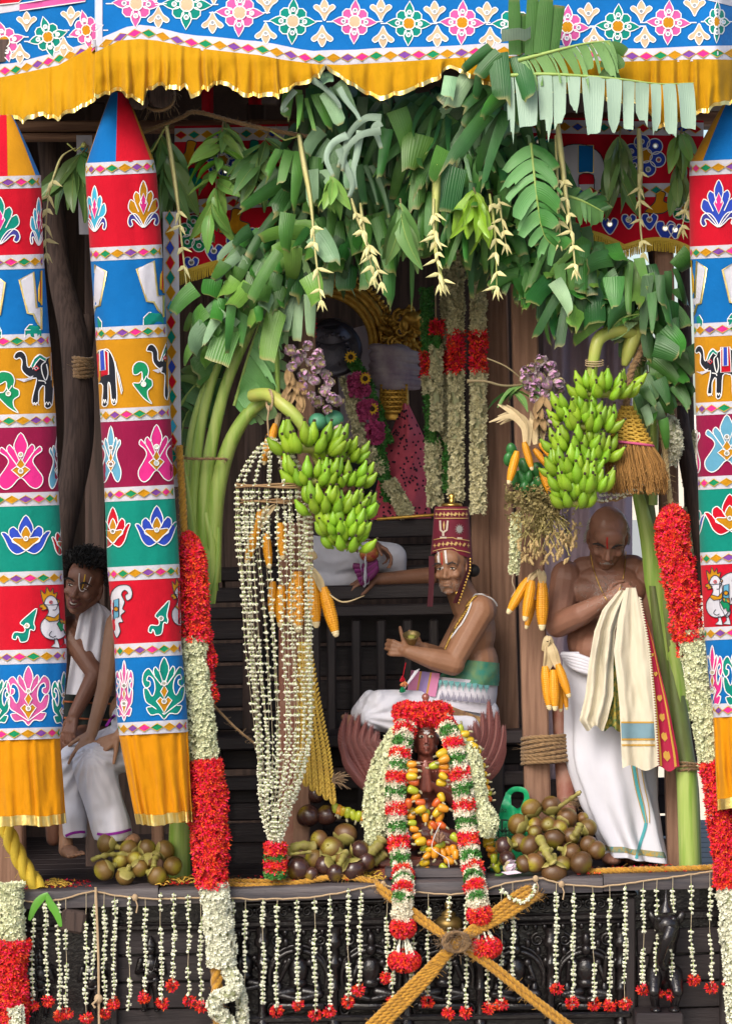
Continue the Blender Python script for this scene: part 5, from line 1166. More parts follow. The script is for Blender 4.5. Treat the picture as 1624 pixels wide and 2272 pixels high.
garland(g,'red_section',[(1582,1690,-.09),(1594,1760,-.1),(1604,1840,-.1),(1612,1900,-.1),(1616,1966,-.1)],lambda t: U(28),2000,T_IXO,M_IXO,M_IXOC,13,label='lower red section')
garland(g,'white_section',[(1616,1960,-.1),(1622,2040,-.1),(1630,2150,-.1),(1640,2300,-.1)],lambda t: U(22),1500,T_JAS,M_JAS,M_WCORE,14,label='lower white section')
g = thing('flower_garland','white over red flower garland in the lower left corner','garland',P(25,1970,-.1),'thick red and white garlands')
garland(g,'white_section',[(22,1962,-.1),(24,2010,-.1),(26,2095,-.1)],lambda t: U(25),1100,T_JAS,M_TUB,M_WCORE,21)
garland(g,'red_section',[(26,2085,-.1),(22,2150,-.1),(24,2230,-.1),(22,2320,-.1)],lambda t: U(34),1900,T_IXO,M_IXO,M_IXOC,22)
garland(g,'white_section',[(34,2235,-.17),(38,2260,-.17),(40,2300,-.17)],lambda t: U(13),200,T_JAS,M_JAS,M_WCORE,23)
# garlands inside the shrine
def inner(label,x,Y,segs,w,seed,tilt=0.0):
    g = thing('flower_garland',label,'garland',P(x,segs[0][0],Y),'shrine garlands')
    for k,(y0,y1,c) in enumerate(segs):
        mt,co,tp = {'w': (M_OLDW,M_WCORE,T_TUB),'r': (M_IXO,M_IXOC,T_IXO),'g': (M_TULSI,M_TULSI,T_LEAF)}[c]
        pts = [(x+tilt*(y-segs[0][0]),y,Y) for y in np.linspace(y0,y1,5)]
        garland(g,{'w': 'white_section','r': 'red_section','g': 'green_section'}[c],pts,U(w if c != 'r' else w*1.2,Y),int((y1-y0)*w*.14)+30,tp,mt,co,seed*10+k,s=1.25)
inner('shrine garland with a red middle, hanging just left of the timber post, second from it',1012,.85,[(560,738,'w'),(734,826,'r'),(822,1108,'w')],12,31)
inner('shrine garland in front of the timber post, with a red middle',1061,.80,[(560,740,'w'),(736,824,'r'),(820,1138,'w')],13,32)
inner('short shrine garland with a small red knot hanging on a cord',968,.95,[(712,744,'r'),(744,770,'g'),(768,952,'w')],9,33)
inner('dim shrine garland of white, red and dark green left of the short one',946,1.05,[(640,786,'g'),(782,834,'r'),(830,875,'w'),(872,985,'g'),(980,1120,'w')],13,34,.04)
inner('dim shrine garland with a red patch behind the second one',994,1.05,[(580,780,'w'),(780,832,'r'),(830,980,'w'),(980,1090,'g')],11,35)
inner('dry yellow garland hanging in the gap left of the right cloth column',1526,.62,[(960,1075,'w'),(1130,1238,'w')],9,37)
inner('red flower garland end high behind the left lotus bundle',682,.6,[(690,750,'r')],10,36)
mb = MB(); mb.tube([P(966,640,.95),P(967,714,.95)],.004,5); tag(mb.build('cord',M_TWINE),'short cord holding the small shrine garland','cord')
# jasmine nodes: two buds on a green calyx
def bud(mb,c,d,L,w,open_=0):
    d = Vector(d).normalized(); c = Vector(c); mb.tube([c,c+d*L*.35,c+d*L*.7,c+d*L],[w*.35,w*.75,w,w*.25],6,0)
    if open_:
        V,F = petals(5,L*.62,w*.75,.35); R = np.array(rot_to(d)); b = len(mb.v); X = V @ R.T+np.array((c+d*L*.62)[:])
        mb.v.extend(map(tuple,X.tolist())); mb.f.extend(tuple(b+i for i in f) for f in F); mb.m.extend([0]*len(F))
def node(seed):
    r = random.Random(seed); mb = MB()
    for s in (-1,1): bud(mb,(0,0,.002),(s*.9,r.uniform(-.6,.1),-.55+r.uniform(-.3,.5)),r.uniform(.012,.017),.0052,r.random() < .6)
    bud(mb,(0,-.002,0),(r.uniform(-.4,.4),-.8,-.6),.012,.005,1)
    mb.ell((0,0,.006),(.0032,.0032,.006),None,6,4,1)
    return mb
NODES = [node(s) for s in range(5)]; NODEM = [n.mesh('blossom',[M_JAS,M_JASG],(0,0,0)) for n in NODES]
def ixora_tuft(mb,c,r_,n,seed,m=0):
    rr = random.Random(seed); it = []
    for _ in range(n):
        d = Vector((rr.gauss(0,1),rr.gauss(0,.8),rr.gauss(0,.8)-.35)).normalized(); it.append((Vector(c)+d*r_*rr.uniform(.45,1)*Vector((1,.8,.8)).x,d,rr.uniform(.8,1.15)))
    scatter(mb,T_IXO,it,m)
def cord_y(x): return interp([(0,1996),(45,1994),(60,2000),(95,2004),(150,1992),(210,1976),(250,1986),(280,1990),(350,1995),(420,1992),(500,1990),(560,1996),(640,1994),(700,1990),(760,1980),(812,1968),(850,1962),(900,1978),(1000,1985),(1060,1978),(1130,1958),(1200,1948),(1245,1962),(1330,1968),(1430,1955),(1500,1945),(1590,1932),(1660,1930)],x)
STR = [(53,2020,2215,1),(74,2030,2230,1),(101,2006,2220,1),(130,2006,2252,1),(147,2026,2248,1),(192,2050,2258,1),(211,2012,2172,0),(232,2012,2248,1),(255,2000,2226,1),(287,1992,2242,0),(323,2018,2212,1),(357,1986,2226,1),(387,1986,2186,1),(419,1990,2220,1),(446,2040,2232,1),(516,2002,2036,0),(545,2022,2210,0),(584,2002,2230,0),(616,2012,2242,1),(660,2002,2230,1),(698,2002,2252,1),(732,1996,2244,1),(772,1976,2222,1),(800,1982,2196,1),(859,2036,2168,1),(874,2030,2222,1),(917,2070,2176,0),(950,2016,2222,1),(995,1992,2248,1),(1034,1992,2246,1),(1082,2120,2236,1),(1112,2030,2228,1),(1137,2016,2190,0),(1234,1982,2192,1),(1272,1982,2224,1),(1314,1986,2228,1),(1352,1996,2230,1),(1387,1972,2226,1),(1427,1976,2194,1),(1457,1976,2202,1),(1492,1976,2206,1),(1532,1966,2174,1),(1574,1972,2190,1),(1612,1992,2182,1)]
ONES = 'first second third fourth fifth sixth seventh eighth ninth tenth eleventh twelfth thirteenth fourteenth fifteenth sixteenth seventeenth eighteenth nineteenth'.split()
def ordinal(n): return ONES[n-1] if n < 20 else {2: 'twentieth',3: 'thirtieth',4: 'fortieth'}[n//10] if n % 10 == 0 else {2: 'twenty',3: 'thirty',4: 'forty'}[n//10]+'-'+ONES[n % 10-1]
for k,(x,y0,y1,red) in enumerate(STR):
    Y = -.055 if not 860 < x < 1180 else -.07; r = random.Random(k*7+1)
    root = thing('jasmine_string','jasmine bud string under the ledge, '+ordinal(k+1)+' from the left, '+('red tuft at its end' if red else 'without red tuft'),'flower string',P(x,cord_y(x),Y),'jasmine strings hanging under the ledge')
    sway = r.uniform(-4,6); px = lambda y: x+sway*((y-y0)/(y1-y0))**2+1.5*math.sin(y*.04+k)
    yt = cord_y(x); mb = MB(); mb.tube([P(px(max(y,y0)) if y > y0 else x,y,Y) for y in np.linspace(yt,y1,9)],.0014,4); mb.build('thread',M_THREAD,root)
    y = y0; gap_at = r.choice([None,r.uniform(y0+20,y1-30)])
    while y < y1-(6 if red else 0):
        if gap_at and gap_at < y < gap_at+r.uniform(10,36): y = gap_at+36; gap_at = None
        inst('blossom',r.choice(NODEM),xf(P(px(y),y,Y-.004),Matrix.Rotation(r.uniform(0,6.28),3,'Z'),r.uniform(.78,1.08)),root); y += r.uniform(7.5,11.5)
    if red:
        mb = MB(); ixora_tuft(mb,P(px(y1),y1,Y-.005),.024,34,k); mb.build('ixora_tuft',M_IXO,root,smooth=False)
# odd loose loop of buds on the rope and red tufts lying about
root = thing('jasmine_string','short loop of jasmine buds lying over the crossing yellow ropes','flower string',P(1140,2000,-.12))
q = spline([P(*p) for p in [(1188,1960,-.06),(1180,1985,-.1),(1162,2000,-.13),(1140,1996,-.13),(1112,1976,-.13)]],6); mb = MB(); mb.tube(q,.0014,4); mb.build('thread',M_THREAD,root)
for i in range(2,len(q),2): inst('blossom',rnd.choice(NODEM),xf(q[i],Matrix.Rotation(i,3,'Y'),1),root)
mb = MB(); q = [P(x,cord_y(x)+rnd.uniform(-1,1),-.048-.012*(1 if 820 < x < 900 else 0)) for x in range(40,1660,12)]; mb.tube(q,.0045,5)
for xk in (300,850,1245,1188): mb.ell(P(xk,cord_y(xk),-.055),(.014,.01,.016),None,8,6); mb.tube([P(xk,cord_y(xk),-.055),P(xk+6,cord_y(xk)+18,-.06),P(xk+3,cord_y(xk)+34,-.058)],.0035,5)
tag(mb.build('jute_cord',M_TWINE),'long jute cord sagging along the ledge edge that carries the jasmine strings','cord')
mb = MB(); mb.tube(spline([P(213,1968,-.06),P(216,2040,-.07),P(219,2120,-.07),P(220,2212,-.07),P(221,2290,-.07)],4),.006,6); mb.ell(P(219,2216,-.07),(.020,.016,.022),None,9,6); mb.tube([P(219,2216,-.08),P(206,2228,-.09),P(212,2236,-.09)],.006,5)
tag(mb.build('jute_cord',M_TWINE),'knotted jute cord hanging straight down over the left ledge end','cord')
# --- jasmine chandelier
jc = thing('jasmine_chandelier','tall hanging tassel of many white jasmine strands under a wicker hoop','flower tassel',P(606,960,.0))
M_WICK = M('wicker',(.28,.17,.08),rough=.8,bump=.5,bs=120)
hc = (608,1078); HY = -.02
for (cx,cy,rx,ry,w) in [(606,1078,82,14,.006),(604,1112,74,16,.005)]:
    mb = MB()
    for o in (0,.006,-.005): mb.tube([P(cx+rx*math.cos(a),cy+ry*.15*math.sin(a*3+o*300),HY+U(rx)*math.sin(a)+o)+Vector((0,0,o)) for a in np.linspace(0,2*pi,40)],w*.7,5,cap=False)
    mb.build('hoop',M_WICK,jc)
def strand(root,path,spacing,seed,s=.8,name='jasmine_strand'):
    r = random.Random(seed); mb = MB(); q = [Vector(p) for p in path]; mb.tube(q[::2]+[q[-1]],.0012,3,2,cap=False)
    acc = 0
    for a,b in zip(q,q[1:]):
        acc += (b-a).length
        if acc > spacing:
            acc = 0
            if r.random() < .06: acc = -spacing*2.5
            nd = r.choice(NODES); V = np.array(nd.v)*s*r.uniform(.85,1.1); R = np.array(Matrix.Rotation(r.uniform(0,6.28),3,'Z')); bb = len(mb.v)
            mb.v.extend(map(tuple,(V @ R.T+np.array(b[:])).tolist())); mb.f.extend(tuple(bb+i for i in f) for f in nd.f); mb.m.extend(nd.m)
    return mb.build(name,[M_JAS,M_JASG,M_THREAD],root,kind='stuff')
r = random.Random(4)
for k in range(30):
    a = 2*pi*k/30+r.uniform(-.1,.1); x0 = 606+82*math.cos(a); Y0 = HY+U(82)*math.sin(a); e = math.cos(a)
    endy = 1872 if k % 6 else r.uniform(1620,1820)
    mid = 634+56*e if e > 0 else 630+60*e
    pts = [P(x0,1080,Y0),P(x0+4+r.uniform(-5,5),1200,Y0),P(lerp(x0,mid,.55)+r.uniform(-6,6),1420,Y0*.85),P(mid+r.uniform(-5,5),1640,Y0*.7),P(612+34*e+r.uniform(-4,4),1790,Y0*.5-.01),P(612+10*e,endy,Y0*.2-.02)]
    strand(jc,spline(pts,26),.0205,100+k)
for k in range(15):
    a = 2*pi*k/15; x0 = 606+82*math.cos(a); Y0 = HY+U(82)*math.sin(a)
    strand(jc,spline([P(602,968,.0),P(lerp(602,x0,.45),1000,Y0*.4),P(lerp(602,x0,.8),1040,Y0*.8),P(x0,1078,Y0)],12),.021,300+k)
for k,e in enumerate((-.9,-.3,.35,.9)):
    x0 = 604+74*e; strand(jc,spline([P(x0,1112,-.15*math.sqrt(1-e*e)),P(x0+3,1160,-.15*math.sqrt(1-e*e)),P(x0+1,1200+k*16,-.15*math.sqrt(1-e*e))],14),.021,400+k)
for (y0,y1,mt,co,tp) in [(1872,1894,M_IXO,M_IXOC,T_IXO),(1892,1910,M_TULSI,M_TULSI,T_LEAF),(1908,1932,M_IXO,M_IXOC,T_IXO),(1930,1946,M_TULSI,M_TULSI,T_LEAF)]:
    garland(jc,'red_band' if mt is M_IXO else 'green_band',[(611,y0,-.02),(611,(y0+y1)/2,-.02),(611,y1,-.02)],U(20),260,tp,mt,co,int(y0))
# small jasmine pieces
root = thing('jasmine_bunch','rolled bunch of white jasmine tied at the right post by the broom','flower bunch',P(1490,980,.2)); garland(root,'blossoms',[(1478,932,.22),(1490,960,.18),(1494,990,.18),(1482,1026,.22)],U(17),420,T_JAS,M_JAS,M_WCORE,51)
root = thing('jasmine_bunch','thin jasmine garland hanging left of the peanut bundle','flower bunch',P(1145,1140,.3)); garland(root,'blossoms',[(1146,1140,.3),(1143,1200,.28),(1140,1270,.3)],U(8),330,T_JAS,M_TUB,M_WCORE,52)
mb = MB(); mb.tube(spline([P(1140,1268,.28),P(1136,1290,.27),P(1142,1310,.27),P(1133,1325,.27)],5),.002,4); mb.build('thread',M_THREAD,root)
root = thing('jasmine_bunch','wicker loop with sparse jasmine buds just above the bald head','flower bunch',P(1360,1090,.05)); q = spline([P(1290,1104,.02),P(1330,1112,0),P(1380,1104,0),P(1428,1080,.02)],10); mb = MB(); mb.tube(q,.006,5); mb.tube([p+Vector((0,-.006,.008*math.sin(i))) for i,p in enumerate(q)],.004,5); mb.build('wicker',M_WICK,root)
for i in range(1,len(q),1): inst('blossom',rnd.choice(NODEM),xf(q[i]+Vector((0,-.01,rnd.uniform(-.006,.03))),Matrix.Rotation(i*2.0,3,'Z'),.8),root)
# ------------------------------------------------------------------ fruit, corn, lotus, peanuts, broom, ropes, bag, pot
def rope(mb,pts,r_,turns=28,strands=3,n=5,res=8,m=0):
    """laid rope: helical strands round a path"""
    q = spline(pts,res); F = frames(q); L = sum((b-a).length for a,b in zip(q,q[1:])); N = max(int(L/.012),12); acc = [0]
    for a,b in zip(q,q[1:]): acc.append(acc[-1]+(b-a).length)
    for s in range(strands):
        path = []
        for k in range(N+1):
            d = L*k/N; i = max(0,min(int(np.searchsorted(acc,d)-1),len(q)-2)); f = (d-acc[i])/max(acc[i+1]-acc[i],1e-6); p = q[i].lerp(q[i+1],f); t,a,b = F[i]
            w = 2*pi*(d*turns*.5+s/strands); path.append(p+(a*math.cos(w)+b*math.sin(w))*r_*.52)
        mb.tube(path,r_*.62,n,m)
def fuzz(mb,pts,r_,n,L=.02,m=0):
    q = spline(pts,6)
    for _ in range(n):
        i = rnd.randrange(len(q)); a = rnd.uniform(0,6.28); o = Vector((math.cos(a),-abs(math.sin(a)),math.sin(a)*.7)); p = q[i]+o*r_*.8
        mb.tube([p,p+o*L*.5+Vector((rnd.uniform(-1,1),0,rnd.uniform(-1,1)))*L*.4,p+o*L+Vector((rnd.uniform(-1,1),0,rnd.uniform(-1,1)))*L*.6],.0008,3,m,cap=False)
# yellow ropes crossing in front
rx = thing('yellow_ropes','thick bundle of yellow coir ropes crossing in front of the carved base','rope',P(1010,2090,-.12))
for k in range(4):
    o = k*11-16; mb = MB(); pts = [P(1196+o*.35,1978+o*.3,.02),P(1172+o*.7,1984+o*.7,-.07-.006*k),P(1110+o*.7,2026+o*.6,-.12),P(1016+o*.3,2090+o*.2,-.15),P(930+o*.62,2180+o*.5,-.14),P(820+o*.7,2290+o*.6,-.13)]
    rope(mb,pts,.0125); fuzz(mb,pts,.013,120); mb.build('rope',M_YROPE,rx)
for k in range(2):
    o = k*14-7; mb = MB(); pts = [P(836+o*.3,1957+o*.3,.0),P(850+o*.3,1976+o,-.08),P(930,2036+o,-.12),P(1008,2092+o*.4,-.14),P(1080,2136+o,-.14),P(1180,2216+o,-.14),P(1290,2300+o,-.14)]
    rope(mb,pts,.0125); fuzz(mb,pts,.013,110); mb.build('rope',M_YROPE,rx)
mb = MB(); rr = random.Random(3)
for k in range(22):
    a0 = rr.uniform(0,6.28); pts = [P(1012+30*math.cos(a0+t)*(.75+.25*math.sin(k)),2090+22*math.sin(a0+t),-.17-.02*math.sin(t*2+k)) for t in np.linspace(0,4,9)]; mb.tube(spline(pts,3),.007,5)
fuzz(mb,[P(985,2090,-.17),P(1012,2075,-.19),P(1040,2090,-.17),P(1012,2110,-.19)],.03,160,.03); mb.build('knot',M_COIR,rx)
def one_rope(label,pts,r_,mat,turns=28,n=80):
    mb = MB(); rope(mb,[P(*p) for p in pts],r_,turns); fuzz(mb,[P(*p) for p in pts],r_,n); return tag(mb.build('rope',mat),label,'rope')
one_rope('yellow rope lying along the middle of the ledge',[(500,1962,.02),(560,1966,.0),(650,1960,.02),(740,1946,.04),(800,1950,.02),(838,1960,-.01)],.0135,M_YROPE)
one_rope('second yellow rope lying along the ledge behind the first',[(505,1955,.07),(620,1955,.06),(720,1946,.08),(790,1948,.07)],.012,M_YROPE)
one_rope('yellow rope lying on the ledge at the bald man\'s feet',[(1300,1934,.05),(1400,1930,.04),(1500,1928,.05),(1592,1924,.06)],.014,M_YROPE)
one_rope('heavy twisted yellow rope slanting down behind the left column skirt',[(2,1780,.05),(20,1850,.03),(52,1920,.02),(88,1972,.02)],.036,M('bright_yellow_rope',(.62,.44,.04),rough=.8,bump=.6,bs=120),9,30)
one_rope('yellow rope stretched down behind the left garland',[(398,990,.08),(404,1080,.06),(412,1210,.02),(424,1240,.02)],.017,M_YROPE)
one_rope('yellow rope hanging inside the tail of the left garland',[(484,2130,-.1),(482,2200,-.11),(490,2300,-.11)],.026,M_YROPE,12)
one_rope('thick coir rope holding the straw broom at the right post',[(1436,720,.1),(1420,780,.06),(1398,830,.04),(1388,905,.03)],.017,M_COIR)
one_rope('pale rope hanging down to the top of the right garland',[(1462,925,.18),(1474,1000,.15),(1482,1080,.12),(1492,1145,.05)],.013,M('pale_rope',(.52,.40,.20),rough=.9,bump=.6,bs=150))
one_rope('coir rope swagged under the roof from the beam end',[(300,300,.1),(400,262,.05),(434,248,.02),(520,270,.02),(600,288,0),(700,306,-.02)],.010,M_COIR)
one_rope('coir rope tied round the left banana stalks',[(400,1016,.14),(440,1018,.12),(498,1018,.12),(500,1022,.2)],.006,M_COIR)
one_rope('thin rope stretched slantwise from the left garland to the chandelier',[(470,1560,.0),(520,1612,.05),(566,1650,.1)],.006,M_COIR,40,20)
def lash(label,x0,x1,y0,y1,Y,d,n,r_,tilt=0.0):
    mb = MB(); w = (x1-x0)/2; c = (x0+x1)/2
    for k in range(n):
        y = lerp(y0,y1,(k+.5)/n); rope(mb,[P(c+w*math.cos(a),y+tilt*math.cos(a)+2*math.sin(a*2+k),Y-d*math.sin(a)) for a in np.linspace(-.3,pi+.3,9)],r_,26,3,4,3)
    fuzz(mb,[P(x0,(y0+y1)/2,Y),P(c,(y0+y1)/2,Y-d),P(x1,(y0+y1)/2,Y)],r_,60,.03); return tag(mb.build('rope_lashing',M_COIR),label,'rope')
lash('coir rope wound many turns round the post and log beside the bald man',1158,1268,1630,1694,.46,.10,7,.010,-6)
lash('coir rope wound round the right post above the broom',1476,1516,866,902,.42,.07,4,.009)
lash('coir rope wound round the foot of the right banana stem',1502,1560,1690,1712,.22,.075,3,.006)
lash('coir rope wound round the crooked log between the left columns',160,206,792,838,.62,.08,6,.010)
lash('coir turns round the red log foot beside the fruit pile',1240,1282,1770,1790,.46,.06,3,.006)
# --- palmyra fruit
M_PALMY = M('palmyra_fruit',(.090,.036,.016),rough=.36,col2=(.165,.085,.022),ns=7,spec=.5,uvmix=(.66,1.0,(.27,.23,.018)),bump=.25,bs=60,objvar=.3,coat=.12,stretch=(5,5,.5),amt=.45)
M_PALMD = M('dark_palmyra_fruit',(.035,.014,.014),rough=.25,col2=(.07,.028,.018),ns=7,spec=.5,uvmix=(.74,1.0,(.20,.13,.012)),objvar=.2,coat=.2)
M_CAL = M('fruit_calyx',(.30,.29,.055),rough=.6,col2=(.19,.145,.045),ns=22,amt=.5,bump=.5,bs=50,objvar=.15,uvmix=(.7,1.0,(.40,.33,.12)))
def fruit_mesh(mat):
    mb = MB(); rows = []
    for i in range(15):
        ph = pi*i/14; z = -math.cos(ph); r_ = max(math.sin(ph),.02); q = 1+.02*math.cos(3*0); zz = z*(.93 if z < 0 else .90)-(.05 if i == 14 else 0)
        rows.append([Vector((r_*(1+.03*math.cos(3*a))*math.cos(a),r_*(1+.03*math.cos(3*a))*math.sin(a),zz)) for a in np.linspace(0,2*pi,19)[:-1]])
    mb.grid(rows,closed=True); mb.ell((0,0,.87),(.07,.07,.04),None,7,4)
    return mb.mesh('fruit',mat,(0,0,0))
FR = [fruit_mesh(M_PALMY),fruit_mesh(M_PALMD),fruit_mesh(M('olive_palmyra_fruit',(.17,.115,.018),rough=.4,col2=(.12,.050,.018),ns=6,spec=.5,uvmix=(.6,1.0,(.30,.27,.02)),bump=.25,bs=60,objvar=.25,stretch=(5,5,.5),amt=.3))]
mb = MB()
for k in range(3):
    a0 = k*2*pi/3; rows = []
    for i in range(6):
        t = i/5; ph = .25+t*1.0; wd = 1.15*math.sin(pi*min(.25+t*.62,1)); o = 1.04+.03*k*.4+.05*t*t
        rows.append([Vector((o*math.sin(ph)*math.cos(a0+u*wd),o*math.sin(ph)*math.sin(a0+u*wd),-o*math.cos(ph)*.95)) for u in np.linspace(-1,1,8)])
    mb.grid(rows)
mb.tube([Vector((0,0,-.95)),Vector((.05,0,-1.25)),Vector((.1,0,-1.5))],[.32,.26,.22],8)
CALYX = mb.mesh('calyx',M_CAL,(0,0,0))
def fruits(label,items,stems,Yf,seed,hub):
    r = random.Random(seed); olive = 'left banana stem' in label
    root = thing('palmyra_fruit_cluster',label,'fruit cluster',P(hub[0],hub[1],Yf(hub[1])),'palmyra fruit clusters on the ledge')
    for (x,y,rad,dark,cal) in items:
        Y = Yf(y)+r.uniform(-.015,.015); c = P(x,y,Y); h = P(hub[0]+r.uniform(-12,12),hub[1]+r.uniform(-10,10),Yf(hub[1])+.05)
        d = (c-h); d.y = d.y*.3-(r.uniform(-.035,.02) if cal else r.uniform(.04,.2)); d = d+Vector((r.gauss(0,.02),r.gauss(0,.02),r.gauss(0,.02)))
        R = rot_to(d,r.uniform(0,6.28)); f = inst('fruit',FR[2 if olive or (not dark and r.random() < .25) else dark],xf(c,R,U(rad)),root)
        if cal: inst('calyx',CALYX,xf(c,R,U(rad)),f); f.children[0].matrix_local = Matrix.Rotation(r.uniform(0,6),4,'Z')
    for pts,ra in stems:
        mb = MB(); q_ = spline([P(*p) for p in pts],8); mb.tube(q_,[ra*(.55+.3*nz(i*.9,ra*90)+.28*abs(math.sin(i*.8))) for i in range(len(q_))],9); mb.build('stalk',M_CAL,root)
    return root
k3 = lambda L: [(x/2,1691+y/2,q/2,d,c) for x,y,q,d,c in L]
fruits('palmyra fruit cluster on the ledge in front of the left banana stem',k3([(475,360,47,0,1),(572,385,44,0,1),(655,385,45,0,1),(735,390,45,0,1),(535,437,39,0,0),(462,480,48,0,1),(555,508,42,0,1),(622,470,43,0,1),(700,505,45,0,1),(768,460,44,0,0),(600,430,36,0,0),(660,440,36,0,1)]),
       [([(205,1908,.06),(225,1900,.05),(262,1895,.10),(300,1900,.12)],.016),([(342,1925,.02),(344,1908,.05),(352,1896,.1)],.019)],lambda y: lerp(.20,.05,max(0,min((y-1860)/80,1))),1,(300,1905))
fruits('dark palmyra fruit pile at the foot of the jasmine chandelier, with a cut stalk',[(701,1762,23,1,0),(684,1810,27,1,0),(725,1808,25,1,0),(767,1851,27,0,1),(735,1883,28,0,1),(708,1862,21,0,0),(697,1906,23,0,1),(720,1920,24,1,1),(661,1927,29,1,0),(800,1886,24,1,1),(785,1930,27,1,1),(812,1912,22,1,0),(762,1905,20,0,1),(745,1938,22,1,0),(690,1940,18,1,0)],
       [([(640,1892,.10),(665,1876,.08),(700,1880,.12)],.030),([(640,1896,.03),(665,1893,.02),(690,1890,.05)],.010),([(752,1920,-.02),(760,1905,-.01),(768,1890,.05)],.020),([(810,1900,.1),(835,1880,.1),(850,1860,.12)],.034),([(815,1920,.14),(840,1905,.14),(856,1890,.14)],.03)],lambda y: lerp(.30,.06,max(0,min((y-1760)/170,1))),2,(752,1888))
k6 = lambda L: [(1075+x*.2773,1670.5+y*.2773,q*.2773,d,c) for x,y,q,d,c in L]
fruits('large palmyra fruit pile at the right of the ledge, its lowest fruit over the edge',k6([(370,445,86,0,1),(530,420,86,0,1),(660,515,88,0,1),(265,570,90,0,1),(400,575,62,0,0),(510,580,74,0,0),(785,520,50,0,0),(830,600,76,0,1),(400,635,60,0,0),(150,745,76,1,1),(275,720,76,0,0),(360,745,90,0,1),(555,690,88,0,1),(695,670,80,0,0),(830,735,78,0,0),(695,800,82,0,1),(895,780,78,0,0),(770,880,96,0,0),(552,962,104,0,1),(180,850,72,1,0),(312,890,72,0,1),(400,880,82,0,0),(470,840,70,0,1),(620,890,70,0,0),(600,600,70,0,0)]),
       [([(1240,1790,.2),(1262,1775,.18),(1288,1756,.16)],.014),([(1202,1878,.0),(1216,1900,-.03),(1228,1916,-.03)],.024),([(1196,1860,.05),(1204,1874,.0),(1214,1890,-.01)],.026),([(1288,1828,.1),(1280,1845,.08),(1270,1860,.1)],.022)],lambda y: lerp(.32,.0,max(0,min((y-1780)/150,1))),3,(1226,1868))
# --- corn
M_CORN = M('corn_kernels',(.72,.33,.012),rough=.4,col2=(.62,.24,.008),ns=20,spec=.4,objvar=.10); M_COB = M('pale_cob_tip',(.70,.58,.34),rough=.7); M_HUSK = M('dry_husk',(.55,.44,.26),rough=.8,col2=(.38,.28,.14),ns=14,bump=.4,bs=60,objvar=.12)
def corn_mesh():
    mb = MB(); rows = []; n = 66; na = 42
    for i in range(n+1):
        t = i/n; pr = (.58+.42*math.sin(min(t*3.2,1)*pi/2))*(1-.55*max(0,(t-.55)/.45)**1.7)
        rows.append([Vector((pr*k_*math.cos(a),pr*k_*math.sin(a),t)) for a,k_ in [(2*pi*j/na,.86 if j % 3 == 0 or i % 3 == 0 else 1.0) for j in range(na)]])
    # radius unit .12 of length
    rows = [[Vector((p.x*.125,p.y*.125,p.z)) for p in r_] for r_ in rows]
    mb.grid(rows[:61],closed=True); mb.grid(rows[60:],1,closed=True); mb.fan(rows[0],0,True); mb.fan(rows[-1],1)
    mb.ell((0,0,1.0),(.05,.05,.035),None,8,5,1)
    return mb.mesh('corn_cob',[M_CORN,M_COB],(0,0,0))
CORN = corn_mesh()
def corns(label,cobs,husks,seed,flare=1.0):
    r = random.Random(seed); root = thing('corn_bundle',label,'corn bundle',P(husks[0][0][0][0],husks[0][0][0][1],.1),'hanging corn bundles')
    for (x0,y0,x1,y1,Y) in cobs:
        a,b = P(x0,y0,Y),P(x1,y1,Y-.01); L = (b-a).length; inst('corn_cob',CORN,xf(a,rot_to(b-a,r.uniform(0,6)),(L*1.08,L*1.08,L)),root)
    for pts,w,n in husks:
        q = spline([P(*p) for p in pts],6)
        for i in range(n):
            mb = MB(); rows = []; off = Vector((r.gauss(0,w*.5),r.uniform(-.02,.02),r.gauss(0,w*.2))); F = frames(q); tw = r.uniform(-1,1)
            for j,(p,(t,a_,b_)) in enumerate(zip(q,F)):
                f = j/(len(q)-1); s_ = (a_*math.sin(tw)+b_*math.cos(tw))*w*.45*math.sin(pi*(.15+.8*f)); o = off*(.3+1.2*f*f*flare)
                rows.append([p+o-s_,p+o+a_*.004,p+o+s_])
            mb.grid(rows); mb.build('husk',M_HUSK,root)
    return root
corns('corn bundle of four cobs hanging under the peanut bundle',[(1172,1284,1127,1360,.22),(1180,1288,1164,1376,.18),(1202,1288,1202,1396,.20),(1184,1330,1167,1394,.26)],[([(1172,1292,.2),(1182,1278,.2),(1194,1268,.24)],.03,5),([(1202,1296,.19),(1200,1278,.2),(1196,1266,.24)],.03,5)],1,.3)
corns('corn bundle tied low on the timber post beside the bald man\'s waist',[(1209,1478,1219,1573,.20),(1227,1486,1231,1575,.17),(1237,1473,1262,1546,.16),(1240,1520,1243,1578,.22),(1250,1525,1257,1574,.22)],[([(1212,1488,.2),(1218,1456,.2),(1217,1424,.22)],.04,7),([(1238,1482,.17),(1228,1450,.18),(1217,1424,.22)],.035,6),([(1206,1444,.22),(1216,1418,.2),(1226,1440,.22)],.03,4)],2,.2)
corns('corn bundle with flaring husks above the green mangoes',[(1147,1001,1128,1073,.0),(1162,981,1180,1042,-.04),(1184,996,1222,1042,.0),(1196,984,1222,1016,-.01),(1200,1040,1228,1112,.04)],[([(1168,990,-.03),(1166,950,-.02),(1140,924,.0),(1100,938,.02)],.03,6),([(1166,985,-.03),(1164,945,-.02),(1140,915,.0),(1118,900,.02)],.03,6),([(1185,985,-.02),(1180,945,-.01),(1172,920,.02)],.03,6),([(1198,985,.0),(1200,945,.02),(1206,908,.05)],.035,6)],3)
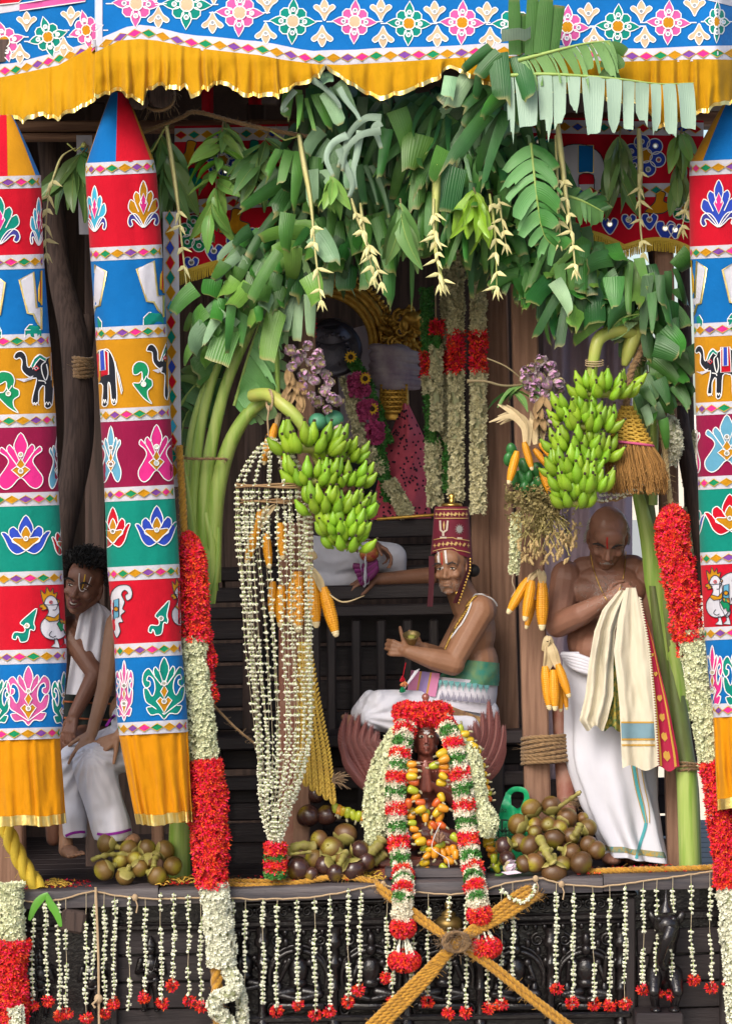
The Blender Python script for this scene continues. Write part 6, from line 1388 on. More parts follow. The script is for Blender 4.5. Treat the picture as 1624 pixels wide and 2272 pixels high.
corns('corn bundle at the right side of the jasmine chandelier',[(660,1268,662,1400,.16),(692,1276,702,1390,.10),(717,1303,746,1410,.09),(625,1298,622,1390,.20),(606,1290,604,1370,.22),(650,1290,645,1380,.22)],[([(692,1290,.1),(690,1268,.1),(680,1245,.12)],.03,5),([(716,1312,.08),(706,1285,.08),(690,1258,.1)],.03,5),([(700,1240,.1),(690,1228,.1),(676,1220,.12)],.04,5),([(720,1310,.08),(760,1336,.08),(808,1322,.1)],.008,2)],4,.3)
corns('corn bundle half hidden inside the top strands of the jasmine chandelier',[(567,1173,548,1250,.12),(590,1183,598,1260,.14),(578,1130,566,1200,.14),(612,940,594,1010,.08),(628,980,640,1050,.08),(600,960,586,1030,.1),(622,1160,628,1240,.13)],[([(575,1170,.12),(590,1140,.12),(606,1120,.12)],.03,5),([(612,950,.08),(615,930,.08),(618,915,.1)],.02,4)],5,.3)
# --- dried husk and paddy braids by the chandelier
M_PADDY = M('paddy_braid',(.48,.33,.05),rough=.8,bump=.8,bs=70,col2=(.33,.20,.03),ns=30)
pb = thing('paddy_braids','bundle of golden plaited paddy ears hanging behind the jasmine strands','straw bundle',P(690,1560,.16))
for k in range(6):
    mb = MB(); x0 = 668+k*3; x1 = 664+k*15; yb = 1730+k*10
    q = spline([P(x0,1430,.14),P(lerp(x0,x1,.4),1560,.12),P(lerp(x0,x1,.8),1680,.1),P(x1,yb,.08)],14)
    for i,p in enumerate(q): 
        for s in (-1,1): mb.ell(p+Vector((s*.008,-.004*(i % 2),0)),(.006,.006,.014),Matrix.Rotation(s*.5,3,'Y'),6,4)
    mb.build('braid',M_PADDY,pb)
mb = MB(); r = random.Random(6)
for k in range(50):
    a = P(736,1735,.08); d = Vector((r.uniform(.1,1),r.uniform(-.5,.3),r.uniform(-.35,.55)))*.09; mb.tube([a,a+d*.6+Vector((0,0,.01)),a+d],.0012,3,cap=False)
mb.build('frayed_end',M_COIR,pb)
cloth_ = M('dry_lotus_leaf',(.36,.24,.11),rough=.85,col2=(.24,.15,.07),ns=16,bump=.5,bs=60)
# --- dried lotus bundles
M_LOT = M('lotus_petal',(.52,.36,.50),rough=.6,col2=(.60,.55,.42),ns=28,amt=.5,uvmix=(.35,1.0,(.56,.26,.50)),objvar=.16,hue=.012,bump=.4,bs=60,back=(.58,.50,.52)); M_LOTG = M('lotus_sepal',(.44,.42,.20),rough=.7,col2=(.36,.28,.14),ns=20)
def lotus_mesh(seed,op):
    r = random.Random(seed); mb = MB()
    for ring,n,R_,h,w in ((0,4,.8,.95,.62),(1,5,.95,.9,.6),(2,5,1.05*op,.8,.58)):
        for k in range(n):
            a = 2*pi*k/n+ring*.6+r.uniform(-.15,.15); rows = []; b = r.uniform(.8,1.15)
            for i in range(6):
                t = i/5; rr = R_*math.sin(pi*(.12+t*(.66 if ring < 2 else .55)))*.62; z = -.45+t*1.35*h*b; ww = w*math.sin(pi*(.15+.83*t))**.8/max(rr+.25,.3)*.62
                rows.append([Vector((rr*(1+.1*abs(u))*math.cos(a+u*ww),rr*(1+.1*abs(u))*math.sin(a+u*ww),z+.04*r.gauss(0,1)*t)) for u in (-1,-.5,0,.5,1)])
            mb.grid(rows,1 if ring == 2 and r.random() < .4 else 0)
    mb.ell((0,0,-.35),(.45,.45,.3),None,8,5,1)
    return mb.mesh('lotus_flower',[M_LOT,M_LOTG],(0,0,0))
LOT = [lotus_mesh(s,q) for s,q in ((1,1),(2,1.15),(3,.95),(4,1.1))]
def lotuses(label,pts,Y,seed,s0=.037):
    r = random.Random(seed); root = thing('lotus_bundle',label,'lotus bundle',P(pts[0][0],pts[0][1],Y),'dried lotus bundles')
    for i,(x,y) in enumerate(pts): inst('lotus_flower',r.choice(LOT),xf(P(x,y,Y+r.uniform(-.05,.03)),rot_to((r.gauss(.1,.5),-1,r.gauss(.1,.45)),r.uniform(0,6)),s0*r.uniform(.85,1.15)),root)
    return root
lr = lotuses('dried pink lotus bundle hanging above the right corn bundle',[(812+x/2,566.5+y/2) for x,y in [(775,468),(735,506),(815,490),(705,520),(828,528),(765,545),(850,565),(805,575),(745,588),(862,596),(790,618),(838,640),(745,632),(790,662),(780,712),(815,742),(808,776),(818,692),(700,550),(720,570)]],.02,1)
ll = lotuses('dried pink lotus bundle hanging above the left banana bunch',[(x/2,566.5+y/2) for x,y in [(1290,424),(1370,398),(1408,440),(1330,440),(1380,474),(1300,494),(1350,526),(1400,504),(1446,532),(1400,556),(1462,565),(1345,582),(1440,604),(1408,652),(1474,632),(1492,650),(1452,684),(1380,622),(1500,770),(1320,468),(1425,480)]],-.04,2)
for root,pts in ((ll,[(640,830),(650,850),(655,880),(670,890),(640,870),(668,850)]),(lr,[(1190,905),(1196,930),(1204,890)])):
    for k,(x,y) in enumerate(pts):
        r = random.Random(k); mb = MB()
        for j in range(3):
            a = r.uniform(-1,1); p = P(x,y-14,-.02); mb.grid([[p+Vector((U(8)*u*math.sin(pi*(.1+.85*t))+a*U(18)*t,-.03*t-.01*abs(u),-U(40)*t)) for u in (-1,0,1)] for t in np.linspace(0,1,6)])
        mb.build('dry_leaf',cloth_,root)
# smooth blue-green fruits behind the left bunch's top hand
for k,(x,y) in enumerate([(705,936),(742,930)]):
    mb = MB(); mb.ell(P(x,y,.0),(.042,.042,.040),None,16,12); tag(mb.build('round_gourd',M('blue_green_gourd',(.06,.23,.16),rough=.4,col2=(.08,.28,.12),ns=9)),['round blue-green gourd behind the left banana bunch, nearer the stalk','round blue-green gourd behind the left banana bunch, nearer the shrine'][k],'gourd')
# --- green mangoes
M_GM = M('green_mango',(.025,.15,.045),rough=.35,col2=(.05,.20,.04),ns=9,objvar=.2,spec=.5)
gm = thing('mango_bunch','bunch of dark green mangoes hanging among the upper right corn','mango bunch',P(1170,1010,.06)); mb = MB(); rows = []
for i in range(11):
    ph = pi*i/10; rows.append([Vector((.72*max(math.sin(ph),.02)*math.cos(a)+.10*math.cos(ph),.6*max(math.sin(ph),.02)*math.sin(a),-math.cos(ph))) for a in np.linspace(0,2*pi,13)[:-1]])
mb.grid(rows,closed=True); MGO = mb.mesh('mango',M_GM,(0,0,0))
for k,(x,y) in enumerate([(645,865),(632,905),(672,1012),(700,935),(722,985),(760,955),(742,1028),(788,1055),(704,1036),(655,985),(690,985),(770,1010)]):
    r = random.Random(k); inst('mango',MGO,xf(P(812+x/2,566.5+y/2,.06+.03*r.random()),rot_to((r.gauss(0,.25),r.gauss(-.2,.2),1)),.036*r.uniform(.9,1.15)),gm)
# --- peanut bundle
pn = thing('peanut_bundle','pulled peanut plants hung upside down with pods and dry leaves','peanut bundle',P(1204,1100,.1))
M_PEA = M('peanut_shell',(.48,.34,.15),rough=.8,bump=.7,bs=110,objvar=.15); M_DRYL = M('dry_peanut_leaf',(.20,.155,.07),rough=.85,col2=(.30,.25,.09),ns=20,island=.3,bump=.4,bs=50); M_PST = M('peanut_stem',(.42,.35,.13),rough=.8)
mb = MB(); r = random.Random(9)
for k in range(70):
    a = P(1204+r.gauss(0,22),1112+r.gauss(0,10),.1+r.uniform(-.06,.05)); e = P(1206+r.uniform(-70,66),r.uniform(1160,1235),.06+r.uniform(-.08,.06)); mb.tube([a,a.lerp(e,.5)+Vector((r.gauss(0,.02),r.gauss(0,.02),r.gauss(0,.02))),e],.0022,4)
mb.build('stems',M_PST,pn,kind='stuff')
mb = MB(); it = []
for k in range(620):
    y = r.choice([r.gauss(1104,16),r.uniform(1090,1190)]); x = 1200+r.gauss(0,36)-(10 if y < 1110 else 0); it.append((P(max(1124,min(x,1285)),y,.08+r.uniform(-.10,.04)),Vector((r.gauss(0,1),-abs(r.gauss(.6,.6)),r.gauss(0,1))).normalized(),r.uniform(.8,1.9)))
scatter(mb,T_LEAF,it); mb.build('dry_leaves',M_DRYL,pn,smooth=False,kind='stuff')
mb = MB(); rows = []
for i in range(11):
    t = i/10; q = (math.sin(pi*min(max(t,.03),.97))**.6)*(.30-.07*math.cos((t-.5)*4*pi)*.8-.0); rows.append([Vector((q*math.cos(a),q*math.sin(a),(t-.5)*1.5)) for a in np.linspace(0,2*pi,10)[:-1]])
mb.grid(rows,closed=True); PEA = mb.mesh('peanut',M_PEA,(0,0,0))
for k in range(105):
    t = r.random(); x = r.uniform(1148,1278); y = 1236-34*((x-1190)/80)**2+r.gauss(0,16)-abs(r.gauss(0,12)); y = max(1150,min(y,1254)); x += (1205-x)*.1*(y > 1235)
    inst('peanut',PEA,xf(P(x,y,.03+r.uniform(-.07,.05)),rot_to((r.gauss(0,.6),r.gauss(0,.4),1),r.uniform(0,6)),.021*r.uniform(.85,1.15)),pn)
# --- straw broom
M_STRAW = M('golden_straw',(.50,.29,.035),rough=.7,col2=(.62,.40,.06),ns=30,bump=.4,bs=120,island=.15); M_BRIS = M('broom_bristle',(.40,.21,.06),rough=.85,island=.3)
sb = thing('straw_broom','golden straw tassel with plaited cone top and long bristles by the right post','straw tassel',P(1390,905,.02)); ax0,ax1 = P(1390,902,.03),P(1398,986,.0)
rows_ = 9
for k in range(rows_):
    t = (k+.5)/rows_; c = ax0.lerp(ax1,t); R_ = U(8+42*t**.8); mb = MB()
    for s in range(2):
        mb.tube([c+Vector((R_*math.cos(a)*1.0,R_*.8*math.sin(a),-.012*math.cos(a)*t+.0055*math.sin(a*11+s*pi)+.004*s)) for a in np.linspace(0,2*pi,60)],.0062,5,cap=False)
    mb.build('plait',M_STRAW,sb)
mb = MB(); mb.tube([ax1+Vector((U(51)*math.cos(a),U(41)*math.sin(a),.004-.012*math.cos(a))) for a in np.linspace(0,2*pi,40)],.006,6,cap=False); mb.build('pink_thread',M('pink_thread',(.60,.10,.22),rough=.7),sb)
mb = MB(); r = random.Random(12)
for k in range(900):
    a = r.uniform(0,2*pi); q = math.sqrt(r.random()); q = .55+.45*q; p = ax1+Vector((U(50)*q*math.cos(a),U(40)*q*math.sin(a),0)); L = U(r.uniform(72,112)); e = p+Vector((U(16)+U(16)*math.cos(a)+r.gauss(0,.006),-.01+.02*math.sin(a),-L))
    m_ = p.lerp(e,.5)+Vector((r.gauss(0,.004)+.012*math.cos(a),r.gauss(0,.004),0)); mb.tube([p,m_,e],[.0022,.002,.0016],3,cap=False)
    for j in range(4):
        z = m_.lerp(e,r.random()); mb.tube([z,z+Vector((r.gauss(0,.005),-.003,-.007))],.0016,3,cap=False)
mb.build('bristles',M_BRIS,sb,kind='stuff')
# --- white lotus bud, green carrier bag, brass pot
root = thing('lotus_bud','single white lotus bud lying on the ledge left of the large fruit pile','lotus bud',P(1122,1936,-.01)); M_WL = M('white_lotus',(.74,.66,.72),rough=.55,col2=(.70,.50,.66),ns=14)
bm_ = LOT[2].copy(); bm_.materials[0] = M_WL; inst('bloom',bm_,xf(P(1128,1924,-.01),rot_to((.75,-.4,.5)),.042),root); mb = MB(); mb.tube(spline([P(1118,1936,-.01),P(1108,1942,-.02),P(1098,1941,-.02)],4),.006,6); mb.build('stem',L_LIME,root)
mb = MB(); mb.grid([[P(lerp(1118,1150,t)+u*7,1938+u*3-t*4,-.04) for t in np.linspace(0,1,5)] for u in (-1,0,1)]); mb.build('petal',M_WL,root)
bag = thing('carrier_bag','crumpled green plastic carrier bag with handle standing behind the fruit','plastic bag',P(1135,1930,.38)); M_BAG = M('green_plastic',(.01,.36,.14),rough=.3,spec=.5,bump=.5,bs=10,col2=(.015,.30,.12),ns=6)

bfn3 = lambda x,y,l=0.0: P(x,y,.37-l+.02*nz(x*.04,y*.04,3)+.012*nz(x*.1,y*.05,1))
bmesh_ = MB(); bmesh_.poly([(1088,1932),(1092,1880),(1100,1835),(1114,1780),(1126,1752),(1140,1749),(1166,1752),(1170,1776),(1160,1800),(1184,1850),(1188,1932)],bfn3,0,8)

bmesh_ = MB(); bmesh_.poly([(1088,1932),(1092,1880),(1100,1835),(1112,1785),(1122,1758),(1134,1749),(1133,1768),(1134,1786),(1146,1794),(1160,1790),(1178,1830),(1188,1932)],bfn3,0,7); bmesh_.poly([(1088,1932),(1092,1880),(1100,1835),(1160,1790),(1178,1830),(1188,1932)],lambda x,y,l=0: bfn3(x,y)+Vector((0,.06,0)),0,9)
bmesh_.build('bag_body',M_BAG,bag)
mb = MB(); hp = spline([bfn3(*p) for p in [(1129,1760),(1138,1752),(1152,1751),(1164,1756),(1168,1772),(1160,1792)]],5); F = frames(hp); mb.grid([[p-b_*.012,p+a_*.004,p+b_*.012] for p,(t_,a_,b_) in zip(hp,F)]); mb.build('handle',M_BAG,bag)
def text(s,loc,size,mat,parent,name='lettering',rz=0.0,off=.002):
    cu = bpy.data.curves.new(name,'FONT'); cu.body = s; cu.size = size; cu.extrude = .0005; cu.resolution_u = 3
    t = bpy.data.objects.new(name,cu); COL.objects.link(t); dg = bpy.context.evaluated_depsgraph_get(); me = bpy.data.meshes.new_from_object(t.evaluated_get(dg)); bpy.data.objects.remove(t)
    me.materials.clear(); me.materials.append(mat); o = bpy.data.objects.new(name,me); COL.objects.link(o); ORG[o.name] = Vector(loc); o.parent = parent; o.matrix_local = Matrix.Translation(Vector(loc)-ORG[parent.name]) @ Matrix.Rotation(pi/2,4,'X') @ Matrix.Rotation(rz,4,'Z'); return o
M_INK = M('black_print',(.01,.04,.02),rough=.5)
text('Mens',P(1102,1857,.335),.062,M_INK,bag,rz=.03); text('D',P(1108,1846,.335),.085,M_INK,bag); text('lu',P(1094,1872,.335),.04,M_INK,bag); text('2992',P(1102,1800,.335),.022,M_INK,bag,rz=-.1)
mb = MB(); fb = lambda x,y,l=0.0: P(x,y,.337); mb.ribbon([(1100,1789),(1114,1791),(1113,1802),(1099,1800)],1.2,fb,0,0); mb.build('printed_frame',M_INK,bag)
pot = thing('brass_pot','small dull brass pot hanging below the rope crossing','pot',P(995,2060,-.02)); mb = MB(); mb.lathe(P(995,2066,-.02),[(.002,0),(.05,.002),(.064,.025),(.062,.045),(.045,.062),(.03,.068),(.034,.074),(.03,.082),(.012,.095),(.012,.102),(.018,.108),(.004,.122)],20); mb.build('body',M('old_brass',(.28,.19,.06),rough=.45,metal=.8,col2=(.16,.10,.03),ns=9),pot)
mb = MB(); mb.tube([P(995,2006,-.02)+Vector((.013*math.cos(a),0,.013*math.sin(a))) for a in np.linspace(0,2*pi,14)],.003,5); mb.build('ring',MATS['old_brass'],pot)
# loose green leaves on the left ledge corner, straw scraps, petals
mb = MB(); r = random.Random(8)
for pts in ([(108,1982),(92,1994),(78,2012),(66,2042)],[(104,1982),(112,2004),(126,2026),(136,2056)]):
    q = spline([P(x,y,-.07) for x,y in pts],5); n = len(q); F = frames(q); mb.grid([[p-b_*U(9)*math.sin(pi*(.1+.85*i/n)),p+a_*.004,p+b_*U(9)*math.sin(pi*(.1+.85*i/n))] for i,(p,(t_,a_,b_)) in enumerate(zip(q,F))])
tag(mb.build('leaf_pair',M_MANGOL),'pair of thin green leaves hung on the cord at the left corner','leaf')
mb = MB(); it = []
for k in range(360):
    x = r.choice([r.uniform(60,200),r.uniform(340,430),r.uniform(500,900),r.uniform(1280,1560)]); Y = r.uniform(.0,.3); it.append((FL(x,Y,.004),Vector((r.gauss(0,.3),r.gauss(0,.3),1)).normalized(),r.uniform(.5,.9)))
scatter(mb,T_IXO,it); tag(mb.build('fallen_petals',M_IXO,smooth=False),'fallen red petals scattered over the ledge boards','petals',kind='stuff')
mb = MB()
for k in range(130):
    x = r.choice([r.uniform(60,170),r.uniform(330,430),r.uniform(800,870)]); p = FL(x,r.uniform(-.01,.2),.006+r.random()*.015); d = Vector((r.uniform(-1,1),r.uniform(-.6,.6),r.uniform(-.1,.3)))*.05; mb.tube([p,p+d*.5+Vector((0,0,.006)),p+d],[.003,.004,.0015],4)
tag(mb.build('straw_scraps',M_STRAW),'dry straw scraps littering the ledge','straw',kind='stuff')
# ------------------------------------------------------------------ statues: winged guardian in front, draped idol in the shrine
def fuse(mb,voxel=.005,smooth=4,disp=None):
    """union of overlapping shapes as one continuous surface; returns (verts, faces)"""
    me = mb.mesh('tmp',[],(0,0,0)); o = bpy.data.objects.new('tmp',me); COL.objects.link(o)
    m = o.modifiers.new('r','REMESH'); m.mode = 'VOXEL'; m.voxel_size = voxel
    s = o.modifiers.new('s','SMOOTH'); s.factor = .5; s.iterations = smooth
    dg = bpy.context.evaluated_depsgraph_get(); ev = o.evaluated_get(dg); e = ev.to_mesh()
    V = np.zeros(len(e.vertices)*3); e.vertices.foreach_get('co',V); V = V.reshape(-1,3); F = [tuple(p.vertices) for p in e.polygons]
    ev.to_mesh_clear(); bpy.data.objects.remove(o); bpy.data.meshes.remove(me)
    if disp: V = disp(V)
    out = MB(); out.v = [tuple(v) for v in V.tolist()]; out.f = F; out.m = [0]*len(F); return out
def bvh_of(mb): return BVHTree.FromPolygons([Vector(v) for v in mb.v],mb.f)
def drape_fn(bvh,Yd,off=.003):
    """carry survey points onto a fused surface along the line of sight of the survey (marks, cords and chains lying on a body)"""
    def fn(x,y,lift=0.0):
        o = P(x,y,-3.0); d = (P(x,y,3.0)-o).normalized(); h = bvh.ray_cast(o,d)
        p = h[0] if h[0] is not None else P(x,y,Yd)
        return p-d*(off+lift)
    return fn
M_ROSEW = M('polished_red_wood',(.30,.090,.062),rough=.32,col2=(.20,.055,.040),ns=8,coat=.5,spec=.5,bump=.1,bs=30)
gd = thing('winged_statue','polished dark red wooden winged statue kneeling with joined palms, hung with garlands','statue',P(945,1950,.32))
GY = .30
mb = MB(); q = lambda x,y,Y=0.0: P(x,y,GY+Y)
def el(x,y,Y,rx,rY,ry,R=None): mb.ell(q(x,y,Y),(U(rx),rY,U(ry)),R,14,10)
el(944,1634,0,27,.062,38); el(945,1655,-.01,22,.05,24); el(946,1668,-.03,10,.03,8)      # head
mb.cap(q(944,1662,.01),q(944,1700,.02),U(17),U(20)); el(943,1740,.03,44,.075,56); el(943,1800,.02,38,.08,40); el(943,1850,.02,50,.09,36)
for s in (-1,1):
    X = lambda d: 944+s*d
    el(X(26),1640,.02,5,.02,14); el(X(22),1662,.01,5,.012,9)
    mb.cap(q(X(44),1712,.03),q(X(60),1772,.0),U(20),U(16)); mb.cap(q(X(60),1772,.0),q(X(10),1740,-.09),U(15),U(9)); mb.cap(q(X(7),1752,-.095),q(X(4),1700,-.11),U(9),U(5)); mb.cap(q(X(5),1712,-.11),q(X(2.5),1688,-.11),U(5),U(2.5))
    mb.cap(q(X(34),1860,.0),q(X(96),1880,-.06),U(30),U(26)); mb.cap(q(X(96),1885,-.06),q(X(40),1905,.06),U(24),U(18)); el(X(100),1850,-.03,24,.05,30)
GB = fuse(mb,.005,3)
def gdisp(V):
    for sx in (-1,1):
        for c,r_,d in ((q(944+sx*10.5,1634,-.062),.013,.007),):
            D = np.linalg.norm(V-np.array(c[:]),axis=1); V[:,1] += d*np.exp(-(D/r_)**2)
    return V
V = gdisp(np.array(GB.v)); GB.v = [tuple(v) for v in V.tolist()]
mb = MB()
mb.tube([q(945,1628,-.060),q(945.5,1640,-.070),q(945.5,1649,-.078)],[.0035,.006,.009],8); mb.ell(q(941,1650,-.068),(.006,.006,.005),None,7,5); mb.ell(q(950,1650,-.068),(.006,.006,.005),None,7,5)
mb.ell(q(945.5,1658,-.063),(.015,.008,.004),None,10,6); mb.ell(q(945.5,1662,-.062),(.012,.008,.0045),None,10,6)
for s in (-1,1): mb.tube([q(945+s*4,1623,-.062),q(945+s*11,1620,-.062),q(945+s*19,1625,-.052)],.003,6)
GB.build('body',M_ROSEW,gd); mb.build('face_relief',M_ROSEW,gd)
mb = MB()
for s in (-1,1):
    mb.ell(q(945+s*10.5,1634,-.055),(.0125,.007,.0065),None,12,8,0); mb.ell(q(946+s*10.5,1634,-.0605),(.0052,.004,.0052),None,9,6,1)
mb.build('eyes',[M('painted_eye_white',(.55,.50,.38),rough=.3),M('painted_pupil',(.008,.006,.006),rough=.2)],gd)
fg = drape_fn(bvh_of(GB),GY-.06); a = Applique(fg,5,1.0)
a.patch([(933,1604),(938,1604),(941,1620),(950,1620),(952,1603),(957,1603),(953,1627),(947,1631),(940,1627)],M('white_clay',(.70,.68,.66),rough=.8),.002,cord=False); a.line([(945.5,1604),(945.5,1620)],.002,False,2.2,M('red_powder',(.50,.02,.01),rough=.9)); a.build('forehead_mark',gd)
mb = MB(); mb.lathe(q(944,1608,.0),[(.058,-.02),(.060,.0),(.056,.008),(.058,.02),(.052,.028),(.052,.045),(.046,.055),(.044,.075),(.034,.088),(.030,.10),(.016,.106),(.012,.112),(.018,.122),(.016,.134),(.006,.142)],20)
for i in range(14):
    t = 2*pi*i/14; mb.ell(q(944,1606,0)+Vector((.059*math.cos(t),.059*math.sin(t),.01)),(.007,.007,.010),None,6,5)
mb.build('crown',M_ROSEW,gd)
mb = MB(); 
for k,y in enumerate((1684,1692)): mb.tube([q(944+(30+k*6)*math.sin(t),y+8*math.cos(t),-.05-.03*math.cos(t)) for t in np.linspace(-1.3,1.3,12)],.005,6)
for t in np.linspace(-1.2,1.2,13): mb.ell(q(944+42*math.sin(t),1704+10*math.cos(t),-.045-.03*math.cos(t)),(.006,.006,.007),None,6,5)
mb.build('necklace',M_ROSEW,gd)
mb = MB(); mb.box(q(945,1906,.02),(.22,.15,.025),None,0,.012); mb.box(q(945,1934,.02),(.25,.18,.032),None,0,.014); mb.build('pedestal',M_ROSEW,gd,smooth=False)
mb = MB(); mb.box(FL(965,.14,.022),(.225,.10,.022),None,0,.008); tag(mb.build('wooden_block',M_WORN,smooth=False),'dark worn wooden block on the ledge under the winged statue','block')
M_FEATH = M('carved_feather',(.24,.080,.070),rough=.4,col2=(.17,.05,.045),ns=12,coat=.25,spec=.5)
def feather(pts,w,Y,parent):
    qv = spline([P(x,y,Y) for x,y in pts],8); n = len(qv); F = frames(qv); mb = MB(); rows = []; w = U(w)
    for i,(p,(t,a_,b_)) in enumerate(zip(qv,F)):
        f = i/(n-1); ww = w*(math.sin(pi*(.12+.86*f))**.7)*.5; rows.append([p-b_*ww+Vector((0,.004,0)),p-b_*ww*.5+Vector((0,-.004,0)),p+Vector((0,-.009,0)),p+b_*ww*.5+Vector((0,-.004,0)),p+b_*ww+Vector((0,.004,0))])
    mb.grid(rows); mb.grid([[x+Vector((0,.014,0)) for x in r_] for r_ in rows],flip=True)
    mb.tube([p+Vector((0,-.010,0)) for p in qv],.0022,5)
    for i in range(2,n-1):                                          # barbs cut as a chevron either side of the quill
        p = qv[i]; t,a_,b_ = F[i]; ww = w*(math.sin(pi*(.12+.86*i/(n-1)))**.7)*.5
        for s in (-1,1):
            for k in (0,.5): mb.tube([p+t*.006*k*2+Vector((0,-.010,0)),p+b_*s*ww*.9+t*(.014+.006*k*2)+Vector((0,-.003,0))],.0013,3,cap=False)
    mb.build('feather',M_FEATH,parent)
for nm,sets in (('wing',[[(822,1758),(780,1700),(760,1640),(768,1586)],[(826,1748),(790,1690),(776,1640),(782,1590)],[(834,1740),(804,1680),(790,1640),(797,1587)],[(840,1722),(818,1672),(804,1645),(812,1604)],[(846,1704),(832,1664),(820,1645),(824,1614)],[(850,1680),(842,1656),(834,1646),(836,1628)],[(826,1760),(796,1728),(770,1690),(762,1650)]]),
                 ('wing',[[(1048,1750),(1092,1712),(1112,1670),(1114,1640)],[(1048,1748),(1094,1692),(1112,1650),(1117,1614)],[(1044,1738),(1084,1680),(1100,1632),(1102,1580)],[(1042,1722),(1072,1668),(1086,1618),(1084,1556)],[(1040,1704),(1060,1660),(1072,1625),(1070,1584)],[(1036,1684),(1048,1654),(1056,1632),(1054,1604)],[(1034,1668),(1040,1650),(1044,1634),(1042,1616)]])):
    mb = MB(); c = sets[1][0]; mb.tube([P(*sets[0][0],.40),P(*sets[2][1],.41),P(*sets[3][2],.41)],[.03,.03,.012],8); wing = mb.build(nm,M_FEATH,gd)
    for k,pts in enumerate(sets): feather(pts,25,.36-.010*k,wing)
# red ixora ring on the crown
g = thing('flower_ring','ring of red ixora flowers round the winged statue\'s crown','flower ring',P(936,1580,GY)); mb = MB()
path = [q(937+44*math.sin(t),1581+3*math.cos(t),-.01-.07*math.cos(t)) for t in np.linspace(-1.9,1.9,14)]
mb.tube(path,U(20),9,1); scatter(mb,T_IXO,[(p,d,s) for p,d,s in around(path,U(22),1500,3)],0); mb.build('blossoms',[M_IXO,M_IXOC],g,smooth=False,kind='stuff')
# banded garland with two hanging ends
def banded(label,pts,tail,n,seed):
    g = thing('flower_garland',label,'garland',P(*pts[0]),'banded garlands on the winged statue'); path = spline([P(*p) for p in pts],12); L = len(path); cyc = 'wrwg'
    for k in range(n):
        a,b = int(L*k/n),min(int(L*(k+1)/n)+1,L-1); seg = path[a:b+1]
        if len(seg) < 2: continue
        c = cyc[k % 4] if k < n-3 else 'w'; mb = MB(); tp,mt,co,cnt = {'w': (T_LONG,M_CREAM,M_CREAM,100),'r': (T_IXO,M_IXO,M_IXOC,230),'g': (T_LEAF,M_TULSI,M_TULSI,260)}[c]
        R_ = U(18.5 if c == 'w' else 20); mb.tube(seg,R_*.8,9,1); scatter(mb,tp,around(seg,R_*.94,cnt,seed+k),0)
        mb.build({'w': 'white_band','r': 'red_band','g': 'green_band'}[c],[mt,co],g,smooth=False,kind='stuff')
    (rx_,ry_),(tx,ty) = tail; Yt = pts[-1][2]-.01
    mb = MB(); c = P(rx_,ry_,Yt); it = [(c+Vector((d.x*U(25),d.y*U(22),d.z*U(22))),d,1.05) for d in [Vector((rnd.gauss(0,1),rnd.gauss(0,1),rnd.gauss(0,1))).normalized() for _ in range(330)]]; mb.ell(c,(U(22),U(19),U(19)),None,12,8,1); scatter(mb,T_IXO,it); mb.build('red_ball',[M_IXO,M_IXOC],g,smooth=False,kind='stuff')
    mb = MB()
    for k in range(14):
        a = rnd.uniform(0,6.28); p = P(rx_+8*math.cos(a),ry_+16,Yt-.01*math.sin(a)); e = P(lerp(rx_,tx,.9)+22*math.cos(a),ty-12+rnd.uniform(-6,6),Yt-.03*math.sin(a)); mb.tube([p,e],.0016,4); 
        for t in (.45,.62,.8,.95): bud(mb,p.lerp(e,t),e-p,.02,.006)
    mb.build('bud_tassel',M_JAS,g)
    mb = MB(); it = []
    for k in range(360):
        d = Vector((rnd.gauss(0,1),rnd.gauss(0,.8),rnd.gauss(0,.55))).normalized(); it.append((P(tx,ty,Yt)+Vector((d.x*U(32),d.y*U(24),d.z*U(22))),d,1.1))
    mb.ell(P(tx,ty,Yt),(U(27),U(20),U(18)),None,12,8,1); scatter(mb,T_IXO,it); mb.build('red_tassel',[M_IXO,M_IXOC],g,smooth=False,kind='stuff')
banded('red, white and green banded garland with the lower end, left half on the winged statue',[(903,1606,.24),(893,1650,.17),(886,1690,.14),(879,1741,.12),(880,1806,.1),(885,1873,.08),(893,1935,.02),(896,1965,-.08),(893,2000,-.11),(893,2040,-.11)],((894,2058),(897,2132)),32,500)
banded('red, white and green banded garland hanging from the winged statue\'s shoulder beside the cashew fruits',[(984,1604,.24),(996,1624,.19),(1008,1661,.15),(1019,1712,.12),(1027,1766,.1),(1032,1819,.09),(1040,1881,.06),(1049,1930,.01),(1054,1962,-.08),(1058,1990,-.11),(1062,2012,-.11)],((1064,2030),(1077,2102)),31,600)
for lb,pts,w in [('white jasmine garland looped over the winged statue\'s wing, left loop',[(880,1625,.28),(856,1660,.24),(836,1710,.20),(824,1760,.18),(820,1810,.17),(826,1860,.16),(832,1872,.16),(838,1850,.15),(846,1800,.14),(852,1750,.15),(858,1700,.17),(870,1650,.22)],11.5),('white jasmine garland over the winged statue\'s shoulder, ending in a thick tuft',[(1000,1622,.26),(1026,1650,.2),(1046,1690,.17),(1054,1730,.15),(1060,1770,.14),(1074,1806,.13),(1090,1828,.12)],17)]:
    g = thing('flower_garland',lb,'garland',P(*pts[0]),'white garlands on the winged statue'); garland(g,'blossoms',pts,U(w),1500 if w < 15 else 1150,T_JAS,M_TUB,M_WCORE,int(w),s=1.1)
    if w == 17: garland(g,'end_tuft',[(1070,1796,.12),(1080,1824,.11),(1074,1846,.12)],U(19),360,T_LONG,M_TUB,M_WCORE,91)
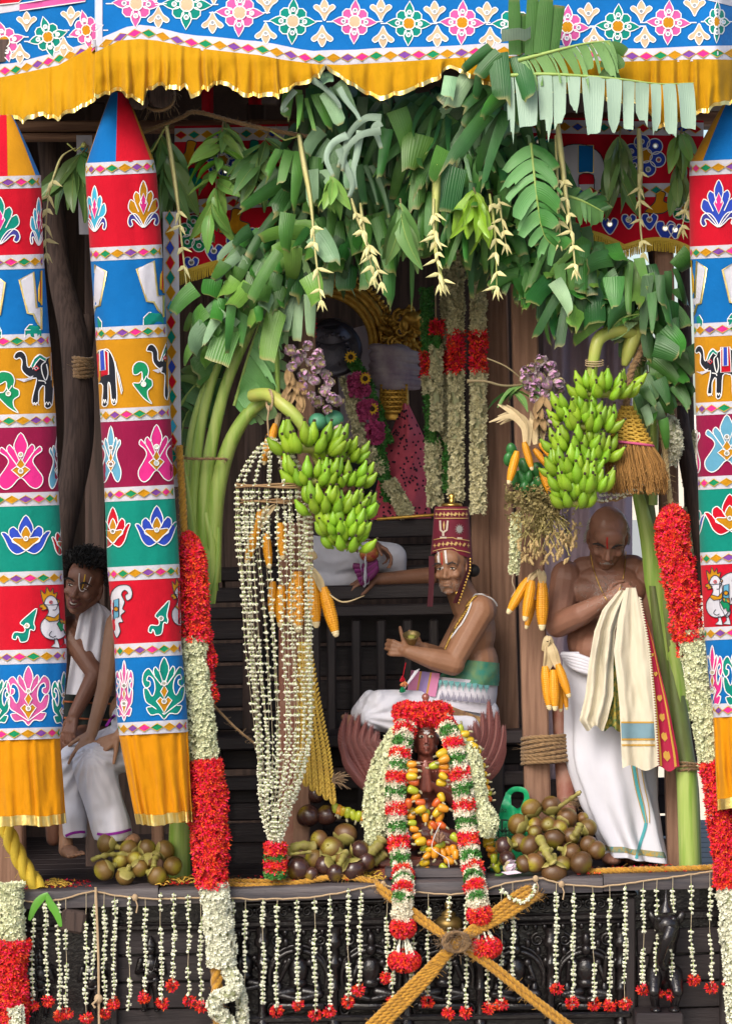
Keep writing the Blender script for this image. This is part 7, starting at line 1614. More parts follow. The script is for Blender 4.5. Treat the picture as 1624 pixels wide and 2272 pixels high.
# cashew fruit garlands
CASH = {}
for nm,c1,c2 in (('yellow',(.62,.42,.012),(.55,.36,.02)),('orange',(.66,.20,.012),(.66,.33,.02)),('red',(.48,.03,.015),(.58,.16,.02)),('green',(.30,.40,.02),(.42,.42,.03))):
    mt = M(nm+'_cashew_apple',c1,rough=.3,col2=c2,ns=13,amt=.3,spec=.5,coat=.15); mb = MB(); mb.lathe((0,0,0),[(.12,-.98),(.42,-.95),(.64,-.75),(.70,-.4),(.66,0),(.57,.4),(.44,.7),(.26,.85),(.05,.88)],12); CASH[nm] = mb.mesh('cashew_apple',mt,(0,0,0))
mb = MB(); mb.tube(spline([Vector((-.12,0,.8)),Vector((-.20,0,1.05)),Vector((-.05,0,1.32)),Vector((.16,0,1.42))],4),[.12,.17,.2,.215,.21,.2,.205,.2,.19,.18,.16,.12,.06],8); NUT = mb.mesh('nut',M('cashew_nut',(.30,.31,.20),rough=.5,col2=(.36,.28,.16),ns=9,objvar=.2),(0,0,0))
def cashews(label,items,seed):
    r = random.Random(seed); root = thing('cashew_garland',label,'fruit garland',P(*items[0][:3]),'cashew fruit garlands')
    for (x,y,Y,c,ang) in items:
        s = .026*r.uniform(.88,1.12); a = math.radians(ang+r.uniform(-25,25)); d = Vector((math.sin(a),r.uniform(-.5,.1),-math.cos(a))); m_ = xf(P(x,y,Y),rot_to(d,r.uniform(0,6)),s)
        f = inst('cashew_apple',CASH[c],m_,root); n_ = inst('nut',NUT,m_,f); n_.matrix_local = Matrix.Identity(4)
    return root
zz = lambda L,Y: [(726.3+x*.2683,1510.7+y*.2683,Y+.02*math.sin(x),c,a) for x,y,c,a in L]
Yc,Oc,Rc,Gc = 'yellow','orange','red','green'
cashews('cashew fruit garland along the outer side of the statue by its wing',zz([(1100,395,Gc,160),(1135,440,Yc,110),(1175,485,Yc,105),(1205,540,Yc,100),(1235,590,Yc,95),(1250,645,Oc,90),(1272,700,Yc,90),(1280,770,Yc,90),(1298,832,Yc,90),(1300,885,Oc,80),(1316,930,Gc,80),(1318,975,Rc,70),(1335,1305,Yc,90),(1335,1345,Yc,80),(1350,1390,Oc,90),(1365,1435,Oc,100),(1375,1475,Gc,0),(1385,1520,Gc,-60),(1400,1555,Gc,20)],.20),1)
cashews('cashew fruit garland looped down the front of the statue\'s lap',zz([(940,600,Yc,-90),(960,650,Oc,-80),(880,700,Gc,-80),(958,705,Oc,-90),(975,745,Rc,90),(960,790,Yc,80),(945,845,Yc,60),(945,965,Yc,50),(900,1010,Rc,-70),(960,1055,Oc,60),(905,1090,Yc,-60),(925,1130,Oc,0),(945,1195,Rc,60),(700,690,Oc,80),(705,745,Oc,90),(702,790,Yc,90),(710,835,Rc,-80),(710,905,Gc,80),(725,965,Oc,-45),(765,1005,Rc,-80),(680,1070,Yc,-90),(765,1065,Yc,-50),(800,1095,Gc,-70),(685,1120,Oc,-80),(810,1135,Oc,-20),(695,1175,Gc,-90),(855,1195,Oc,-15),(720,1225,Oc,90),(735,1285,Oc,-80),(765,1330,Yc,-60),(890,1300,Rc,200),(860,1340,Rc,90),(930,1355,Gc,90),(800,1375,Gc,-30),(845,1390,Yc,-60),(1000,1410,Oc,30),(890,1425,Oc,0),(955,1425,Oc,20),(820,1450,Oc,-40),(800,1505,Yc,-90),(810,1570,Oc,-80),(840,1615,Yc,-20),(910,1620,Oc,40),(945,1585,Rc,40),(965,1545,Gc,70),(1010,1490,Oc,70),(880,1200,Rc,20),(1040,1400,Oc,0),(1060,1440,Oc,0),(1060,1300,Gc,60),(670,1020,Rc,0)],.11),2)
cashews('short cashew fruit string stretched left of the statue',[(744,1794,.2,Gc,0),(751,1798,.2,Oc,20),(760,1801,.2,Yc,-10),(771,1804,.2,Gc,0),(783,1809,.2,Gc,0),(795,1812,.2,Gc,0),(806,1812,.2,Oc,0),(814,1814,.2,Yc,0)],3)
mb = MB(); c = P(973,1848,.08)
for k in range(7):
    a = k*.9; mb.ell(c+Vector((.018*math.cos(a),-.01,-.02-.012*math.sin(a))),(.008,.008,.017),Matrix.Rotation(math.cos(a)*.6,3,'Y'),7,5)
tag(mb.build('nut_cluster',M('brown_nut',(.22,.12,.07),rough=.6)),'little cluster of brown nuts tied with white thread on the statue\'s lap','nuts')
mb = MB(); mb.tube(spline([P(972,1836,.04),P(978,1826,.03),P(966,1850,.03),P(958,1880,.03),P(975,1895,.03),P(992,1906,.04),P(996,1924,.04)],6),.0018,4)
tag(mb.build('white_thread',C_CORD),'loose white thread trailing over the cashew fruits','thread')
# ---- idol in the shrine
SY = 1.50
idol = thing('idol','gilded idol draped in pink dotted cloth and garlands inside the dim shrine','idol',P(870,1160,SY))
M_GILT = M('gilded_metal',(.72,.44,.08),rough=.36,metal=.6,col2=(.42,.22,.03),ns=26,bump=.9,bs=60,spec=.5); M_ALC = M('dark_red_cloth',(.18,.012,.03),rough=.85)
M_DOT = M('pink_dotted_cloth',(.68,.12,.17),rough=.8,col2=(.48,.06,.10),ns=5,bump=.2,bs=14); M_MAUVE = M('mauve_shawl',(.20,.14,.21),rough=.8,col2=(.42,.37,.38),ns=9,amt=.5)
mb = MB(); A = [P(715+138*math.cos(t)*1.0,760-138*math.sin(t)*1.0,SY+.15) for t in np.linspace(pi*.92,-.10,30)]
for dr,w,dy in ((0,.022,0),(-12,.014,-.02),(-22,.018,-.01),(12,.016,-.01),(24,.010,0)):
    mb.tube([P(715+(132+dr)*math.cos(t),762-(132+dr)*math.sin(t),SY+.15+dy) for t in np.linspace(pi*.95,-.12,36)],w,7)
for t in np.linspace(pi*.95,-.1,40): mb.ell(P(715+158*math.cos(t),762-158*math.sin(t),SY+.15),(.016,.014,.022),rot_to((math.cos(t),0,math.sin(t))),7,5)
mb.build('arch',M_GILT,idol)
mb = MB(); r = random.Random(5)
for k in range(120):
    t = r.random(); x = r.uniform(850,945); y = r.uniform(690,790)+max(0,(x-900))*.1; mb.ell(P(x,y,SY+.10+r.uniform(-.05,.05)),(r.uniform(.01,.03),.02,r.uniform(.01,.03)),rot_to((r.gauss(0,1),0,r.gauss(0,1))),7,5)
for k in range(9): scroll(mb,P(860+r.uniform(0,80),690+r.uniform(0,90),SY),r.uniform(.02,.04),1.5,r.choice([-1,1]),.008)
mb.ell(P(915,706,SY-.02),(.05,.04,.035),None,10,7); mb.ell(P(898,718,SY-.02),(.02,.03,.04),None,8,6); mb.ell(P(932,718,SY-.02),(.02,.03,.04),None,8,6)
mb.build('side_ornament',M_GILT,idol)
mb = MB()
for i in range(7): mb.box(P(874,850+i*10.5,SY-.10),(.068-.001*i,.04,.009),None,0,.004)
for i in range(6):
    for j in range(7): mb.ell(P(846+j*9.3,855+i*10.5,SY-.145),(.008,.008,.007),None,6,4)
mb.lathe(P(874,932,SY-.05),[(.085,0),(.09,.02),(.075,.05),(.07,.2),(.075,.24)],16,sy=.6); mb.build('chest_plate',M_GILT,idol)
mb = MB(); mb.ell(P(880,800,SY),(U(48),.10,U(42)),None,14,10)
for k in range(12):
    a = r.uniform(-.5,.5); y = 775+k*7; mb.tube(spline([P(822+r.uniform(-6,8),y+r.uniform(-8,8),SY-.06),P(870,y+10*a,SY-.14),P(932+r.uniform(-8,8),y+14*a+6,SY-.07)],5),[.012,.02,.026,.028,.03,.03,.028,.026,.02,.016,.01],7)
mb.build('shawl_bundle',M_MAUVE,idol)
mb = MB(); rows = []
for i in range(20):
    t = i/19; y = lerp(895,1160,t); l = interp([(0,890),(.25,868),(.45,848),(.8,830),(1,800)],t); rr_ = interp([(0,906),(.3,943),(.6,946),(1,958)],t)
    rows.append([P(lerp(l,rr_,u),y,SY-.08-.10*math.sin(pi*u)+.014*math.sin((u*5+t*9)*2.2+nz(u*4,t*4)*2)) for u in np.linspace(0,1,30)])
mb.grid(rows); drp = mb.build('drape',M_DOT,idol)
mb = MB(); rr2 = random.Random(3)
for k in range(150):
    i = rr2.randrange(1,18); j = rr2.randrange(1,28); p = rows[i][j].lerp(rows[i+1][j+1],rr2.random())+(rows[i][j+1]-rows[i][j])*rr2.random()*.5; mb.ell(p+Vector((0,-.004,0)),(.0055,.003,.0055),None,6,4)
mb.build('printed_dot',M('dark_dot',(.03,.015,.03),rough=.8),drp,kind='stuff')
mb = MB(); mb.grid([[P(lerp(740,850,u)+(y-700)*.35*(1-u)*.2,y-u*30,SY+.25+.01*math.sin(u*9)) for u in np.linspace(0,1,10)] for y in (740,800,860,940,1000)]); mb.build('back_cloth',M('grey_mauve_cloth',(.34,.29,.33),rough=.85),idol)
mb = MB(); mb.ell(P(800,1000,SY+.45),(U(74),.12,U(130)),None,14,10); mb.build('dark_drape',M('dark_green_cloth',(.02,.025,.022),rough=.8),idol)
mb = MB(); mb.lathe(P(738,775,SY-.1),[(.03,-.01),(.14,-.005),(.145,.01),(.12,.02),(.10,.012),(.06,.03),(.02,.035)],24,axis=(.1,-1,.25)); mb.lathe(P(733,738,SY-.05),[(.02,-.02),(.11,0),(.115,.012),(.05,.05)],22,axis=(0,-.6,.8))
for k in range(16):
    a = 2*pi*k/16; mb.ell(P(738+34*math.cos(a),775-34*math.sin(a),SY-.13),(.012,.01,.012),None,6,4)
mb.build('silver_disc',M('dark_silver',(.10,.095,.12),rough=.4,metal=.7,bump=.6,bs=60),idol)
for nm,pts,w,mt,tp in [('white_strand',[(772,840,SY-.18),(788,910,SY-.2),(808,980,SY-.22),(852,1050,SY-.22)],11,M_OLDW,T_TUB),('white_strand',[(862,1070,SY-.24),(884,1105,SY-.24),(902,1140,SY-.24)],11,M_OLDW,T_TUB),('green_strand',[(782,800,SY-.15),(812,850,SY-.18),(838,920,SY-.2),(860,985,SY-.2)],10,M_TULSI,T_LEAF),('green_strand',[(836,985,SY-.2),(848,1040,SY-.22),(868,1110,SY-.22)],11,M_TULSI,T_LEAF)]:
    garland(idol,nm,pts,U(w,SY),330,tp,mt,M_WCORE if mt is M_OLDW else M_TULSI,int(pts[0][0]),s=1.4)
for k,(x,y,w,h) in enumerate([(797,855,17,20),(816,911,17,15),(832,960,16,16)]): garland(idol,'pink_section',[(x-2,y-h,SY-.23),(x,y,SY-.24),(x+3,y+h,SY-.23)],U(w,SY),260,T_TUB,M('pink_petal',(.42,.05,.16),rough=.7,island=.25),M_ALC,70+k,s=1.1)
for k,(x,y) in enumerate([(778,792),(810,840),(826,907)]):
    mb = MB(); V,F = petals(12,.034,.007,.1); R = np.array(rot_to((-.2,-1,.2))); mb.v.extend(map(tuple,(V @ R.T+np.array(P(x,y,SY-.28)[:])).tolist())); mb.f.extend(F); mb.m.extend([0]*len(F)); mb.ell(P(x,y,SY-.285),(.013,.008,.013),None,9,6,1); mb.build('sunflower',[M('sunflower_petal',(.66,.38,.01),rough=.6),M('sunflower_eye',(.05,.025,.01),rough=.9)],idol)
mb = MB(); mb.tube([P(836,1152,1.15),P(970,1142,1.15)],.008,7); tag(mb.build('gilt_rod',M_GILT),'thin gilt rod lying level in front of the idol','rod')
# ------------------------------------------------------------------ people
def skin(name,c,c2,**k): return M(name,c,rough=k.pop('rough',.5),col2=c2,ns=11,amt=.35,sss=.06,bump=.3,bs=90,spec=.4,**k)
def add_head(mb,c,R,s,nose=1.0,ear=True,sad=0.0):
    """head solids in a local frame: face towards -Y, Z up, s = head height in metres"""
    c = Vector(c)
    def e(x,y,z,rx,ry,rz,rot=None): mb.ell(c+R @ Vector((x,y,z))*s,(rx*s,ry*s,rz*s),R if rot is None else R @ rot,16,12)
    def cp(a,b,ra,rb): mb.cap(c+R @ Vector(a)*s,c+R @ Vector(b)*s,ra*s,rb*s,10)
    e(0,.05,.17,.325,.40,.33); e(0,-.06,-.02,.29,.33,.33); e(0,-.13,-.26,.22,.22,.20); e(0,-.25,-.40,.10,.09,.075); e(0,-.22,.2,.25,.16,.2)
    cp((0,-.34,.06),(0,-.43,-.10),.030,.050*nose); e(.05,-.385,-.125,.042*nose,.05,.034); e(-.05,-.385,-.125,.042*nose,.05,.034)
    cp((-.19,-.29,.115),(-.05,-.345,.105),.042,.045); cp((.19,-.29,.115),(.05,-.345,.105),.042,.045)
    e(.17,-.26,-.09,.085,.09,.075); e(-.17,-.26,-.09,.085,.09,.075); e(0,-.345,-.22,.10,.06,.05)
    for u in np.linspace(-.8,.8,7): e(u*.095,-.375+.05*u*u,-.235-sad*u*u,.026,.035,.021); e(u*.08,-.37+.05*u*u,-.278-sad*u*u,.026,.036,.024)
    for q in (-1,1):
        cp((q*.24,-.02,-.2),(q*.10,-.2,-.37),.07,.07)
        if ear: e(q*.315,.05,-.03,.035,.075,.135,Matrix.Rotation(q*.25,3,'Z')); e(q*.315,.03,-.14,.03,.04,.05)
def face_disp(c,R,s,sad=0.0):
    c = Vector(c)
    def f(V):
        for x,y,z,r_,d in ((.125,-.36,.035,.075,.045),(-.125,-.36,.035,.075,.045),(.09,-.36,-.12,.05,-.012),(-.09,-.36,-.12,.05,-.012),(.30,-.1,.15,.12,.02),(-.30,-.1,.15,.12,.02)):
            p = c+R @ Vector((x,y,z))*s; D = np.linalg.norm(V-np.array(p[:]),axis=1); n = R @ Vector((0,1,0)); V += np.outer(np.exp(-(D/(r_*s))**2)*d*s,np.array(n[:]))
        # the line between the lips
        for k in np.linspace(-.095,.095,11):
            p = c+R @ Vector((k,-.40+.5*k*k,-.256-sad*(k/.095)**2))*s; D = np.linalg.norm(V-np.array(p[:]),axis=1); n = R @ Vector((0,1,0)); V += np.outer(np.exp(-(D/(.016*s))**2)*.014*s,np.array(n[:]))
        return V
    return f
M_EYEW = M('eye_white',(.50,.44,.38),rough=.3); M_IRIS = M('dark_iris',(.012,.007,.005),rough=.15); M_LID = M('dark_hair',(.010,.009,.009),rough=.7,island=.3)
M_GREY = M('grey_hair',(.46,.44,.42),rough=.8,island=.35)
def add_eyes(parent,c,R,s,mat_skin,openness=1.0,look=(0,0),white=None):
    c = Vector(c); mb = MB()
    for q in (-1,1):
        o = c+R @ Vector((q*.125,-.295,.035))*s
        mb.ell(o,(.060*s,.045*s,.030*s*max(openness,.4)),R,14,9,0); mb.ell(o+R @ Vector((look[0]*s,-.030*s,look[1]*s)),(.026*s,.018*s,.025*s*max(openness,.4)),R,10,7,1)
        up = [o+R @ Vector((u*.068*s,(-.030+.03*u*u)*s,(.028*(1-u*u)*openness+.006-.01*abs(u))*s)) for u in np.linspace(-1,1,9)]
        mb.tube(up,.0095*s,5,2); mb.tube([p+R @ Vector((0,-.002*s,.020*s)) for p in up],.015*s,5,3)
        lo = [o+R @ Vector((u*.062*s,(-.028+.03*u*u)*s,(-.026*(1-u*u)*openness-.004)*s)) for u in np.linspace(-1,1,9)]; mb.tube(lo,.011*s,5,3)
    return mb.build('eyes',[white or M_EYEW,white or M_IRIS,M_LID,mat_skin],parent)
def brows(parent,c,R,s,mat,frown=0.0,th=.018):
    c = Vector(c); mb = MB(); r = random.Random(2)
    for q in (-1,1):
        for k in range(46):
            u = r.random(); x = .045+.19*u; z = .118+frown*(u-.5)+.035*math.sin(pi*u)+r.gauss(0,.008); y = -.385+.28*max(0,x-.05)**1.1*1.3
            p = c+R @ Vector((q*x,y,z))*s; d = R @ Vector((q*.04,-.01,.012-.02*u))*s; mb.tube([p,p+d],[th*.35*s,.002*s],4,cap=False)
    return mb.build('eyebrows',mat,parent)
def hand(mb,wrist,fwd,palm,s=1.0,curl=.9,thumb=1,spread=.10,tcurl=.5):
    """palm and five fingers; fwd: along the palm, palm: the way the palm faces, thumb: +1/-1 side"""
    w = Vector(wrist); f = Vector(fwd).normalized(); n = Vector(palm); n = (n-f*n.dot(f)).normalized(); b = f.cross(n)*thumb
    mb.cap(w,w+f*.03*s,.021*s,.024*s,9)
    for i in range(4):
        o = (1.5-i)/1.5; mb.cap(w+f*.02*s+b*o*.014*s,w+f*.085*s+b*o*.030*s,.016*s,.0125*s,8)
    L4 = [(.042,.026,.020),(.046,.030,.021),(.043,.028,.020),(.034,.021,.018)]
    cv = curl if isinstance(curl,(list,tuple)) else [curl]*4
    for i in range(4):
        o = (1.5-i)/1.5; p = w+f*(.088-.006*abs(o)*(1 if i != 3 else 2))*s+b*o*.030*s; d = (f+b*o*spread).normalized(); a = 0; r_ = .0098 if i < 3 else .0085
        for k,l in enumerate(L4[i]):
            a = cv[i]*(.75,1.0,.7)[k]; ax = d.cross(n).normalized() if d.cross(n).length > .05 else b
            d = (Matrix.Rotation(a,3,b*(-thumb) if False else f.cross(n)) @ d).normalized(); q = p+d*l*s; mb.cap(p,q,r_*s,(r_-.0008)*s,8); p = q; r_ -= .0008
    p = w+f*.022*s+b*.024*s; d = (f*.55+b*.75+n*.35).normalized()
    for k,(l,r_) in enumerate(((.040,.014),(.032,.0112),(.026,.0098))):
        q = p+d*l*s; mb.cap(p,q,r_*s,(r_-.0012)*s,8); p = q; d = (d+f*.45*tcurl+n*.35*tcurl-b*.55*tcurl).normalized()
def person(label,loc,group=None): return thing('person',label,'person',loc,group)
def body(root,mb,mat,disp=None,voxel=.0045,smooth=3):
    B_ = fuse(mb,voxel,smooth,disp); o = B_.build('body',mat,root); return o,bvh_of(B_)
def ringcloth(parent,name,mat,rows,n=64,fold=.01,nf=9,seed=1,d=.8,sq=1.0,flare=None,ph=0.0):
    """wrapped cloth: rows of (y, xl, xr, Y, depth in m, tilt) as closed rings with folds"""
    out = []; N = len(rows)
    for i,(y,xl,xr,Y,dep,tl) in enumerate(rows):
        r = []; k = i/(N-1)
        for j in range(n):
            t = 2*pi*j/n; c,w = (xl+xr)/2,(xr-xl)/2; f = fold*(flare(k) if flare else 1)*(math.sin(nf*t+ph*k+1.7*nz(t*1.5,k*2.5,seed))*.6+1.1*nz(t*2.2+seed,k*3.2,seed))
            x = c+w*math.cos(t)*(1+.0*k); p = P(x,y+tl*math.cos(t),Y-dep*math.sin(t)); o = Vector((math.cos(t),-math.sin(t),0)); r.append(p+o*f)
        out.append(r)
    mb = MB(); mb.grid(out,closed=True); return mb.build(name,mat,parent),out
def densify(rows,n):
    ys = [r[0] for r in rows]; out = []
    for k in range(n+1):
        y = lerp(ys[0],ys[-1],k/n); out.append(tuple([y]+[interp([(r[0],r[j]) for r in rows],y) for j in range(1,6)]))
    return out
DHOTI = M('white_dhoti',(.63,.63,.68),rough=.9,spec=.12,bump=.6,bs=22,col2=(.58,.58,.65),ns=5,stretch=(1,1,.6)); M_CREAMC = M('cream_shawl',(.60,.55,.43),rough=.9,spec=.12,bump=.55,bs=20,col2=(.62,.56,.42),ns=3)
M_GOLDM = M('gold_chain',(.62,.40,.10),rough=.3,metal=.9); M_REDP = M('vermilion_mark',(.42,.02,.015),rough=.9); M_WHP = M('white_clay_mark',(.66,.62,.60),rough=.9); M_YEP = M('yellow_mark',(.60,.36,.03),rough=.9)

# ---- bald man standing at the right
SK1 = skin('deep_brown_skin',(.265,.128,.082),(.20,.09,.058),coat=.10)
m1 = person('bald bare-chested man standing at the right with bowed head, holding a cream cloth',FL(1390,.42))
mb = MB(); q = lambda x,y,Y=.42: P(x,y,Y)
HC,HR,HS = P(1347,1192,.31),Matrix.Rotation(.05,3,'Y') @ Matrix.Rotation(math.radians(41),3,'X'),.272
add_head(mb,HC,HR,HS,1.15,sad=.05)
def e1(x,y,Y,rx,rY,ry): mb.ell(P(x,y,Y),(U(rx),rY,U(ry)),None,18,12)
mb.cap(P(1347,1215,.38),P(1346,1265,.44),U(38),U(46))
e1(1346,1322,.44,86,.125,76); e1(1306,1312,.375,48,.048,34); e1(1386,1310,.375,48,.048,34); mb.cap(P(1296,1266,.45),P(1402,1262,.45),U(34),U(34)); e1(1346,1285,.42,80,.09,36)
e1(1348,1420,.41,94,.14,78); e1(1340,1440,.36,70,.12,58); e1(1354,1530,.43,96,.13,80)
mb.ell(P(1256,1282,.42),(U(37),.075,U(40)),None,14,10); mb.ell(P(1434,1280,.43),(U(36),.075,U(40)),None,14,10)
mb.cap(P(1254,1288,.42),P(1238,1382,.31),U(36),U(29)); mb.cap(P(1238,1386,.31),P(1290,1362,.22),U(30),U(27)); mb.cap(P(1290,1362,.22),P(1346,1330,.165),U(27),U(17.5)); mb.ell(P(1250,1320,.39),(U(34),.06,U(44)),None,12,9)
hand(mb,P(1344,1331,.165),P(1392,1306,.12)-P(1344,1331,.165),(.35,.9,-.3),1.0,[.95,1.0,1.05,1.1],1,.05,.8)
mb.cap(P(1438,1286,.43),P(1458,1400,.40),U(34),U(27)); mb.cap(P(1458,1402,.40),P(1440,1490,.32),U(26),U(18)); hand(mb,P(1440,1488,.32),(-.3,-.5,-.8),(-1,0,0),1.0,.8,1)
for s,x in ((-1,1330),(1,1400)): mb.cap(P(x,1560,.44),P(lerp(x,1390,.4),1740,.42),U(48),U(34)); mb.cap(P(lerp(x,1390,.4),1740,.42),P(lerp(x,1400,.5),1900,.45),U(32),U(20))
mb.ell(FL(1356,.36,.03),(.045,.10,.03),None,12,8); mb.ell(FL(1424,.42,.03),(.045,.10,.03),None,12,8)
b1,T1 = body(m1,mb,SK1,face_disp(HC,HR,HS,.05)); add_eyes(m1,HC,HR,HS,SK1,.2,(0,-.005),SK1); brows(m1,HC,HR,HS,M('dark_grey_hair',(.035,.03,.03),rough=.8),.03)
f1 = drape_fn(T1,.2,.003)
mb = MB(); mb.ribbon(spline([(1346.5,1192),(1346,1205),(1347,1218)],4),3.6,f1,0,.001,False); mb.build('forehead_mark',M_REDP,m1)
mb = MB(); r = random.Random(3)
for k in range(1500):                                               # fringe of grey hair round the back and sides, and brush moustache
    a = r.uniform(-.25,pi+.25); z = r.uniform(-.16,.20)+(.05 if abs(math.cos(a)) < .6 else 0); x = .335*math.cos(a); y = .08+.40*math.sin(a)*(1 if math.sin(a) > 0 else .35)
    kx = math.sqrt(max(0,1-((z-.17)/.36)**2)) if z > .1 else 1; p = HC+HR @ Vector((x*kx,y*kx+.0,z))*HS; o = HR @ Vector((x,y-.05,-.22)).normalized(); h_ = T1.find_nearest(p); p = h_[0]+(p-h_[0])*.0 if h_[0] is not None else p; mb.tube([p,p+o*.015+HR @ Vector((0,0,-.006))],[.0021,.0008],3,cap=False)
for k in range(60):
    u = r.uniform(-1,1); p = HC+HR @ Vector((u*.10,-.405+.09*u*u,-.200-.075*u*u))*HS; mb.tube([p,p+HR @ Vector((u*.02,-.015,-.035))*HS],[.0008,.0004],3,cap=False)
mb.build('hair',M_GREY,m1)
mb = MB(); r = random.Random(5)
for k in range(220):
    x,y = r.gauss(1346,26),r.gauss(1310,17); p = f1(x,y,-.003); d = Vector((r.gauss(0,1),-.6,r.gauss(0,1))).normalized()*.014
    mb.tube([p,p+d*.6,p+d+Vector((0,0,-.003))],.0005,3,cap=False)
mb.build('chest_hair',M_GREY,m1)
mb = MB()
for pts in ([(1309,1224),(1316,1262),(1328,1296),(1340,1322),(1346,1332)],[(1388,1224),(1385,1262),(1380,1290),(1372,1312)]): mb.tube([f1(p[0],p[1],.002) for p in spline([Vector(p) for p in pts],6)],.0022,5)
mb.build('gold_chain',M_GOLDM,m1)
d1,R1 = ringcloth(m1,'dhoti',DHOTI,densify([(1446,1249,1462,.42,.155,0),(1490,1250,1466,.42,.16,0),(1573,1255,1464,.42,.16,0),(1671,1262,1458,.42,.15,0),(1712,1269,1454,.42,.15,0),(1790,1290,1456,.42,.14,0),(1851,1318,1460,.42,.14,3),(1884,1334,1467,.42,.15,8),(1908,1342,1474,.42,.16,9)],36),96,.036,8,2,flare=lambda k: .28+.7*k,ph=2.6)
mb = MB(); mb.grid([[p+Vector((0,-.004,0)) if p.y < P(0,0,.42).y else p+Vector((0,.004,0)) for p in R1[i]] for i in (-3,-2)],closed=True); mb.build('hem_band',M('ochre_teal_hem',(.42,.26,.04),rough=.8,col2=(.05,.24,.26),ns=40,amt=.8),m1)
fd = lambda x,y,l=0.0: P(x,y,.42-.155)
Td = BVHTree.FromPolygons([p for r_ in R1 for p in r_],[(i*96+j,i*96+(j+1) % 96,(i+1)*96+(j+1) % 96,(i+1)*96+j) for i in range(len(R1)-1) for j in range(96)]); fdd = drape_fn(Td,.27,.003)
mb = MB(); mb.ribbon(spline([(1404,1690),(1412,1740),(1424,1790),(1432,1826),(1420,1870),(1411,1905)],6),7,fdd,0,.001,False); mb.build('woven_stripe',M('teal_stripe',(.07,.33,.36),rough=.85),m1)
mb = MB()
for dx in (-5,5,16): mb.ribbon(spline([(1404+dx,1690),(1412+dx,1740),(1424+dx*.9,1790),(1432+dx*.5,1826)],6),2,fdd,0,.002,False)
mb.build('woven_line',M('ochre_line',(.45,.30,.08),rough=.85),m1)
mb = MB(); r = random.Random(4)
for k in range(5): mb.tube(spline([P(1248+k*2,1452+k*4,.36),P(1280,1456+k*7,.27),P(1330,1472+k*6,.24),P(1400,1476+k*5,.25)],5),U(7),7)
mb.build('waist_fold',DHOTI,m1)
# the cloth he holds up
sh = thing('held_cloth','long cream cloth with red and gold border held up by the bald man','cloth',P(1380,1690,.12)); HX = .13
def hang(name,edges,mat,nfold,amp,seed,Yf,parent=sh,nx=30,ny=34,lift=0.0,clip=None):
    """cloth hanging from a held point: edges = [(y, xl, xr)]"""
    rows = []; y0,y1 = edges[0][0],edges[-1][0]
    for i in range(ny+1):
        k = i/ny; y = lerp(y0,y1,k); xl = interp([(e[0],e[1]) for e in edges],y); xr = interp([(e[0],e[2]) for e in edges],y); r = []
        for j in range(nx+1):
            u = j/nx; f = amp*(math.sin(u*nfold*2*pi+seed+k*.8)*.6+.7*nz(u*3.2,k*2.6,seed)+.35*nz(u*8,k*9,seed+2)); r.append(P(lerp(xl,xr,u),y+(6*math.sin(u*7+seed) if i == ny else 0),Yf(k)+f*(.3+.7*min(k*2.5,1))-lift))
        rows.append(r)
    mb = MB(); mb.grid(rows); o = mb.build(name,mat,parent); return rows
RL = hang('left_fold',[(1310,1372,1394),(1352,1336,1378),(1400,1318,1364),(1470,1306,1360),(1542,1298,1360),(1600,1284,1346),(1616,1300,1338)],M_CREAMC,2.2,.035,1.0,lambda k: .10+.04*k)
hang('under_fold',[(1420,1330,1376),(1530,1330,1376),(1600,1336,1380),(1618,1340,1380)],M('green_gold_brocade',(.05,.14,.05),rough=.6,col2=(.45,.32,.05),ns=50,amt=.8),2,.02,2.0,lambda k: .17)
RM = hang('main_fold',[(1304,1388,1410),(1330,1380,1416),(1374,1370,1424),(1445,1361,1436),(1516,1369,1443),(1573,1374,1448),(1671,1378,1454),(1704,1380,1455)],M_CREAMC,1.4,.026,3.0,lambda k: .08+.03*k)
mb = MB()
RB2 = hang('red_border',[(1346,1420,1424),(1416,1434,1447),(1488,1442,1463),(1559,1448,1481),(1671,1455,1503),(1706,1456,1507)],M('red_silk_border',(.36,.008,.045),rough=.6,weave=.4),1.1,.014,4.0,lambda k: .10+.03*k,nx=12)
def between(rows,u0,u1,i0,i1,mat,name,lift=.003):
    ny,nx = len(rows)-1,len(rows[0])-1; mb = MB(); R_ = []
    for v in np.linspace(i0,i1,16):
        f = v*ny; i = min(int(f),ny-1); r = []
        for u in np.linspace(u0,u1,14):
            g = u*nx; j = min(int(g),nx-1); a_ = rows[i][j].lerp(rows[i][j+1],g-j); b_ = rows[i+1][j].lerp(rows[i+1][j+1],g-j); r.append(a_.lerp(b_,f-i)+Vector((0,-lift,0)))
        R_.append(r)
    mb.grid(R_); return mb.build(name,mat,sh)
M_GB = M('gold_zari',(.50,.28,.04),rough=.5,weave=.4); M_GREYB = M('grey_blue_band',(.16,.27,.32),rough=.85,weave=.4)
between(RM,.02,1,.752,.835,M_GREYB,'woven_band'); 
for a_,b_ in ((.742,.751),(.836,.846),(.868,.877)): between(RM,.02,1,a_,b_,M_GB,'woven_line',.004)
between(RB2,.14,.24,.1,.99,M_GB,'zari_line'); between(RB2,.78,.88,.1,.99,M_GB,'zari_line')
for k in range(6):
    v = .32+.12*k; f = v*(len(RB2)-1); i = int(f); c = RB2[i][6]; w = (RB2[i][12]-RB2[i][0]).length*.24; mb = MB()
    mb.fan([c+Vector((0,-.006,0))+Vector((w*x,0,w*z)) for x,z in ((0,-1.3),(.7,-.5),(.8,.3),(.35,.75),(0,.5),(-.35,.75),(-.8,.3),(-.7,-.5))],flip=False); mb.build('zari_leaf',M_GB,sh,smooth=False)
mb = MB()
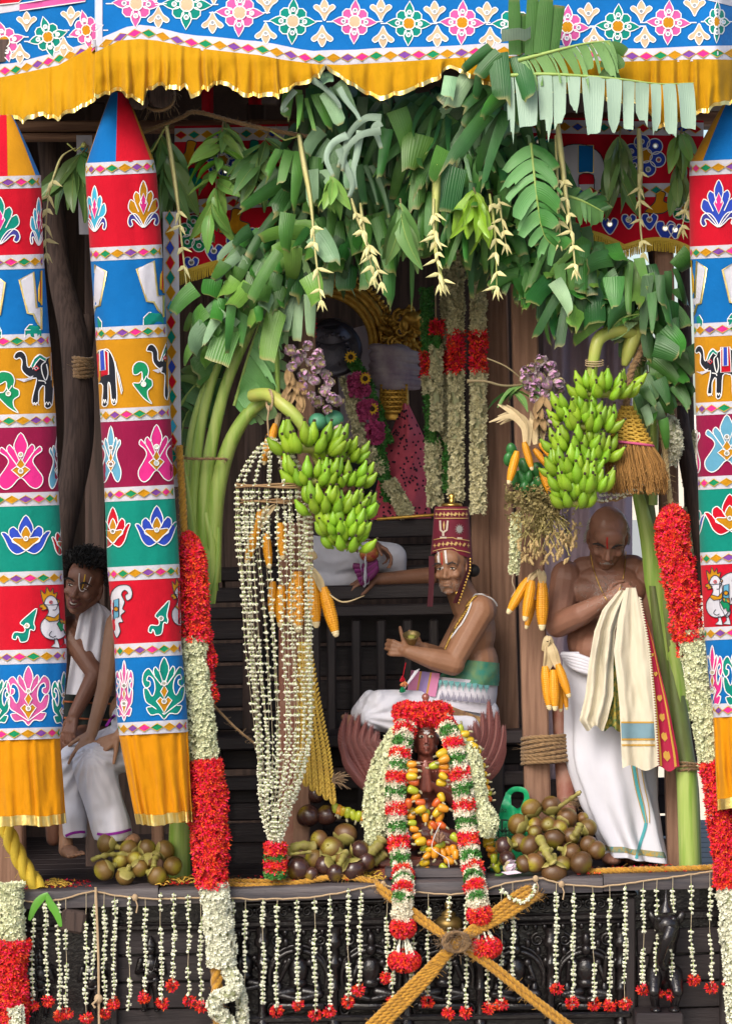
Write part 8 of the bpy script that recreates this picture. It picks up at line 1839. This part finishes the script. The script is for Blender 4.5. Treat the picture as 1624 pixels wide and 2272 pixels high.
for i in range(2,len(RM)-1):
    for t in (0,.5):
        p = RM[i][-1].lerp(RM[min(i+1,len(RM)-1)][-1],t); mb.fan([p+Vector((0,-.004,.008)),p+Vector((.016,-.004,0)),p+Vector((0,-.004,-.008))])
mb.build('temple_edge',M_CREAMC,sh,smooth=False)

# ---- priest seated on the bench
SK2 = skin('warm_brown_skin',(.31,.158,.088),(.255,.122,.066))
m2 = person('priest in a tall maroon cap seated cross-legged on the bench, holding a small brass bell',P(1000,1634,.8))
mb = MB(); HC2,HS2 = P(1001,1262,.58),.242; HR2 = Matrix.Rotation(math.radians(-20),3,'Z') @ Matrix.Rotation(math.radians(-3),3,'Y') @ Matrix.Rotation(math.radians(6),3,'X')
add_head(mb,HC2,HR2,HS2,1.0,sad=.018)
def e2(x,y,Y,rx,rY,ry,R=None): mb.ell(P(x,y,Y),(U(rx),rY,U(ry)),R,18,12)
mb.cap(P(1008,1285,.64),P(1036,1345,.68),U(30),U(38)); e2(1052,1400,.70,50,.15,78); e2(1068,1352,.70,36,.15,38); e2(1058,1472,.70,50,.145,62); e2(1034,1420,.64,40,.10,60); e2(1026,1545,.70,66,.145,46)
mb.ell(P(1064,1356,.58),(U(36),.07,U(38)),None,14,10); mb.cap(P(1062,1362,.57),P(1004,1468,.48),U(33),U(27)); mb.cap(P(1004,1472,.48),P(960,1462,.46),U(29),U(25)); mb.cap(P(960,1462,.46),P(906,1446,.45),U(25),U(16)); mb.ell(P(1046,1392,.55),(U(33),.06,U(46)),Matrix.Rotation(.5,3,'Y'),12,9)
hand(mb,P(908,1446,.45),(-1,.15,.22),(.15,1,-.1),.98,[.95,1.05,1.1,1.15],-1,.04,-.1)
mb.cap(P(1030,1380,.82),P(985,1460,.74),U(28),U(24)); mb.cap(P(985,1460,.74),P(940,1440,.56),U(24),U(16)); hand(mb,P(940,1440,.55),(-1,-.2,.15),(-.1,-1,.25),.95,[1.1,1.15,1.2,1.2],1,.04,.6)
mb.cap(P(1050,1575,.70),P(840,1585,.56),U(52),U(34)); mb.cap(P(840,1592,.56),P(900,1612,.52),U(32),U(26)); mb.cap(P(900,1608,.62),P(800,1600,.58),U(24),U(17))
for k in range(5): mb.cap(P(786,1592+k*5,.57-.012*k),P(762+k*2.2,1591+k*6.2,.56-.014*k),.0135 if k == 0 else .010,.013 if k == 0 else .0085)
mb.ell(P(796,1602,.57),(.05,.035,.032),None,12,8)
b2,T2 = body(m2,mb,SK2,face_disp(HC2,HR2,HS2,.018)); add_eyes(m2,HC2,HR2,HS2,SK2,.75,(.004,0)); brows(m2,HC2,HR2,HS2,M('grey_brow',(.06,.05,.05),rough=.8),-.02)
f2 = drape_fn(T2,.5,.003)
mb = MB(); mb.ribbon(spline([(971,1222),(972,1240),(974,1252)],3),4.6,f2,0,.001,False); mb.ribbon(spline([(987,1221),(989,1240),(990,1250)],3),4.6,f2,0,.001,False); mb.ribbon([(980,1258),(982,1262)],5,f2,0,.001,False); mb.ribbon(spline([(979,1226),(980,1240),(980,1253)],3),2.6,f2,1,.001,False); mb.build('forehead_mark',[M_WHP,M_REDP],m2)
mb = MB(); r = random.Random(8)
for k in range(420):
    a = r.uniform(-1.2,1.2); z = r.uniform(-.44,-.18); w = .21+.06*(z+.44)/.26; rr_ = .30+.03*r.random(); p = HC2+HR2 @ Vector((w*math.sin(a)*1.05,-.14-.235*math.cos(a),z))*HS2; hit = T2.find_nearest(p)
    if hit[0] is None: continue
    mb.tube([hit[0],hit[0]+hit[1]*.0018+Vector((0,0,-.0015))],[.0006,.0003],3,cap=False)
mb.build('stubble',M('white_stubble',(.42,.38,.36),rough=.9),m2)
CAPM = M('maroon_velvet',(.17,.008,.028),rough=.75,sheen=.05,col2=(.11,.005,.018),ns=8)
cp = thing('ceremonial_cap','tall maroon velvet cap with gold embroidery on the seated priest','cap',P(1001,1225,.60)); fc = [(1002,1124,36.5,0),(1002,1128,38.5,1),(1001,1170,41,2),(1001,1205,44,4),(1001,1222,45.5,6),(1002,1232,46.5,9)]
def cap_fn(x,y,lift=0.0):
    w = interp([(c[1],c[2]) for c in fc],y); cx = interp([(c[1],c[0]) for c in fc],y); u = max(-.99,min(.99,(x-cx)/w)); return P(x,y,.60-U(w)*.95*math.sqrt(1-u*u)-lift)
mb = MB(); rows = []
for i in range(19):
    y = lerp(1124,1236,i/18); w = interp([(c[1],c[2]) for c in fc],y); k = max(0,(y-1190)/46); rows.append([P(1001.5+w*math.cos(t),y+k*(7*math.cos(t)-13*math.sin(t)*(1 if math.sin(t) > 0 else -.6)+4),.60-U(w)*.95*math.sin(t)) for t in np.linspace(0,2*pi,37)[:-1]])
mb.grid(rows,closed=True); mb.fan(rows[0],flip=True); mb.build('crown',CAPM,cp); mb = MB(); mb.lathe(P(1002,1123,.60),[(.002,-.002),(.05,0),(.045,.012),(.012,.016),(.016,.03),(.012,.036),(.02,.05),(.005,.058)],14); mb.build('finial',M_GOLDM,cp)
M_EMB = M('gold_embroidery',(.55,.36,.13),rough=.5,bump=.5,bs=200)
mb = MB()
for y,dy in ((1131,0),(1151,0),(1194,5),(1217,8)):
    mb.ribbon(spline([(1001.5+u*(interp([(c[1],c[2]) for c in fc],y)-1),y+dy*u*u-1+(dy*.5 if u > .2 else 0)) for u in np.linspace(-.95,.95,12)],3),1.8,cap_fn,0,.004,False)
for y,dy in ((1141,0),(1206,6)):
    for i,u in enumerate(np.linspace(-.85,.85,9)):
        w = interp([(c[1],c[2]) for c in fc],y); x = 1001.5+u*w; yy = y+dy*u*u; s = 4.2*math.sqrt(max(.2,1-u*u*.7))
        if i % 2: mb.poly([(x-s*1.2,yy+2),(x,yy-4.5),(x+s*1.2,yy-2),(x,yy+4.5)],cap_fn,0,None,.005)
        else: mb.poly([(x,yy-6),(x+s*.35,yy-1.5),(x+s*1.3,yy),(x+s*.35,yy+1.5),(x,yy+6),(x-s*.35,yy+1.5),(x-s*1.3,yy),(x-s*.35,yy-1.5)],cap_fn,0,None,.005)
mb.build('embroidery',M_EMB,cp)
mb = MB(); mb.ribbon([(976,1155),(977,1176),(983,1181)],4.2,cap_fn,0,.005,False); mb.ribbon([(993,1155),(991,1176),(983,1181)],4.2,cap_fn,0,.005,False); mb.ribbon([(983,1180),(983,1189)],4.5,cap_fn,0,.005,False); mb.ribbon([(976,1193),(990,1193)],4,cap_fn,0,.005,False); mb.poly([(984.5,1155),(987,1165),(984.5,1178),(982,1165)],cap_fn,1,None,.005)
c0 = (1019,1174)
for k in range(12):
    a = k*pi/6; mb.poly([(c0[0]+5*math.cos(a-.2),c0[1]+6*math.sin(a-.2)),(c0[0]+11*math.cos(a),c0[1]+13*math.sin(a)),(c0[0]+5*math.cos(a+.2),c0[1]+6*math.sin(a+.2))],cap_fn,2,None,.005)
mb.poly([(c0[0]+6.5*math.cos(a),c0[1]+8*math.sin(a)) for a in np.linspace(0,2*pi,13)[:-1]],cap_fn,2,None,.006); mb.ribbon([(1014,1194),(1025,1195)],4,cap_fn,0,.005,False)
mb.build('emblem',[M('silver_thread',(.55,.45,.36),rough=.5),M_EMB,M('grey_silver',(.42,.42,.40),rough=.4,metal=.4)],cp)
mb = MB(); mb.grid([[P(957+u*6-max(0,(y-1290))*.06,y,.56-.05*u) for u in (-1,0,1)] for y in np.linspace(1234,1346,12)]); mb.grid([[P(1041+u*5-max(0,(y-1262))*.42,y,.50+.03*u) for u in (-1,0,1)] for y in np.linspace(1236,1338,12)]); mb.build('ear_flap',CAPM,cp)
mb = MB()
for k in range(16):
    t = k/15; mb.ell(P(1043-34*max(0,t-.25),1240+98*t,.475),(.006,.006,.006),None,6,4)
mb.build('gold_beads',M_GOLDM,cp)
mb = MB(); mb.ell(P(1050,1266,.66),(.03,.035,.03),None,10,8); mb.build('hair_knot',M_LID,m2)
mb = MB()
for k,pts in enumerate([[(1052,1304),(1036,1330),(1012,1368),(990,1412),(978,1436)],[(1048,1302),(1030,1326),(1004,1362),(982,1400),(974,1430)],[(1044,1306),(1020,1336),(994,1380),(976,1420)]]):
    qq = spline([P(x,y,.53-.02*math.sin((y-1300)/140*pi)) for x,y in pts],9)
    for p in qq:
        o = T2.find_nearest(p); pp = o[0]+o[1]*.006 if o[0] is not None and (o[0]-p).length < .12 else p; mb.ell(pp,(.0065,.0065,.0065),None,6,5)
mb.build('bead_necklace',M_GOLDM,m2)
mb = MB(); tq = [f2(p[0],p[1],.004) for p in spline([Vector(p) for p in [(1010,1440),(1000,1445),(1012,1424),(1028,1380),(1040,1346),(1050,1324),(1062,1318),(1078,1326),(1090,1344)]][2:],8)]
tq = spline([P(1012,1440,.52),P(1022,1400,.505),P(1032,1360,.50),P(1044,1328,.53),P(1056,1317,.58),P(1074,1322,.60),P(1093,1346,.66)],7); tq = [(lambda o: o[0]+o[1]*.004 if o[0] is not None and (o[0]-p).length < .09 else p)(T2.find_nearest(p)) for p in tq]; mb.tube(tq,.0042,6); mb.build('sacred_thread',C_CORD,m2)
# waist cloths
ringcloth(m2,'waistband',M('teal_gold_brocade',(.006,.20,.17),rough=.6,col2=(.14,.24,.09),ns=22,amt=.5,weave=.5),densify([(1466,1000,1106,.70,.165,5),(1490,990,1108,.70,.172,6),(1516,968,1106,.70,.18,6)],8),60,.006,3,3)
ringcloth(m2,'patterned_wrap',M('white_ikat',(.64,.62,.68),rough=.8,weave=.4),densify([(1506,935,1103,.70,.182,8),(1540,916,1100,.70,.188,12),(1572,898,1100,.70,.185,16)],8),60,.005,3,4)
fw = lambda x,y,l=0.0: P(x,y,.70-.19*math.sqrt(max(.02,1-((x-1008)/100)**2))-.008-l)
mb = MB()
for row,(yy,h,mt) in enumerate([(1511,19,0),(1553,-19,1)]):
    for k in range(9):
        x = 975+k*13+row*5; y0 = yy+(x-1000)*.10
        for dx,hh in ((-3.6,.55),(0,1),(3.6,.6)): mb.poly([(x+dx-2.2,y0),(x+dx+2.2,y0),(x+dx+.5,y0+h*hh),(x+dx-.5,y0+h*hh)],fw,mt,None,0)
mb.build('ikat_figures',[M('aqua_ikat',(.16,.42,.42),rough=.85),M('grey_ikat',(.24,.23,.30),rough=.85)],m2)
mb = MB()
for x0,x1,mt in ((902,922,0),(922,926,1),(926,944,2),(944,948,1),(948,966,0)): mb.grid([[fw(x+ (1-t)*10,1490+t*52+(x-930)*.12,-.0+.004) for x in np.linspace(x0,x1,4)] for t in np.linspace(0,1,6)],mt)
mb.build('striped_end',[M('pink_stripe',(.56,.20,.36),rough=.8),M_GB,M('lilac_stripe',(.28,.20,.42),rough=.8)],m2)
mb = MB()
for k in range(3): mb.tube(spline([P(930-k*4,1484+k*2,.49),P(914-k*2,1506,.48),P(898-k*3,1526+k*3,.47),P(890-k*2,1536,.47)],4),.0035,6)
mb.build('knotted_cord',DHOTI,m2)
mb = MB(); r = random.Random(9)
L2 = MB(); L2.cap(P(1060,1585,.68),P(850,1572,.52),U(50),U(46)); L2.cap(P(850,1575,.52),P(812,1585,.54),U(44),U(30)); L2.cap(P(830,1590,.50),P(940,1612,.47),U(36),U(30)); L2.cap(P(820,1548,.56),P(800,1585,.56),U(18),U(24)); L2.cap(P(940,1606,.5),P(1040,1612,.52),U(32),U(26))
def foldd(V):
    for i in range(len(V)):
        x,y,z = V[i]; k_ = math.atan2(z-zk,x-xk); V[i,1] -= .010*math.sin(k_*15+4*nz(x*5,z*5,2))*(.5+.5*nz(x*4,z*4,9))+.014*nz(x*8,z*11,5)+.006*nz(x*22,z*26,3); V[i,2] += .010*nz(x*9,z*6,8)
    return V
xk,zk = P(800,1590,.5).x,P(800,1590,.5).z; LB2 = fuse(L2,.008,6,foldd); LB2.build('dhoti',DHOTI,m2)
mb = MB(); mb.grid([[P(lerp(960,1090,u),lerp(1552,1600,u)+v*18,.50+.03*u-.01*v) for u in np.linspace(0,1,12)] for v in np.linspace(0,1,4)]); mb.build('brown_border',M('brown_gold_border',(.12,.05,.03),rough=.6,col2=(.32,.20,.06),ns=40,amt=.7),m2)
bell = thing('brass_bell','small brass hand bell held upside down by the seated priest','bell',P(912,1440,.50)); mb = MB(); ax = (-.05,-.45,.9); c = P(914,1436,.47); mb.lathe(c,[(.010,-.05),(.010,0),(.014,.012),(.024,.03),(.030,.05),(.041,.066),(.038,.066),(.026,.045),(.004,.03)],18,axis=ax,cap=False); mb.build('cup',M('worn_brass',(.34,.26,.11),rough=.4,metal=.75,col2=(.22,.16,.06),ns=20),bell); mb = MB(); mb.ell(c+Vector(ax).normalized()*.055,(.018,.018,.008),rot_to(ax),10,6); mb.build('clapper',M('green_brass',(.30,.30,.06),rough=.5),bell)
mb = MB(); q_ = P(892,1512,.46)
for (x,y,mt,n) in ((893,1500,0,26),(897,1512,1,18),(892,1524,2,22)):
    for k in range(n): d = Vector((rnd.gauss(0,.5),rnd.gauss(0,.5),-1)).normalized()*.028; p = P(x,y,.46); mb.tube([p,p+d*.5,p+d],[.003,.004,.001],4,mt)
mb.tube([P(900,1470,.46),P(894,1500,.46),P(892,1525,.46)],.002,4,0)
tag(mb.build('thread_tassel',[C_RED,M('orange_thread',(.66,.25,.1),rough=.8),C_GREEN]),'red and green thread tassel hanging under the priest\'s bell','tassel')

# ---- person half hidden behind the left banana bunch
SK3 = skin('mid_brown_skin',(.27,.13,.075),(.22,.10,.058))
m3 = person('person in white seated behind the left banana bunch, one bare forearm resting on the rail',P(800,1300,1.35)); mb = MB()
add_head(mb,P(752,1080,1.40),Matrix.Rotation(-.2,3,'Z'),.23)
mb.cap(P(752,1105,1.42),P(752,1140,1.45),U(24),U(28)); mb.ell(P(752,1215,1.46),(U(70),.12,U(80)),None,14,10); mb.cap(P(700,1160,1.44),P(810,1160,1.44),U(28),U(28))
mb.cap(P(1010,1240,1.32),P(960,1278,1.22),U(24),U(23)); mb.cap(P(960,1278,1.22),P(838,1286,1.16),U(23),U(16)); hand(mb,P(838,1286,1.16),(-1,-.1,-.1),(0,.3,-1),1.0,.5,1)
mb.cap(P(806,1175,1.40),P(800,1215,1.24),U(22),U(18)); mb.cap(P(795,1215,1.24),P(826,1208,1.14),U(16),U(13)); hand(mb,P(826,1206,1.14),(.8,-.2,-.45),(-.3,-.3,-1),.95,[.5,.6,.7,.9],-1,.15)
body(m3,mb,SK3,None,.006); H3 = P(752,1080,1.40); add_eyes(m3,H3,Matrix.Rotation(-.2,3,'Z'),.23,SK3,.7); brows(m3,H3,Matrix.Rotation(-.2,3,'Z'),.23,M_LID); mb = MB(); mb.ell(H3+Vector((0,.022,.052)),(.080,.092,.072),None,16,10); mb.build('hair',M_LID,m3)
L3 = MB(); L3.cap(P(690,1230,1.36),P(870,1236,1.26),U(62),U(36)); L3.cap(P(874,1236,1.26),P(880,1290,1.3),U(32),U(24)); L3.cap(P(690,1290,1.3),P(800,1290,1.3),U(30),U(24)); L3.ell(P(740,1200,1.42),(U(78),.14,U(56)),None,14,10); fuse(L3,.009,6,foldd).build('dhoti',DHOTI,m3)
mb = MB()
for k in range(5): mb.tube(spline([P(836,1262-k*5,1.10),P(822-k*3,1280-k*6,1.09),P(800-k*4,1296-k*10,1.1)],5),.016,7,0 if k % 2 else 1)
mb.ell(P(818,1228,1.08),(.05,.035,.04),None,10,8,2); mb.build('sleeve_cloth',[M('purple_silk',(.22,.02,.16),rough=.6),M('plum_silk',(.16,.02,.10),rough=.6),M('crimson_gold_silk',(.36,.015,.04),rough=.5,col2=(.5,.3,.05),ns=30,amt=.7)],m3)
mb = MB(); mb.grid([[P(792+u*(26-14*v)+v*14+4*nz(v*5,u*2),1206+v*96-u*6+6*nz(u*7,1),1.07-.025*math.sin(u*9+v*4)+.02*nz(u*4,v*4)) for u in np.linspace(0,1,10)] for v in np.linspace(0,1,12)]); mb.build('white_towel',DHOTI,m3)

# ---- smiling young man behind the left columns
SK4 = skin('dark_brown_skin',(.19,.088,.056),(.15,.066,.042))
m4 = person('smiling curly-haired young man with a white shawl, leaning forward between the left cloth columns',P(180,1640,.62)); mb = MB()
HC4,HS4 = P(187,1300,.46),.262; HR4 = Matrix.Rotation(math.radians(15),3,'Y') @ Matrix.Rotation(math.radians(-14),3,'Z') @ Matrix.Rotation(math.radians(12),3,'X')
add_head(mb,HC4,HR4,HS4,1.1); mb.cap(P(190,1330,.54),P(204,1385,.62),U(30),U(36)); mb.ell(P(205,1450,.66),(U(72),.14,U(90)),None,16,12); mb.ell(P(205,1560,.68),(U(66),.14,U(70)),None,16,12); mb.cap(P(150,1395,.60),P(262,1385,.62),U(30),U(30)); mb.ell(P(205,1640,.6),(U(74),.18,U(44)),None,14,10)
mb.cap(P(148,1398,.58),P(212,1494,.48),U(27),U(22)); mb.cap(P(212,1498,.48),P(166,1585,.40),U(22),U(15)); hand(mb,P(166,1584,.40),(-.25,-.25,-1),(.5,.6,0),1.0,.5,-1)
mb.cap(P(150,1640,.55),P(120,1700,.38),U(40),U(34)); mb.cap(P(120,1700,.38),P(120,1860,.42),U(28),U(18))
b4,T4 = body(m4,mb,SK4,face_disp(HC4,HR4,HS4)); add_eyes(m4,HC4,HR4,HS4,SK4,.6,(-.012,-.004)); brows(m4,HC4,HR4,HS4,M_LID,0)
f4 = drape_fn(T4,.4,.003); mb = MB(); mb.ribbon(spline([(177,1272),(176,1292),(178,1308),(184,1312),(192,1306),(199,1292),(203,1280)],4),2.0,f4,0,.001,False); mb.ribbon(spline([(190,1274),(187,1292),(183,1306)],4),2.6,f4,1,.001,False); mb.build('forehead_mark',[M_WHP,M_YEP],m4)
mb = MB(); lp = [HC4+HR4 @ Vector((u*.115,-.405+.10*u*u*1.3,-.262+.035*u*u*2.2))*HS4 for u in np.linspace(-1,1,11)]; mb.tube(lp,[.001,.002,.003,.004,.0045,.0048,.0045,.004,.003,.002,.001],6,0); mb.tube([p+HR4 @ Vector((0,-.02,-.055))*HS4 for p in lp],.0055,6,1); mb.tube([p+HR4 @ Vector((0,-.015,.045))*HS4 for p in lp],.0045,6,1); mb.build('smile',[M('teeth',(.36,.32,.28),rough=.4),M('dark_lips',(.13,.04,.035),rough=.45)],m4)
mb = MB(); r = random.Random(7)
for k in range(1500):
    a = r.uniform(0,2*pi); z = r.uniform(-.12,1); w = math.sqrt(max(0,1-max(z,0)**2)); d = Vector((math.cos(a)*w,math.sin(a)*w,z)).normalized()
    if d.y < -.28 and d.z < .60: continue
    p = HC4+HR4 @ (Vector((0,.06,.16))+Vector((d.x*.36,d.y*.42,d.z*.36)))*HS4; R_ = HR4; pts = []; L_ = r.uniform(.035,.062); tw = r.uniform(0,6)
    u1 = d.orthogonal().normalized(); u2 = d.cross(u1)
    for j in range(6): t = j/5; pts.append(p+R_ @ (d*L_*t+(u1*math.cos(tw+t*7)+u2*math.sin(tw+t*7))*.009*t**.5))
    mb.tube(pts,.0022,3,cap=False)
mb.build('curly_hair',M_LID,m4)
mb = MB(); rows = []
for i in range(22):
    t = i/21; y = lerp(1348,1545,t); xl = interp([(0,190),(.1,176),(.5,160),(1,146)],t); xr = interp([(0,236),(.1,258),(1,262)],t); rows.append([P(lerp(xl,xr,u),y-10*math.sin(pi*u)*(1-t),.50-.03*math.sin(pi*u)-.012*math.sin(u*22+t*2)+.01*nz(u*5,t*3)+.04*t) for u in np.linspace(0,1,26)])
mb.grid(rows); mb.build('shawl',DHOTI,m4)
mb = MB(); mb.grid([[P(lerp(142,262,u),lerp(1540,1660,v)+u*6,.475+.05*v-.012*math.sin(u*14)) for u in np.linspace(0,1,16)] for v in np.linspace(0,1,8)],0)
for v in (.12,.42,.74): mb.grid([[P(lerp(142,262,u),lerp(1540,1660,v+dv)+u*6,.470+.05*v-.012*math.sin(u*14)) for u in np.linspace(0,1,16)] for dv in (0,.03)],1)
mb.build('waist_cloth',[M('dark_green_wrap',(.015,.022,.02),rough=.85),M('rust_stripe',(.28,.08,.03),rough=.85)],m4)
# ---- person mostly hidden behind the inner left column
SK5 = skin('light_brown_skin',(.33,.18,.105),(.28,.145,.082))
m5 = person('person in a white purple-edged dhoti sitting mostly behind the inner left cloth column',FL(250,.4)); mb = MB()
add_head(mb,P(312,1290,.40),Matrix.Rotation(.2,3,'Z'),.24); mb.cap(P(312,1325,.42),P(312,1370,.46),U(28),U(34)); mb.ell(P(312,1450,.48),(U(64),.12,U(90)),None,14,10); mb.ell(P(306,1580,.48),(U(66),.13,U(60)),None,14,10); mb.cap(P(262,1385,.42),P(352,1385,.46),U(28),U(28))
mb.cap(P(254,1392,.40),P(234,1520,.30),U(22),U(19)); mb.cap(P(234,1522,.30),P(204,1628,.24),U(19),U(13.5)); hand(mb,P(204,1626,.235),(-.42,-.35,-.85),(.3,.85,-.35),1.0,[.25,.3,.4,.5],-1,.22,.1)
mb.cap(P(330,1400,.36),P(318,1560,.26),U(22),U(18)); mb.cap(P(318,1560,.26),P(264,1634,.20),U(18),U(13)); hand(mb,P(264,1634,.20),(-.85,-.15,-.45),(.1,.85,-.5),.95,[.2,.2,.25,.3],1,.16,.1)
mb.cap(P(300,1650,.45),P(208,1700,.22),U(40),U(32)); mb.cap(P(208,1702,.22),P(276,1850,.30),U(28),U(16)); mb.cap(P(290,1640,.5),P(160,1690,.34),U(38),U(30)); mb.cap(P(160,1692,.34),P(146,1850,.38),U(27),U(16))
mb.ell(P(156,1890,.30),(.042,.10,.030),Matrix.Rotation(.25,3,'Z'),12,8)
for k in range(5): mb.cap(P(150+k*8,1896-k*1.5,.24),P(153+k*8.5,1900-k*1.5,.205),.012-.0008*k,.010-.0006*k)
mb.cap(P(146,1850,.38),P(148,1886,.36),U(15),U(18)); mb.ell(P(292,1866,.26),(.045,.10,.035),None,12,8)
b5,T5 = body(m5,mb,SK5,None)
H5 = P(312,1290,.40); add_eyes(m5,H5,Matrix.Rotation(.2,3,'Z'),.24,SK5,.8); brows(m5,H5,Matrix.Rotation(.2,3,'Z'),.24,M_LID); mb = MB(); mb.ell(H5+Vector((0,.024,.055)),(.084,.096,.076),None,16,10); mb.build('hair',M_LID,m5)
L5 = MB(); L5.cap(P(320,1650,.46),P(206,1692,.20),U(52),U(44)); L5.cap(P(206,1698,.20),P(250,1846,.26),U(45),U(46)); L5.cap(P(230,1790,.26),P(262,1846,.28),U(36),U(34)); L5.cap(P(290,1640,.5),P(164,1688,.32),U(48),U(40)); L5.cap(P(164,1692,.32),P(166,1846,.35),U(36),U(28)); L5.cap(P(226,1720,.24),P(250,1840,.22),U(36),U(40)); L5.cap(P(300,1600,.44),P(320,1650,.46),U(56),U(50))
def fold5(V):
    keep = V
    for i in range(len(V)):
        x,y,z = V[i]; k_ = math.atan2(z-zk,x-xk); V[i,1] -= .010*math.sin(k_*19+5*nz(x*5,z*4,1))*(.6+.6*nz(x*4,z*4,7))+.014*nz(x*9,z*5,3)+.006*nz(x*24,z*18,6); V[i,0] += .010*nz(z*9,x*5,4)
        if V[i,2] < zcut: V[i,2] = zcut+.0
    return V
zcut = P(0,1862,.26).z; xk,zk = P(200,1660,.2).x,P(200,1660,.2).z
fuse(L5,.008,5,fold5).build('dhoti',DHOTI,m5)
T5d = None
for o in m5.children:
    if o.name.startswith('dhoti'):
        dm = o.data; off = Vector(ORG[o.name]); T5d = BVHTree.FromPolygons([v.co+off for v in dm.vertices],[tuple(p.vertices) for p in dm.polygons])
f5 = drape_fn(T5d,.22,.004); mb = MB()
M_PUR = M('purple_edge',(.24,.015,.28),rough=.8)
for pts in ([(216,1850),(232,1852),(250,1850),(272,1846),(292,1840)],[(146,1855),(160,1849),(178,1846),(190,1846)],[(236,1612),(245,1598),(256,1586)]):
    mb = MB(); mb.ribbon(spline(pts,5),6,f5,0,.002,False); mb.build('purple_edge',M_PUR,m5)
